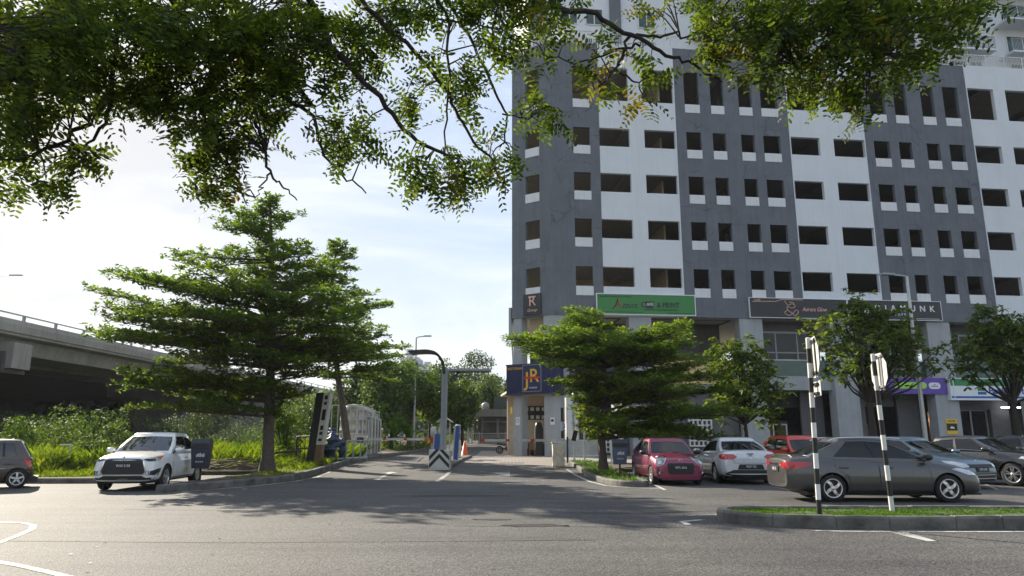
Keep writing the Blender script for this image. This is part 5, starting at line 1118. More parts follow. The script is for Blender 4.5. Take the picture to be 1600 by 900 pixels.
machine('slim blue ticket machine with a white meter at its foot, left of the canopy post', -3.78, 36.6, .26, .4, 1.35, .05, True)
machine('tall leaning blue ticket panel right of the canopy post', -2.95, 38.6, .2, .5, 1.75, .05, False)
t = thing('concrete_block', 'yellowed concrete block behind the tall blue ticket panel', 'concrete block', (-3.12, 40.9, gz(41) + .14)); MB().box(-.2, .2, 0, .9, 0, .95).build('block', M['offwhite'], t, bevel=.02); MB().box(-.205, .205, -.004, .1, .35, .5).build('stripe', M['yellow'], t)
for i, (x, y, h, lb) in enumerate(((-4.05, 37.6, 1.75, 'pale concrete bollard with a red box, left of the blue ticket machine'), (-3.2, 43.0, 1.9, 'pale capped bollard behind the yellowed concrete block'))):
    t = thing('bollard', lb, 'bollard', (x, y, gz(y) + .05)); MB().lathe([(.11, 0), (.11, h - .45), (.15, h - .43), (.15, h), (.1, h + .04), (0, h + .05)], (0, 0, 0), 12).build('post', M['offwhite'], t)
    if i == 0: MB().box(-.16, .06, -.2, -.11, h - .8, h - .5).build('fire_box', M['red'], t)
t = thing('booth_roof', 'small pitched sheet roof on two posts behind the canopy post', 'shelter', (-4.1, 43.8, gz(43) + .1)); MB().prism([(-.5, 2.05), (0, 2.4), (.5, 2.05), (0, 2.33)], (0, 0, 0), (1, 0, 0), (0, 0, 1), (0, 1.4, 0)).build('roof', M['offwhite'], t); [MB().tube([(x, .7, 0), (x, .7, 2.25)], .04).build('post', M['steel'], t) for x in (-.3, .3)]
t = thing('traffic_cone', 'red traffic cone standing by the dark pole in the lane', 'traffic cone', (-3.05, 47.3, gz(47.3))); MB().lathe([(.3, .0), (.3, .05), (.24, .06), (.05, .98), (.03, 1.0), (0, 1.0)], (0, 0, 0), 16).build('cone', M['orange'], t); MB().box(-.34, .34, -.34, .34, .0, .045).build('base', M['red'], t)
t = thing('pole', 'thin dark red pole beside the traffic cone', 'pole', (-3.35, 46.6, gz(46.6))); MB().tube([(0, 0, 0), (0, 0, 1.35)], .09, 10).build('post', M['wood'], t)
t = thing('traffic_cone', 'small orange cone leaning on the trunk beside the left barrier box', 'traffic cone', (-9.05, 43.0, gz(43) + .15)); MB().lathe([(.25, 0), (.25, .04), (.2, .06), (.05, .75), (0, .76)], (0, 0, 0), 14).build('cone', M['orange'], t); MB().lathe([(.165, .28), (.12, .46)], (0, 0, 0), 14).build('band', M['signwhite'], t)
def arm(t, z, x1, bands=9):
    mb = MB(); n = bands
    n = n // 3; c = .84
    for k in range(n):
        for a, b, q in ((x1 * k / n, x1 * (k + c) / n, 0), (x1 * (k + c) / n, x1 * (k + 1) / n, 1)): mb.box(min(a, b), max(a, b), -.03, .03, z - .06, z + .06, m=q)
    return mb.build('barrier_arm', [M['offwhite'], M['red']], t)
t = thing('barrier', 'left car park barrier with a cream box and a striped arm reaching right', 'barrier', (-8.75, 42.4, gz(42) + .15), 0)
MB().box(-.32, .32, -.2, .2, 0, 1.15).build('cabinet', M['cloth'], t, bevel=.02); MB().box(-.34, .34, -.22, .22, 1.15, 1.22).box(-.36, -.3, -.21, .21, 0, 1.2).box(.3, .36, -.21, .21, 0, 1.2).build('frame', M['whitepaint'], t); MB().box(-.2, .2, -.215, -.2, .8, 1.1).build('control_panel', M['navy'], t)
a_ = arm(t, 1.0, 3.6, 10); a_.location = (.3, -.26, 0)
t = thing('barrier', 'right car park barrier wrapped in a weathered sack with its arm reaching left', 'barrier', (2.2, 34.9, gz(34.9)), 0)
mb = MB(); V = []; nseg = 16
for i, (rr, z) in enumerate(((.30, .02), (.3, .3), (.28, .7), (.3, 1.02), (.27, 1.08))):
    for j in range(nseg): a = 2 * math.pi * j / nseg; sq = max(abs(math.cos(a)), abs(math.sin(a))); q = rr / (sq ** .6) * (1 + rng.uniform(-.05, .05)); V.append((q * math.cos(a), q * math.sin(a), z))
mb.add(V, [(i * nseg + j, i * nseg + (j + 1) % nseg, (i + 1) * nseg + (j + 1) % nseg, (i + 1) * nseg + j) for i in range(4) for j in range(nseg)] + [tuple(range(4 * nseg, 5 * nseg))], 0, True); mb.build('wrapped_cabinet', M['cloth'], t)
MB().box(-.32, .32, -.28, .28, 1.09, 1.15).build('lid', M['whitepaint'], t); a_ = arm(t, 1.2, -3.6, 11); a_.location = (-.1, .0, .02)
t = thing('intercom_post', 'black slanted intercom panel beside the sack wrapped barrier', 'intercom', (2.75, 36.4, gz(36.4) + .1)); MB().tube([(0, 0, 0), (0, 0, 1.25)], .05).build('post', M['black'], t); MB().box(-.09, .14, -.12, .1, 1.1, 1.62, T=Matrix.Rotation(.25, 4, 'Y')).build('panel', M['black'], t)
t = thing('speaker_pole', 'thin pole with two black column speakers in front of the right pillar', 'pole', (2.75, 40.2, gz(40) + .02)); MB().tube([(0, 0, 0), (0, 0, 2.8)], .035).build('pole', M['greysteel'], t)
for z in (2.1, 1.2): MB().box(-.06, .1, -.09, .09, z, z + (.75 if z > 2 else .4)).build('speaker', M['black'], t)
# white box sign on looped posts
t = thing('box_sign', 'blank tall white box sign on two looped steel posts by the kerb', 'sign', (3.32, 40.3, gz(40) + .05), .25)
MB().box(-.3, .3, -.12, .12, 1.15, 3.35).build('sign_box', M['signwhite'], t, bevel=.015); MB().box(.3, .36, -.13, .13, 1.1, 3.4).box(-.36, -.3, -.13, .13, 1.1, 3.4).build('frame', M['offwhite'], t)
MB().tube(bezier_pts([(.05, -.14, 0), (.05, -.14, 3.2), (.15, 0, 3.62), (.42, .1, 3.7), (.7, .1, 3.4), (.74, .1, 3.0), (.74, .1, 0)], 6), .055, 10).build('post', M['steel'], t)
# ---- leaning pylon sign on the left
t = thing('pylon_sign', 'dark leaning pylon sign with a white strip of pictures by the drive', 'sign', (-9.05, 33.6, gz(33.6) + .1))
T = Matrix(((1, 0, .1, 0), (0, 1, 0, 0), (0, 0, 1, 0), (0, 0, 0, 1)))
MB().box(-.3, .04, -.3, .3, 0, 3.3, T=T).build('column', M['black'], t); MB().box(.04, .3, -.28, .28, 0, .95, T=T).build('footing', M['wood'], t)
MB().box(.045, .34, -.31, .24, .96, 3.28, T=T).build('picture_strip', M['offwhite'], t)
for (z, h, a, b) in ((3.0, .18, .12, .26), (2.75, .14, .13, .25), (2.05, .5, .11, .27), (1.62, .2, .12, .26), (1.4, .14, .12, .26), (1.12, .12, .11, .27)): MB().box(a, b, -.322, -.308, z, z + h, T=T).build('picture', M['black'], t)
# ---- dark railing and blue water valves
t = thing('railing', 'short dark pipe railing in the tall grass left of the pylon', 'railing', (-9.95, 32.3, gz(32.3) + .15))
mb = MB(); mb.tube(bezier_pts([(-.35, -.6, 0), (-.35, -.6, .5), (-.2, -.5, .62), (.6, .3, .68)], 4), .05); mb.tube([(.1, 1.2, 0), (.1, 1.2, 1.3), (1.0, 1.4, 1.32)], .045); mb.tube([(1.0, 1.4, 1.32), (1.0, 1.4, 0)], .045); mb.tube([(.1, 1.2, .75), (1.0, 1.4, .78)], .03); [mb.tube([(.1 + .18 * k, 1.2 + .04 * k, 0), (.1 + .18 * k, 1.2 + .04 * k, 1.3)], .018) for k in range(1, 5)]; mb.build('rail', M['darksteel'], t)
t = thing('valve_assembly', 'cluster of blue water valves and pipes behind the pylon sign', 'water valves', (-9.35, 36.5, gz(37) + .15))
mb = MB()
for k, (x, y, h, r) in enumerate(((-.45, 0, 1.1, .16), (-.05, .35, .85, .2), (.35, .0, 1.3, .2), (.75, .6, 1.1, .16), (.15, 1.0, 1.5, .18))):
    mb.lathe([(r, 0), (r, h * .4), (r * 1.5, h * .42), (r * 1.5, h * .48), (r, h * .5), (r, h * .75), (r * 1.6, h * .77), (r * 1.6, h * .83), (r * .7, h * .9), (r * .3, h), (0, h)], (x, y, 0), 14)
for (x0, y0, x1, y1, z) in ((-.45, 0, .35, 0, .75), (.35, 0, .75, .6, .8), (-.05, .35, .15, 1.0, .5), (.15, 1, .75, .6, 1.0)): mb.tube([(x0, y0, z), (x1, y1, z)], .12, 10)
mb.build('valve', mat('valve_blue', (.03, .055, .11), .55, var=.4), t)
mb = MB(); [mb.lathe([(.19, -.03), (.22, 0), (.19, .03), (.15, 0), (.19, -.03)], (x, y, z), 14) for x, y, z in ((.35, 0, 1.42), (.15, 1, 1.6), (-.45, 0, 1.2))]; mb.build('hand_wheel', M['blue'], t)
mb = MB(); [mb.tube([(1.0 + .25 * k, .5 + .5 * k, 0), (1.0 + .25 * k, .5 + .5 * k, 1.0)], .035) for k in range(4)]; mb.tube([(.2, -.6, .1), (1.75, 2.0, .12)], .06); mb.tube([(1.0, .5, 1.0), (1.75, 2, 1.0)], .03); mb.build('guard_rail', M['greysteel'], t)
# ---- stainless tanks in a railed pen
def tank_label(k): return ['stainless steel water tank nearest the drive in the railed pen', 'stainless steel water tank second from the front in the pen', 'stainless steel water tank third from the front in the pen', 'stainless steel water tank at the far end of the pen'][k]
t0 = None
for k in range(4):
    y = 46.0 + 1.95 * k; x = -10.05 - .17 * k
    if k == 0:
        t0 = t = thing('water_tank', tank_label(0), 'water tank', (x, y, gz(y) + .15), 0, 'stainless steel water tanks'); mb = MB()
        mb.lathe([(.0, .25), (.79, .3)] + [q for j in range(4) for q in ((.8, .32 + .63 * j), (.8, .86 + .63 * j), (.815, .88 + .63 * j), (.815, .93 + .63 * j))] + [(.8, 2.85), (.72, 3.0), (.4, 3.12), (0, 3.16)], (0, 0, 0), 28); mb.build('shell', M['stainless'], t)
        mb = MB(); [mb.box(c - .06, c + .06, s - .06, s + .06, 0, .3) for c, s in ((.7, .7), (-.7, .7), (.7, -.7), (-.7, -.7))]; mb.build('stand', M['steel'], t)
        mb = MB(); mb.tube(bezier_pts([(.9, -.4, 2.3), (1.2, -.5, 2.3), (1.28, -.5, 2.1), (1.28, -.5, .1)], 4), .08); mb.tube([(.5, -.95, 0), (.5, -.95, 2.5), (.25, -.6, 2.6)], .07); mb.tube([(-.2, -1.0, 0), (-.2, -1.0, 1.9), (-.1, -.7, 2.0)], .06); mb.tube([(.9, .3, 0), (.9, .3, 2.7), (.5, .2, 2.8)], .06); mb.build('pipe', M['stainless'], t)
    else:
        c = copy_tree(t0); c.location = (x, y, gz(y) + .15); c['label'] = tank_label(k)
t = thing('pipe_railing', 'white pipe railing pen in front of the stainless tanks', 'railing', (-9.0, 43.9, gz(44) + .15)); mb = MB()
for k in range(7): x, y = -.08 * k, 1.5 * k; mb.tube([(x, y, 0), (x, y, 1.3 if k else 3.0)], .035, 6)
for z in (.15, .7, 1.3): mb.tube([(0, 0, z), (-.48, 9, z)], .03, 6)
for k in range(6): mb.tube([(-1.9 + .38 * k, 0, 0), (-1.9 + .38 * k, 0, 3.0)], .03, 6)
for z in (1.3, 3.0): mb.tube([(-1.9, 0, z), (0, 0, z)], .03, 6)
for k in range(6): mb.tube([(-.08 * k, 1.5 * k, 1.3), (-.08 * k, 1.5 * k, 2.9 if k % 2 else 2.6)], .03, 6)
mb.tube([(0, 0, 3.0), (-.4, 7.5, 2.8)], .03, 6); mb.build('rail', M['offwhite'], t)
# ---- far end of the drive: guard house, fence, far barrier
t = thing('guard_house', 'low grey guard house with a wide flat roof at the end of the drive', 'guard house', (-.9, 76, gz(76)), 0); MB().box(-2.6, 6, 0, 5, 0, 2.6).build('wall', M['innerdk'], t)
MB().prism([(-3.6, 2.75), (7, 2.75), (7, 3.1), (6, 3.5), (-2.8, 3.5), (-3.6, 3.1)], (0, -1.2, 0), (1, 0, 0), (0, 0, 1), (0, 7, 0)).build('roof', M['roofgrey'], t)
for x in (-2.2, -.5, 1.2): f = MB(); f.box(x - .04, x + .04, -.08, 0, 0, 2.6); f.box(x + 1.5, x + 1.58, -.08, 0, 0, 2.6); f.box(x, x + 1.55, -.08, 0, 2.2, 2.28); w = f.build('window', M['greysteel'], t); MB().box(x + .05, x + 1.5, -.05, -.01, .9, 2.2).build('pane', M['glass'], w)
[MB().tube([(x, -1.0, 0), (x, -1.0, 2.75)], .05).build('post', M['greysteel'], t) for x in (-3.2, 2.0)]
MB().box(-1.0, 2.5, 1, 3.6, 3.505, 4.9).build('water_box', mat('box_green', (.05, .075, .06), .6), t); MB().lathe([(.3, 0), (.4, .2), (.4, .6), (.1, .8), (0, .8)], (-1.9, .6, 3.5), 14).build('roof_vent', M['greysteel'], t)
t = thing('fence', 'pale steel fence panels across the end of the drive', 'fence', (-5.9, 73.5, gz(73.5)), 0); mb = MB()
for k in range(40): mb.box(.2 * k - .02, .2 * k + .02, -.02, .02, .1, 1.15)
for z in (.15, 1.1): mb.box(-.1, 7.9, -.03, .03, z, z + .06)
mb.build('panel', M['steel'], t); [MB().box(2.6 * k - .04, 2.6 * k + .04, -.035, .035, 0, 1.25).build('post', M['steel'], t) for k in range(4)]
t = thing('hazard_sign', 'small orange sign on the left edge of the corner pillar', 'sign', (-.05, 51.5, 3.1)); MB().box(-.07, .07, -.05, .05, 0, .5).build('panel', M['yellow'], t)
# motorcycle half behind the pillar
t = thing('motorcycle', 'black motorcycle with a top box half hidden by the corner pillar', 'motorcycle', (-.35, 56.5, gz(56.5)), -.15)
for x, nm_ in ((-.62, 0), (.68, 0)): wheel(t, x, 0, .3, .2, (6, .1, 0, 0), -1, M['greysteel'], .1)
mb = MB(); mb.tube([(-.62, .08, .3), (-.1, .08, .42), (.3, 0, .75), (.52, 0, .95)], .04); mb.tube([(.68, .0, .3), (.5, 0, .98)], .035); mb.box(-.12, .22, -.12, .12, .25, .55); mb.build('frame', M['black'], t)
mb = MB(); mb.prism([(-.85, .72), (-.35, .62), (.25, .66), (.38, .88), (.1, .82), (-.3, .78), (-.8, .84)], (0, -.13, 0), (1, 0, 0), (0, 0, 1), (0, .26, 0)); mb.build('seat', M['plastic'], t, bevel=.03)
mb = MB(); mb.prism([(.5, .4), (.75, .62), (.6, 1.0), (.45, 1.02), (.35, .7)], (0, -.16, 0), (1, 0, 0), (0, 0, 1), (0, .32, 0)); mb.build('fairing', M['black'], t, bevel=.04)
mb = MB(); mb.tube([(.48, -.33, 1.05), (.5, -.1, 1.0), (.5, .1, 1.0), (.48, .33, 1.05)], .02); mb.build('handlebar', M['darksteel'], t); MB().box(-.98, -.6, -.2, .2, .9, 1.2).build('top_box', M['black'], t, bevel=.05)
# ---- street lamps
def lamp(label, base, h, arm_, r0=.1, group=None):
    t = thing('street_lamp', label, 'street lamp', base, 0, group); mb = MB(); mb.tube([(0, 0, 0), (0, 0, h * .5), (0, 0, h)], [r0, r0 * .8, r0 * .55], 10); mb.lathe([(r0 * 1.7, 0), (r0 * 1.7, .03), (r0 * 1.1, .05)], (0, 0, 0), 10); mb.build('pole', M['steel'], t)
    x, y, z = arm_; mb = MB(); mb.tube(bezier_pts([(0, 0, h - .02), (x * .2, y * .2, h + z * .6), (x * .6, y * .6, h + z)], 4), r0 * .4, 8); a = mb.build('arm', M['steel'], t)
    d = Vector((x, y, 0)).normalized(); n = Vector((-d.y, d.x, 0)); mb = MB(); o = Vector((x * .55, y * .55, h + z)); mb.prism([(-.16, -.02), (-.14, .07), (.14, .07), (.16, -.02)], o, n, (0, 0, 1), d * Vector((x, y, 0)).length * .5); mb.build('lamp_head', M['greysteel'], t); return t
lamp('tall grey lamp post between the right trees with its arm reaching left', (19.45, 34.4, .13), 9.1, (-1.3, -.2, .05), .12)
lamp('lamp post behind the canopy with a short flat arm to the right', (-8.35, 62, gz(62)), 10.0 - gz(62), (1.25, 0, .12), .11, 'lamp posts along the drive')
lamp('small far lamp post in front of the trees right of the canopy', (-4.8, 80, gz(80)), 6.2, (.9, 0, .05), .08, 'lamp posts along the drive')
def swan(label, base, h):
    t = thing('street_lamp', label, 'street lamp', base, 0, 'swan neck lamps far behind'); mb = MB(); mb.tube(bezier_pts([(0, 0, 0), (0, 0, h * .9), (-.4, 0, h * .985), (-1.6, 0, h), (-2.6, 0, h * .99)], 6), .1, 8); mb.build('pole', M['steel'], t); MB().box(-3.3, -2.5, -.12, .12, h * .985, h * .985 + .1).build('lamp_head', M['greysteel'], t)
swan('swan neck lamp beyond the leafy trees, left of the drive lamp', (-21.5, 132, .5), 16.0); swan('swan neck lamp standing before the far pale blocks', (-22.3, 175, .5), 17.5)
# ---- flyover
FX = lambda y: -35 + .044 * y
def along(mb, prof, y0, y1, n=24, m=0):
    "sweep an (offset, z) profile along the flyover line"
    V = []; k = len(prof)
    for i in range(n + 1):
        y = y0 + (y1 - y0) * i / n
        for o, z in prof: V.append((FX(y) + o, y - .044 * o, z))
    mb.add(V, [(i * k + j, i * k + (j + 1) % k, (i + 1) * k + (j + 1) % k, (i + 1) * k + j) for i in range(n) for j in range(k)], m); mb.add(V[:k], [tuple(range(k))], m); mb.add(V[-k:], [tuple(range(k))], m); return mb
fo = thing('flyover', 'long concrete flyover with a pipe rail crossing behind the left trees', 'flyover', (0, 0, 0))
along(MB(), [(0, 8.25), (.22, 8.25), (.22, 8.75), (.12, 9.1), (-.1, 9.1), (-.1, 8.25)], 5, 420).build('parapet', M['concrete'], fo)
along(MB(), [(.12, 8.24), (.12, 8.06), (-.6, 7.95), (-.9, 7.0), (-5.2, 7.0), (-5.6, 7.9), (-6.4, 7.9), (-6.8, 7.0), (-11, 7.0), (-11.4, 7.95), (-12.2, 8.24)], 5, 420).build('girder', M['concrete'], fo)
mb = MB(); along(mb, [(0, 9.42), (.08, 9.42), (.08, 9.5), (0, 9.5)], 5, 420, 30)
for k in range(100): y = 6 + 3.2 * k; mb.box(FX(y) - .02, FX(y) + .1, y - .1, y + .1, 9.1, 9.43)
mb.build('rail', M['greysteel'], fo)
for y in (18, 47.5, 78, 108):
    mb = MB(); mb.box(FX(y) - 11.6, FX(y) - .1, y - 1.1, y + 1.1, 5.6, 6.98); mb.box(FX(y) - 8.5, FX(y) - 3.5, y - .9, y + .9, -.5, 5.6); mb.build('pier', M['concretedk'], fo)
    MB().box(FX(y) - .7, FX(y) + .35, y - .9, y + .9, 5.9, 7.6).build('bearing_block', M['concrete'], fo)
along(MB(), [(-12.2, 7.1), (-12.2, 8.2), (-44, 8.2), (-44, 7.1)], -20, 420).build('shade_deck', M['concretedk'], fo)  # deck widened to shut out light and keep the underside dark
along(MB(), [(-44, -.5), (-44, 7.1), (-44.5, 7.1), (-44.5, -.5)], -20, 420).build('shade_wall', M['concretedk'], fo)  # wall added to keep the space below the flyover dark
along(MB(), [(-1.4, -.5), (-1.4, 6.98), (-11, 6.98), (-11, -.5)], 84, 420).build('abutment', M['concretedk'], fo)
# lamp on the flyover, arm just in view
p = at(0, 432, 60); t = thing('street_lamp', 'thin lamp arm entering at the left edge above the flyover', 'street lamp', (p.x - 1.2, 60, 9.1)); h = p.z - 9.1
MB().tube([(0, 0, -.6), (0, 0, h)], .1).build('pole', M['steel'], t); MB().tube(bezier_pts([(0, 0, h - .1), (.9, 0, h + .05), (2.1, 0, h + .1)], 4), .05).build('arm', M['steel'], t); MB().box(2.0, 3.1, -.12, .12, h + .07, h + .15).build('lamp_head', M['greysteel'], t)
# far pale blocks beyond the trees
for (u, v, w, lb) in ((640, 558, 11, 'pale tower with a stepped top far beyond the trees'), (655, 575, 12, 'pale slab tower far beyond the trees, middle one'), (668, 578, 11, 'pale slab tower far beyond the trees, right hand one')):
    p = at(u, v, 420); t = thing('tower_block', lb, 'tower block', (p.x, 420, 0), 0, 'far towers'); MB().box(-w / 2, w / 2, 0, 12, 0, p.z).build('wall', M['haze'], t); g = MB()
    for k in range(1, 14): g.box(-w / 2 + .3, w / 2 - .3, -.06, -.01, p.z - 3 * k, p.z - 3 * k + 1.2)
    g.build('window_band', mat('far_glass', (.3, .33, .37), .4), t); MB().box(-w * .2, w * .12, 2, 8, p.z, p.z + 5).box(-w * .32, w * .34, 2, 8, p.z + 1.6, p.z + 2.4).build('roof_crown', M['haze'], t)
# ================================================================== vegetation
def rot_basis(d):
    d = nrm(d); up = np.array([0, 0, 1.0]); a = nrm(np.cross(d, np.broadcast_to(up, d.shape)) + 1e-6); return a
def rosettes(C, n, ln, tilt, rs, jit=.3, shape=KITE, droop=0, wr=.42):
    "n leaves spread round every centre"
    C = np.asarray(C); m = len(C); a = rs.uniform(0, 2 * np.pi, (m, 1)) + np.arange(n)[None, :] * 2 * np.pi / n + rs.normal(0, .3, (m, n))
    e = tilt + rs.normal(0, jit, (m, n)); d = np.stack([np.cos(a) * np.cos(e), np.sin(a) * np.cos(e), np.sin(e)], -1).reshape(-1, 3)
    up = np.stack([-np.cos(a) * np.sin(e), -np.sin(a) * np.sin(e), np.cos(e)], -1).reshape(-1, 3) + rs.normal(0, .28, (m * n, 3))
    L_ = ln * rs.uniform(.65, 1.25, m * n); B = np.repeat(C, n, 0) + d * .02
    return leaves(B, d, up, L_, L_ * wr, shape, droop)
def tiered(label, base, trunk, tiers, seed, ln=.15, nb=8, tr=.22, gap=.32, group=None, depth=.9, skip=.0, per=6, cl=.17, lm='lf_tier'):
    "pagoda tree: flat whorls of branches up a straight stem. tiers: (height, reach left, reach right)"
    rs = np.random.RandomState(seed); t = thing('tiered_tree', label, 'tree', base, 0, group); b0 = Vector(base)
    P = [Vector(p) - b0 for p in trunk]; ztop = P[-1].z; wood = MB(); pts = bezier_pts(P, 5)
    wood.tube(pts, [tr * (1 - .82 * p.z / ztop) + (.5 * tr * math.exp(-p.z / .25)) for p in pts], 12)
    def stem(z):
        for a, b in zip(pts, pts[1:]):
            if a.z <= z <= b.z: return a + (b - a) * ((z - a.z) / max(1e-6, b.z - a.z))
        return pts[-1]
    cen = []
    for ti, (z, rl, rr) in enumerate(tiers):
        k = nb + rs.randint(0, 3); a0 = rs.uniform(0, 6.28)
        for j in range(k):
            if rs.rand() < skip: continue
            o = stem(max(0, z - .25 + rs.uniform(-.35, .3)))
            a = a0 + 2 * math.pi * j / k + rs.normal(0, .16); c = math.cos(a); m_ = (rl + rr) / 2 * depth
            w = abs(c) ** 1.0; reach = (rr if c > 0 else rl) * w + m_ * (1 - w); reach *= rs.uniform(.78, 1.06)
            if reach < .25: continue
            d = Vector((c, math.sin(a), 0)); side = Vector((-d.y, d.x, 0)); up = rs.uniform(.02, .16) * reach; cv = rs.normal(0, .08) * reach; zj = rs.normal(0, .3)
            br = [o + d * (reach * s) + side * (cv * s * s) + Vector((0, 0, zj * s + up * (s ** 1.6) * 1.0 + .22 * math.sin(math.pi * s) * (.12 * reach))) for s in np.linspace(0, 1, 8)]
            wood.tube(br, [max(.007, (.012 + .011 * reach) * (1 - .85 * s)) for s in np.linspace(0, 1, 8)], 6, cap=False)
            s = .16 + .1 * rs.rand(); sg = 1 if rs.rand() > .5 else -1
            while s < 1.0:
                i = min(6, int(s * 7)); q = br[i] + (br[i + 1] - br[i]) * (s * 7 - i); tl = (.14 + .34 * (1.08 - s)) * reach * rs.uniform(.6, 1.1); tl = min(tl, 1.7); ang = rs.uniform(.6, 1.05) * sg
                td = (d * math.cos(ang) + side * math.sin(ang)).normalized(); e = q + td * tl + Vector((0, 0, tl * rs.uniform(.0, .22)))
                wood.tube([q, q + (e - q) * .5 + Vector((0, 0, -.03 * tl)), e], [.012, .008, .004], 4, cap=False)
                n = max(2, int(tl / cl))
                for h in range(n):
                    f = (h + .6) / n; pp = q + (e - q) * f
                    for _ in range(2): cen.append((pp.x + rs.normal(0, .09), pp.y + rs.normal(0, .09), pp.z + .06 + rs.normal(0, .06)))
                s += gap / reach * rs.uniform(.6, 1.2); sg = -sg
            for h in range(3): pp = br[-1] + d * (-.12 * h); cen.append((pp.x, pp.y, pp.z + .06))
    wood.build('trunk', M['bark'], t)
    V = rosettes(cen, per, ln, .32, rs, .35, KITE, .1, .5); polymesh('crown', V, 4, M[lm], t); return t
def px_tiers(Y, x0, rows): 
    out = []
    for v, ul, ur in rows:
        z = at(800, v, Y).z; xl = at(ul, v, Y).x; xr = at(ur, v, Y).x; out.append((z, max(.2, x0 - xl), max(.2, xr - x0)))
    return out[::-1]
# large tree on the left verge
Y = 29.0; b = Vector((-9.62, Y, gz(Y) + .13)); x0 = -10.0
ti = px_tiers(Y, x0, [(312, 410, 448), (328, 385, 470), (348, 350, 480), (368, 330, 498), (388, 308, 508), (408, 290, 525), (430, 262, 540), (454, 210, 552), (478, 150, 572), (500, 165, 585), (520, 140, 600), (540, 122, 606), (564, 145, 596), (586, 145, 540), (606, 165, 470), (630, 185, 432)])
tr_ = [(z - b.z, l, r) for z, l, r in ti]
tiered('large layered tree with flat tiers of leaves on the left verge', b, [b, b + Vector((-.1, 0, 3)), b + Vector((-.35, 0, 7.5)), Vector((-10.3, Y, at(430, 312, Y).z + .2))], tr_, 3, .19, 10, .24, .33, depth=.66, skip=.13)
# its taller neighbour behind
Y = 43.2; b = Vector((-9.55, Y, gz(Y) + .13)); x0 = at(519, 450, Y).x
ti = px_tiers(Y, x0, [(384, 508, 552), (400, 495, 558), (420, 486, 560), (440, 480, 560), (466, 470, 592), (490, 458, 600), (514, 455, 596), (536, 450, 624), (558, 455, 618), (584, 470, 600)])
tiered('slender layered tree with a leaning dark trunk behind the large one', b, [b] + [at(u, v, Y) for u, v in ((536, 640), (525, 560), (518, 450), (528, 380))], [(z - b.z, l * 1.1, r * 1.1) for z, l, r in ti], 5, .25, 9, .24, .42, depth=.7, skip=.16)
# layered tree in front of the building
Y = 30.0; b = Vector((3.72, Y, gz(Y) + .12)); x0 = 3.85
ti = px_tiers(Y, x0, [(488, 895, 925), (503, 868, 965), (516, 830, 1000), (530, 800, 1090), (546, 806, 1095), (566, 822, 1110), (586, 838, 1118), (604, 868, 1112), (622, 893, 1138), (640, 902, 1150), (657, 912, 1156), (672, 930, 1150)])
tiered('low wide layered tree on the right kerb, in front of the shop corner', b, [b, b + Vector((-.02, 0, 1.8)), b + Vector((.2, 0, 3.6)), Vector((3.4, Y, at(910, 488, Y).z))], [(z - b.z, l, r) for z, l, r in ti], 8, .155, 10, .17, .17, depth=.7, per=6, cl=.15, skip=.05, lm='lf_lit')
# bushy trees with big clumps of leaves
def clump_tree(label, base, h0, cen, rad, n, ln, seed, m='lf_big', tr=.11, per=9, group=None, bark='barkdk', wood_n=26, taper=.35):
    rs = np.random.RandomState(seed); t = thing('clump_tree', label, 'tree', base, 0, group); wood = MB(); fork = Vector((0, 0, h0)); cen = Vector(cen)
    wood.tube([(0, 0, 0), (.04, .02, h0 * .5), fork], [tr * 1.25, tr, tr * .8], 10)
    d = nrm(rs.normal(0, 1, (n * 3, 3))); r = rs.uniform(.25, 1, n * 3) ** .5; P = d * r[:, None]; bump = .82 + .3 * np.sin(d[:, 0] * 5 + seed) * np.sin(d[:, 2] * 4 + 1.3 * seed) + .14 * np.sin(d[:, 1] * 9 + d[:, 0] * 7)
    P = P * bump[:, None]; P[:, :2] *= (1.0 - taper * np.clip(P[:, 2:3] + .1, -.5, 1))
    P = P[:n] * np.array(rad) + np.array(cen); P[:, 2] = np.maximum(P[:, 2], h0 * .85)
    for k in range(wood_n):
        q = Vector(P[rs.randint(0, n)]); mid = fork.lerp(q, .5) + Vector((rs.normal(0, .1), rs.normal(0, .1), -.12 * (q - fork).length * .4)); wood.tube([fork, mid, q], [tr * .5, tr * .28, .012], 5, cap=False)
    wood.build('trunk', M[bark], t)
    V = rosettes(P, per, ln, -.05, rs, .4, OVAL, .28, .5); polymesh('crown', V, 6, M[m], t); return t
G_ = 'bushy trees along the parking strip'
b = Vector((10.3, 32.2, .13)); clump_tree('bushy young tree behind the silver saloon, first right of the layered tree', b, 1.9, (-.05, 0, 3.85), (2.15, 1.7, 2.3), 820, .21, 21, group=G_)
b = Vector((16.3, 33.0, .13)); clump_tree('open bushy tree left of the lamp post with signboards showing through it', b, 2.9, (.3, 0, 5.75), (3.3, 2.2, 2.55), 680, .25, 22, group=G_, tr=.16, wood_n=44)
b = Vector((23.4, 33.8, .13)); clump_tree('bushy tree at the right edge beyond the lamp post', b, 2.9, (.2, 0, 5.6), (2.9, 2.3, 2.1), 700, .25, 23, group=G_, tr=.15)
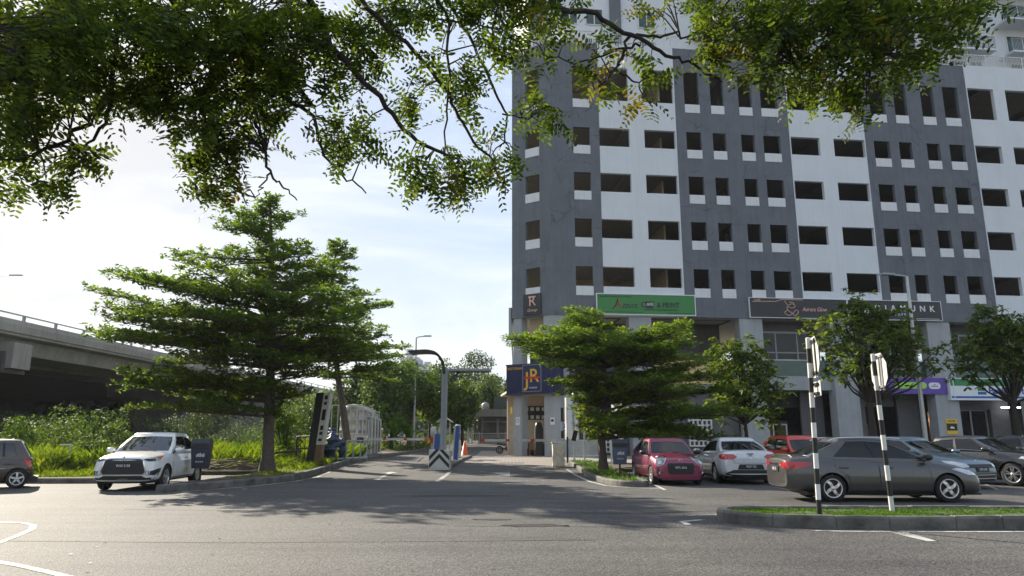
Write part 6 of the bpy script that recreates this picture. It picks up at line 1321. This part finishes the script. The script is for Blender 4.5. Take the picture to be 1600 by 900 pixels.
# ---- leafy balls: bushes and the belt of trees behind
def leafy(name, label, cat, base, blobs, n, ln, seed, m, h_trunk=0, tr=.12, group=None, shape=KITE, wr=.5, up=.35):
    rs = np.random.RandomState(seed); t = thing(name, label, cat, base, 0, group); C, W = [], []
    for (x, y, z, r, rz) in blobs: C.append((x, y, z)); W.append((r, r, rz))
    C = np.array(C); W = np.array(W); area = W[:, 0] * (W[:, 0] + W[:, 2]); pick = rs.choice(len(C), n, p=area / area.sum())
    d = nrm(rs.normal(0, 1, (n, 3))); rr = 1 - .45 * rs.rand(n) ** 2; lump = 1 + .16 * np.sin(6 * d[:, 0] + pick) * np.sin(5 * d[:, 1] + 2 * pick) + .1 * np.sin(11 * d[:, 2] + pick)
    P = C[pick] + d * W[pick] * (rr * lump)[:, None]; keep = P[:, 2] > .02; P, d = P[keep], d[keep]; nn = nrm(d * .6 + rs.normal(0, .5, d.shape) + np.array([0, 0, up])); dirn = nrm(np.cross(nn, rs.normal(0, 1, d.shape))); L_ = ln * rs.uniform(.6, 1.3, len(P))
    wood = MB()
    if h_trunk:
        wood.tube([(0, 0, 0), (.03, 0, h_trunk * .6), (0, 0, h_trunk)], [tr * 1.2, tr, tr * .7], 8)
    for k in range(min(len(blobs), 10)):
        q = Vector(blobs[k][:3]); wood.tube([(0, 0, h_trunk), (q.x * .5, q.y * .5, (h_trunk + q.z) / 2), tuple(q)], [tr * .5 + .01, tr * .35 + .008, .01], 5, cap=False)
    wood.build('trunk' if h_trunk else 'stem', M['barkdk'], t); polymesh('crown' if h_trunk else 'foliage', leaves(P - dirn * (L_ * .5)[:, None], dirn, nn, L_, L_ * wr, shape, .12), len(shape), M[m], t); return t
def balls(seed, w, h, k, z0=0, d=None):
    rs = random.Random(seed); d = d or w; out = []
    for i in range(k):
        a = rs.uniform(0, 6.28); q = rs.uniform(.1, .75); z = z0 + (h - z0) * (.15 + .75 * rs.random()); s = math.sqrt(max(.2, 1 - ((z - z0) / (h - z0) * 1.15 - .45) ** 2 * 1.6)); r = min(w, h - z0) * rs.uniform(.24, .4)
        out.append((w * q * s * math.cos(a), d * q * s * math.sin(a), z, r, r * rs.uniform(.75, 1.0)))
    return out
for i, (u, v, Y, top, w, lb, n, m) in enumerate((
    (55, 720, 31, 650, 2.1, 'broad leaved shrub over the roof of the brown car', 2600, 'lf_bush'), (108, 720, 36, 634, 2.6, 'darker shrub rising against the flyover, left of the white car', 2800, 'lf_far'),
    (10, 720, 30, 668, 1.6, 'small pale shrub at the left edge', 1400, 'lf_bush'), (150, 730, 30, 690, 1.3, 'low leafy weed clump behind the nose of the white car', 1200, 'lf_bush'),
    (442, 720, 36, 640, 1.9, 'bright round shrub right of the large layered trunk', 2600, 'lf_bush'), (330, 715, 46, 640, 3.4, 'dark shrub mass under the layered tree', 2200, 'lf_conif'), (250, 715, 50, 650, 4.2, 'dull shrub thicket behind the white car', 2400, 'lf_conif'),
    (400, 712, 52, 655, 3.6, 'dull shrub thicket left of the large layered trunk', 2000, 'lf_far'), (20, 715, 42, 640, 3.2, 'dark shrub against the flyover at the left edge', 2000, 'lf_conif'), (186, 725, 33, 668, 1.5, 'mid green weed shrub behind the roof of the white car', 1500, 'lf_far'))):
    p = at(u, v, Y); h = at(u, top, Y).z - .15; leafy('shrub', lb, 'shrub', (p.x, Y, gz(Y) + .12), balls(40 + i, w, h, 12), int(n * 1.7), .125, 60 + i, m, group='shrubs on the verge')
far = [(585, 66, 575, 4.2, 'lf_conif', 'dark dense tree behind the stainless tanks'), (612, 62, 562, 3.6, 'lf_far', 'rounded leafy tree left of the drive lamp post'), (640, 66, 568, 3.4, 'lf_far', 'leafy tree just behind the drive lamp post'), (672, 70, 572, 3.6, 'lf_bush', 'yellow green tree left of the canopy post'),
       (722, 72, 592, 2.9, 'lf_bush', 'round bright tree right of the canopy post'), (765, 84, 588, 3.8, 'lf_far', 'round green tree behind the guard house roof'), (706, 96, 552, 4.6, 'lf_conif', 'feathery tree behind the canopy post'), (742, 104, 545, 4.6, 'lf_conif', 'tallest feathery tree beyond the drive'),
       (780, 112, 578, 4.0, 'lf_conif', 'pointed dark tree beside the corner of the building'), (560, 70, 600, 4.0, 'lf_far', 'pale tree behind the leaning dark trunk'), (520, 74, 612, 5.0, 'lf_far', 'wide low tree left of the leaning dark trunk'), (470, 78, 620, 5.0, 'lf_bush', 'wide bright tree behind the verge shrubs'), (796, 96, 600, 3.2, 'lf_bush', 'small bright tree tucked behind the guard house')]
for i, (u, Y, v, w, m, lb) in enumerate(far):
    top = at(u, v, Y).z; g = gz(Y); x = at(u, 660, Y).x; hh = top - g
    leafy('leafy_tree', lb, 'tree', (x, Y, g), balls(90 + i, w, hh * .97, 15, hh * .24), 5200, .34, 120 + i, m, hh * .32, .16, group='trees beyond the drive', wr=.55)
# hedge along the drive
hb = [(.05 * k - .1 * math.sin(k), .62 * k, .45 + .08 * math.sin(k * 1.7), .55, .5) for k in range(34)]
leafy('hedge', 'clipped low hedge along the left side of the drive', 'hedge', (-9.0, 58.5, gz(60)), [(x + .045 * y, y, z + (gz(58.5 + y) - gz(60)), r, q) for x, y, z, r, q in hb], 5200, .13, 200, 'lf_bush')
# banana plants
def banana(label, base, n, h, seed):
    rs = np.random.RandomState(seed); t = thing('banana_plant', label, 'banana plant', base, 0, 'banana plants'); mb = MB(); mb.tube([(0, 0, 0), (0, 0, h * .45)], [.13, .08], 8); mb.build('stem', M['lf_banana'], t); V = []
    for k in range(n):
        a = rs.uniform(0, 6.28); e = rs.uniform(.6, 1.35); ln = h * rs.uniform(.5, .75); prev = None; o = np.array([0, 0, h * .4]); dirh = np.array([math.cos(a), math.sin(a), 0]); sd = np.array([-math.sin(a), math.cos(a), 0])
        for i in range(8):
            s = i / 7; el = e - 1.3 * s * s; pnt = o; w = .3 * math.sin(math.pi * (.08 + .9 * s)) ** .7
            if prev is not None: V.append([prev[0] - sd * prev[1], prev[0] + sd * prev[1], pnt + sd * w, pnt - sd * w])
            prev = (pnt.copy(), w); o = o + (dirh * math.cos(el) + np.array([0, 0, math.sin(el)])) * ln / 7
    polymesh('leaf', np.array(V), 4, M['lf_banana'], t)
for i, (u, Y, h, lb) in enumerate(((592, 60, 4.6, 'banana plant behind the stainless tanks'), (625, 60, 3.0, 'banana plant left of the drive lamp post'), (645, 61, 2.7, 'banana plant just by the foot of the drive lamp post'))):
    p = at(u, 690, Y); banana(lb, (p.x - .4, Y, gz(Y) + .1), 9, h, 300 + i)
# ---- grasses
def grass(name, n, region, h, w, m, seed, z, lean=.35):
    rs = np.random.RandomState(seed); P = region(rs, n); n = len(P); a = rs.uniform(0, 6.28, n); hh = h * rs.uniform(.45, 1.25, n) * (P[:, 2] if P.shape[1] > 2 else 1)
    g = np.array([gz(y) for y in P[:, 1]]) + z; b = np.stack([P[:, 0], P[:, 1], g], -1); sd = np.stack([np.cos(a), np.sin(a), 0 * a], -1); ld = np.stack([rs.normal(0, lean, n), rs.normal(0, lean, n), np.ones(n)], -1); ld = nrm(ld); ww = w * rs.uniform(.6, 1.3, n)
    V = np.empty((n, 4, 3)); mid = b + ld * (hh * .55)[:, None]; tip = b + ld * hh[:, None] + np.stack([ld[:, 0], ld[:, 1], -.25 * np.ones(n)], -1) * (hh * .35)[:, None] * np.array([1.6, 1.6, .4])
    V[:, 0] = b - sd * ww[:, None] * .5; V[:, 1] = b + sd * ww[:, None] * .5; V[:, 2] = tip; V[:, 3] = mid - sd * ww[:, None] * .6
    return tag(polymesh(name, V, 4, M[m]), kind='stuff')
def inpoly(x, y, poly):
    c = np.zeros(len(x), bool); n = len(poly)
    for i in range(n):
        x1, y1 = poly[i]; x2, y2 = poly[(i + 1) % n]; k = ((y1 > y) != (y2 > y)) & (x < (x2 - x1) * (y - y1) / (y2 - y1 + 1e-12) + x1); c ^= k
    return c
VP_ = [(x - .35, y) for x, y in VERGE] + [(-60, 92)] + [(x - .2, y + .5) for x, y in VERGE_L[::-1]]
def meadow(rs, n):
    y = 25 + 45 * rs.rand(n) ** 1.5; x = -6 - (y * .75) * rs.rand(n); ok = inpoly(x, y, VP_); patch = .55 + .45 * np.sin(x * .7 + 1.3) * np.sin(y * .5) + .25 * np.sin(x * 2.1) * np.sin(y * 1.7)
    near = np.clip((y - 29.5) / 3.5, .12, 1); ok &= ~((x > -10.6) & (x < -8) & (y > 42.8)); ok &= ~((y > 28) & (y < 33) & (x > -13.6) & (x < -10.3) & (rs.rand(n) < .8)); near = np.where(x < -13.6, np.clip((y - 24.5) / 3.0, .2, 1), near)
    return np.stack([x, y, np.clip(patch, .35, 1.15) * near], -1)[ok]
grass('tall_grass', 170000, meadow, 1.0, .03, 'lf_grass', 401, .1)
def medr(rs, n): 
    x = 3.9 + 34 * rs.rand(n) ** 1.6; y = 12.25 + 1.75 * rs.rand(n); ok = inpoly(x, y, MED); bare = np.sin(x * 1.9 + 2 * np.sin(y * 3)) + np.sin(x * 4.3 + 1) * np.sin(y * 5 + x) + .5 * np.sin(x * 11) * np.sin(y * 13); ok &= (bare > -.75) | (rs.rand(n) < .12); return np.stack([x, y], -1)[ok]
grass('short_grass', 60000, medr, .05, .012, 'lf_turf', 402, .14, .5)
def islr(rs, n):
    y = 22.6 + 15 * rs.rand(n); x = 2.95 + 1.4 * rs.rand(n); return np.stack([x, y], -1)[inpoly(x, y, [(p[0] + .1, p[1] + .15) for p in ISL[:9]] + [(4.5, 36), (3.3, 38.2)])]
grass('weeds', 2600, islr, .13, .022, 'lf_turf', 403, .12)
# dry leaves and grit blown along the kerbs and over the road
def litter(n=2600):
    rs = np.random.RandomState(77); u = rs.rand(n); P = []
    K = [(VERGE[:8], .1, 2600), (ISL[:6], -.1, 500), (MED[1:8], -.1, 500)]
    for line, side, k in K:
        L_ = np.array(line); seg = np.linalg.norm(np.diff(L_, axis=0), axis=1); c = np.concatenate([[0], np.cumsum(seg)]); s = rs.rand(k // 3) * c[-1]; i = np.clip(np.searchsorted(c, s) - 1, 0, len(seg) - 1); f = ((s - c[i]) / seg[i])[:, None]; q = L_[i] * (1 - f) + L_[i + 1] * f; d = (L_[i + 1] - L_[i]) / seg[i][:, None]; nn = np.stack([d[:, 1], -d[:, 0]], -1) * (1 if side > 0 else 1); P.append(q + nn * (.14 + rs.exponential(.28, len(s)))[:, None])
    P.append(np.stack([rs.uniform(-12, 12, 420), rs.uniform(7, 30, 420)], -1)); P = np.concatenate(P); m = len(P); z = np.array([gz(y) for y in P[:, 1]]) + .014
    a = rs.uniform(0, 6.28, m); d = np.stack([np.cos(a), np.sin(a), rs.normal(0, .12, m)], -1); nn = np.stack([rs.normal(0, .2, m), rs.normal(0, .2, m), np.ones(m)], -1); ln = rs.uniform(.025, .075, m)
    return tag(polymesh('fallen_leaves', leaves(np.column_stack([P, z]), d, nn, ln, ln * .5), 4, leafmat('dry_leaf', [(.12, .09, .04), (.2, .14, .06), (.1, .09, .03), (.06, .045, .03)], .15)), kind='stuff')
litter()
# cut branches lying by the verge
bp = thing('brush_pile', 'heap of dry cut branches on the ground behind the dark litter bin', 'brush pile', (-11.6, 30.4, .14)); mb = MB()
for k in range(90):
    a = rng.uniform(-.5, .5) + (math.pi if rng.random() > .5 else 0); x, y, z = rng.uniform(-1.3, 1.3), rng.uniform(-.5, .5), rng.uniform(.02, .5) * (1); z *= max(.15, 1 - abs(x) / 1.6); ln = rng.uniform(.4, 1.2); d = Vector((math.cos(a), math.sin(a), rng.uniform(-.2, .25))) * ln
    mb.tube([(x, y, z), Vector((x, y, z)) + d * .5 + Vector((0, 0, rng.uniform(-.05, .08))), Vector((x, y, z)) + d], [.03, .022, .01], 5, cap=False)
mb.build('branch_heap', mat('dry_branch', (.2, .17, .12), .9, var=.4), bp)
# far off belt of trees that closes the horizon
def belt(n=26000):
    rs = np.random.RandomState(500); x = rs.uniform(-260, 330, n); base = 135 + 26 * np.sin(x * .021) + 12 * np.sin(x * .09); hgt = (6.5 + 2.6 * np.sin(x * .11 + 1) + 1.8 * np.sin(x * .37) + rs.normal(0, .5, n)); z = hgt * rs.rand(n) ** .7
    P = np.stack([x, base + rs.normal(0, 3, n), z + .6], -1); nn = nrm(rs.normal(0, 1, (n, 3)) + np.array([0, -.5, .6])); d = nrm(np.cross(nn, rs.normal(0, 1, (n, 3)))); L_ = rs.uniform(.9, 1.8, n)
    return tag(polymesh('tree_belt', leaves(P, d, nn, L_, L_ * .6), 4, M['lf_conif']), kind='stuff')
belt()
# ================================================================== the two trees that hang over the road from beside the camera
def overhang(label, base, limbs, masses, seed, dens):
    """limbs: (list of (u, v, Y), radius at root, at tip) ; masses: (u, v, ru, rv, Y, depth, sprays, leaf mix)"""
    rs = np.random.RandomState(seed); t = thing('overhanging_tree', label, 'tree', base, 0, 'pinnate trees leaning over the road'); b0 = Vector(base); wood = MB()
    starts = [at(*l[0][0]) for l in limbs if l[3]]; top = sum(starts, Vector()) / len(starts); fork = b0 + Vector((.25, .5, 4.6))
    wood.tube([Vector(), Vector((.05, .1, 2)), fork - b0], [.3, .25, .2], 14)
    tips = []
    for pts, r0, r1, root in limbs:
        P = [at(*p) for p in pts]
        if root: P = [fork, fork.lerp(P[0], .5) + Vector((0, 0, .35))] + P
        Q = bezier_pts(P, 5); Q = [Q[0]] + [q + Vector((rs.normal(0, .012), rs.normal(0, .02), rs.normal(0, .012))) for q in Q[1:-1]] + [Q[-1]]
        wood.tube([q - b0 for q in Q], [r0 + (r1 - r0) * i / (len(Q) - 1) for i in range(len(Q))], 7, cap=False); tips += Q[len(Q) // 3:]
    tips = [p for p in tips if p.y > 2]; tp = np.array(tips)
    B, D, NN, LL, IX = [], [], [], [], []
    for (u, v, ru, rv, Y, dep, n, mix) in masses:
        k = 0; n = int(n * dens)
        while k < n:
            a, q = rs.uniform(-1, 1), rs.uniform(-1, 1)
            if a * a + q * q > 1: continue
            k += 1; y = Y + rs.uniform(-dep, dep); c = at(u + a * ru * .84, v - 16 + q * rv * .76, y); cn = np.array(c); near = Vector(tp[np.argmin(((tp - cn) ** 2).sum(1))])
            # a twig from the nearest branch, then a fan of pinnae
            if rs.rand() < .7 and (near - c).length < 1.6:
                mid = near.lerp(c, .5) + Vector((0, 0, .05)); wood.tube([near - b0, mid - b0, c - b0], [.009, .007, .004], 4, cap=False)
            out = np.array((c - near).normalized()) if (c - near).length > .05 else nrm(rs.normal(0, 1, 3)); np_ = rs.randint(3, 6); yel = rs.rand() < mix
            for j in range(np_):
                d = nrm(out * .7 + rs.normal(0, .6, 3) + np.array([0, 0, -.1])); ln = rs.uniform(.18, .34); m = int(ln / .043); s = np.linspace(.12, 1, m); dn = np.array([0, 0, -1.0])
                axis = cn[None, :] + d[None, :] * (s * ln)[:, None] + dn[None, :] * (s * s * ln * .1)[:, None]
                pn = nrm(np.array([0, 0, 1.0]) + rs.normal(0, .55, 3)); pn = nrm(pn - d * pn.dot(d)); sd = np.cross(d, pn)
                for sg in (-1, 1):
                    ld = nrm(sd[None, :] * sg * .92 + d[None, :] * .38 + rs.normal(0, .1, (m, 3))); B.append(axis); D.append(ld); NN.append(pn[None, :] + rs.normal(0, .22, (m, 3))); LL.append(.066 * rs.uniform(.8, 1.25, m) * (.6 + .4 * np.sin(np.pi * np.clip(s, .1, .95)))); IX.append(np.full(m, 1 if yel else 0))
    wood.build('branch', M['barkdk'], t)
    B = np.concatenate(B) - np.array(b0); D = np.concatenate(D); NN = np.concatenate(NN); LL = np.concatenate(LL); IX = np.concatenate(IX)
    polymesh('foliage', leaves(B, D, NN, LL * 1.1, LL * .48, OVAL, .08), 6, [M['lf_rain'], M['lf_yellow']], t, IX); return t
LIM = [([(-30, 105, 5.6), (40, 52, 5.8), (106, 0, 6.2)], .075, .06, True), ([(172, -20, 6.0), (180, 62, 6.2), (170, 175, 6.4), (128, 235, 6.6)], .05, .012, True), ([(250, -20, 6.2), (262, 25, 6.3), (300, 130, 6.6), (340, 230, 6.8)], .045, .01, True),
       ([(470, -25, 6.3), (520, 74, 6.5), (594, 155, 6.7), (641, 210, 6.8), (705, 248, 6.9)], .05, .016, True), ([(540, -20, 6.4), (563, 0, 6.5), (633, 70, 6.7), (695, 136, 6.9), (722, 194, 7.0), (772, 252, 7.1)], .036, .012, True),
       ([(675, -15, 6.6), (700, 70, 6.7), (701, 155, 6.8), (695, 240, 6.9)], .024, .008, True), ([(690, -10, 7.0), (742, 70, 7.1), (770, 136, 7.2), (789, 180, 7.3), (789, 222, 7.3)], .026, .009, True), ([(785, 178, 7.3), (820, 183, 7.3), (865, 168, 7.4)], .01, .005, False),
       ([(440, 150, 6.6), (489, 183, 6.7), (501, 233, 6.8), (535, 272, 6.8), (572, 302, 6.9)], .022, .007, False), ([(400, 190, 6.6), (408, 214, 6.6), (423, 268, 6.7), (440, 288, 6.7), (464, 313, 6.8)], .02, .006, False), ([(423, 270, 6.7), (408, 290, 6.7), (400, 310, 6.7)], .01, .005, False),
       ([(560, -5, 6.9), (600, 15, 6.9), (680, 27, 7.0), (740, 40, 7.0), (790, 48, 7.1)], .02, .008, True), ([(480, 215, 6.7), (500, 160, 6.8), (530, 150, 6.8)], .008, .004, False), ([(0, 250, 5.9), (60, 240, 6.1), (128, 200, 6.4), (170, 150, 6.4)], .008, .03, False), ([(310, 150, 6.7), (350, 240, 6.9), (385, 320, 7.0)], .02, .006, False)]
MAS = [(60, 60, 95, 75, 5.8, .8, 300, .02), (180, 60, 110, 80, 6.3, .8, 350, .02), (310, 70, 110, 85, 6.5, .8, 370, .02), (430, 70, 90, 80, 6.6, .7, 300, .03), (60, 165, 90, 65, 6.1, .7, 230, .03), (180, 155, 90, 55, 6.4, .7, 200, .03), (300, 170, 85, 70, 6.6, .7, 230, .03), (420, 155, 70, 65, 6.7, .6, 190, .03),
       (30, 245, 45, 40, 6.2, .4, 70, .05), (55, 292, 60, 22, 6.3, .4, 44, .1), (110, 262, 60, 20, 6.4, .4, 45, .1), (340, 245, 50, 40, 6.8, .4, 100, .05), (350, 305, 48, 28, 6.9, .4, 62, .15), (400, 225, 35, 30, 6.8, .4, 50, .05), (530, 90, 60, 70, 6.7, .5, 120, .04), (560, 140, 40, 40, 6.7, .4, 52, .06),
       (545, 245, 48, 38, 6.8, .4, 62, .08), (510, 225, 25, 22, 6.8, .3, 22, .06), (640, 190, 38, 45, 6.8, .4, 34, .2), (610, 40, 40, 28, 6.9, .4, 26, .05), (690, 130, 50, 45, 6.9, .4, 42, .05), (730, 160, 36, 45, 7.0, .4, 36, .08), (690, 285, 52, 40, 6.9, .4, 92, .04), (775, 265, 36, 42, 7.1, .4, 62, .08), (640, 270, 25, 25, 6.9, .3, 20, .05), (740, 30, 60, 34, 7.0, .4, 80, .04), (650, 28, 50, 26, 6.9, .4, 60, .04), (590, 60, 40, 40, 6.8, .4, 60, .04), (800, 30, 40, 40, 7.1, .4, 60, .05), (800, 75, 40, 40, 7.1, .4, 46, .05), (850, 195, 38, 28, 7.3, .3, 42, .04), (830, 30, 45, 35, 7.2, .4, 42, .05), (760, 90, 30, 30, 7.0, .4, 20, .05)]
overhang('dark pinnate tree whose boughs fill the upper left of the view', (-3.4, -2.4, 0), LIM, [m[:7] + (m[7] * .3,) for m in MAS], 601, .28)
LIM2 = [([(880, -25, 6.4), (930, 22, 6.5), (985, 55, 6.6), (1040, 85, 6.7), (1085, 102, 6.8), (1128, 128, 6.9)], .04, .01, True), ([(985, 56, 6.6), (970, 95, 6.7), (960, 108, 6.7), (925, 152, 6.8)], .018, .006, False), ([(960, 106, 6.7), (990, 125, 6.8), (1002, 145, 6.8), (1020, 168, 6.8)], .012, .005, False), ([(1000, 72, 6.7), (965, 78, 6.7), (930, 92, 6.8), (890, 98, 6.9), (850, 85, 6.9)], .014, .006, False), ([(990, 58, 6.6), (1040, 55, 6.7), (1085, 53, 6.8), (1130, 40, 6.8)], .016, .008, False),
        ([(1300, -25, 5.8), (1335, 38, 5.9), (1372, 75, 6.0), (1405, 88, 6.1)], .05, .02, True), ([(1372, 75, 6.0), (1362, 110, 6.1), (1350, 130, 6.2)], .018, .007, False), ([(1335, 38, 5.9), (1290, 70, 6.0), (1240, 100, 6.1)], .018, .007, False), ([(1372, 74, 6), (1430, 40, 6.1), (1500, 10, 6.2)], .02, .01, False), ([(1440, -10, 6.2), (1470, 40, 6.2), (1500, 70, 6.2)], .02, .008, True), ([(1150, -15, 6.4), (1165, 50, 6.5), (1190, 110, 6.6)], .022, .008, True)]
MAS2 = [(870, 40, 50, 40, 6.6, .4, 40, .2), (860, 92, 40, 40, 6.9, .3, 34, .3), (925, 145, 48, 35, 6.8, .3, 34, .75), (960, 85, 50, 40, 6.7, .3, 22, .6), (1020, 160, 42, 30, 6.8, .3, 24, .7), (1060, 25, 55, 30, 6.7, .4, 44, .3), (1010, 100, 40, 35, 6.8, .3, 14, .6), (1160, 40, 85, 55, 6.5, .6, 200, .04), (1130, 85, 50, 45, 6.7, .5, 70, .15), (1260, 50, 85, 65, 6.1, .6, 210, .05), (1240, 120, 65, 50, 6.3, .5, 110, .1), (1350, 40, 90, 55, 6.0, .6, 210, .04), (1345, 120, 60, 70, 6.2, .5, 150, .06), (1345, 175, 22, 26, 6.2, .3, 18, .05), (1440, 40, 80, 60, 6.2, .5, 190, .04), (1420, 100, 60, 35, 6.2, .4, 60, .05), (1520, 20, 50, 35, 6.2, .4, 80, .05), (1270, 150, 40, 25, 6.3, .3, 34, .1), (1180, 120, 45, 30, 6.6, .3, 34, .3)]
overhang('dark pinnate tree with some yellowing leaves hanging over the upper right', (4.4, -2.2, 0), LIM2, [m[:7] + (m[7] * .7,) for m in MAS2], 602, .23)
# ================================================================== the morning air: far things fade a little
def air():
    m = bpy.data.materials.new('air'); m.use_nodes = True; nt = m.node_tree; nt.nodes.clear(); out = N(nt, 'ShaderNodeOutputMaterial'); v = N(nt, 'ShaderNodeVolumePrincipled')
    v.inputs['Color'].default_value = (.86, .92, 1, 1); v.inputs['Density'].default_value = .0002; v.inputs['Anisotropy'].default_value = .2; nt.links.new(v.outputs[0], out.inputs['Volume'])
    o = MB().box(-920, 920, -220, 2520, -1.1, 62).build('haze', m); tag(o, kind='stuff'); return o
air()
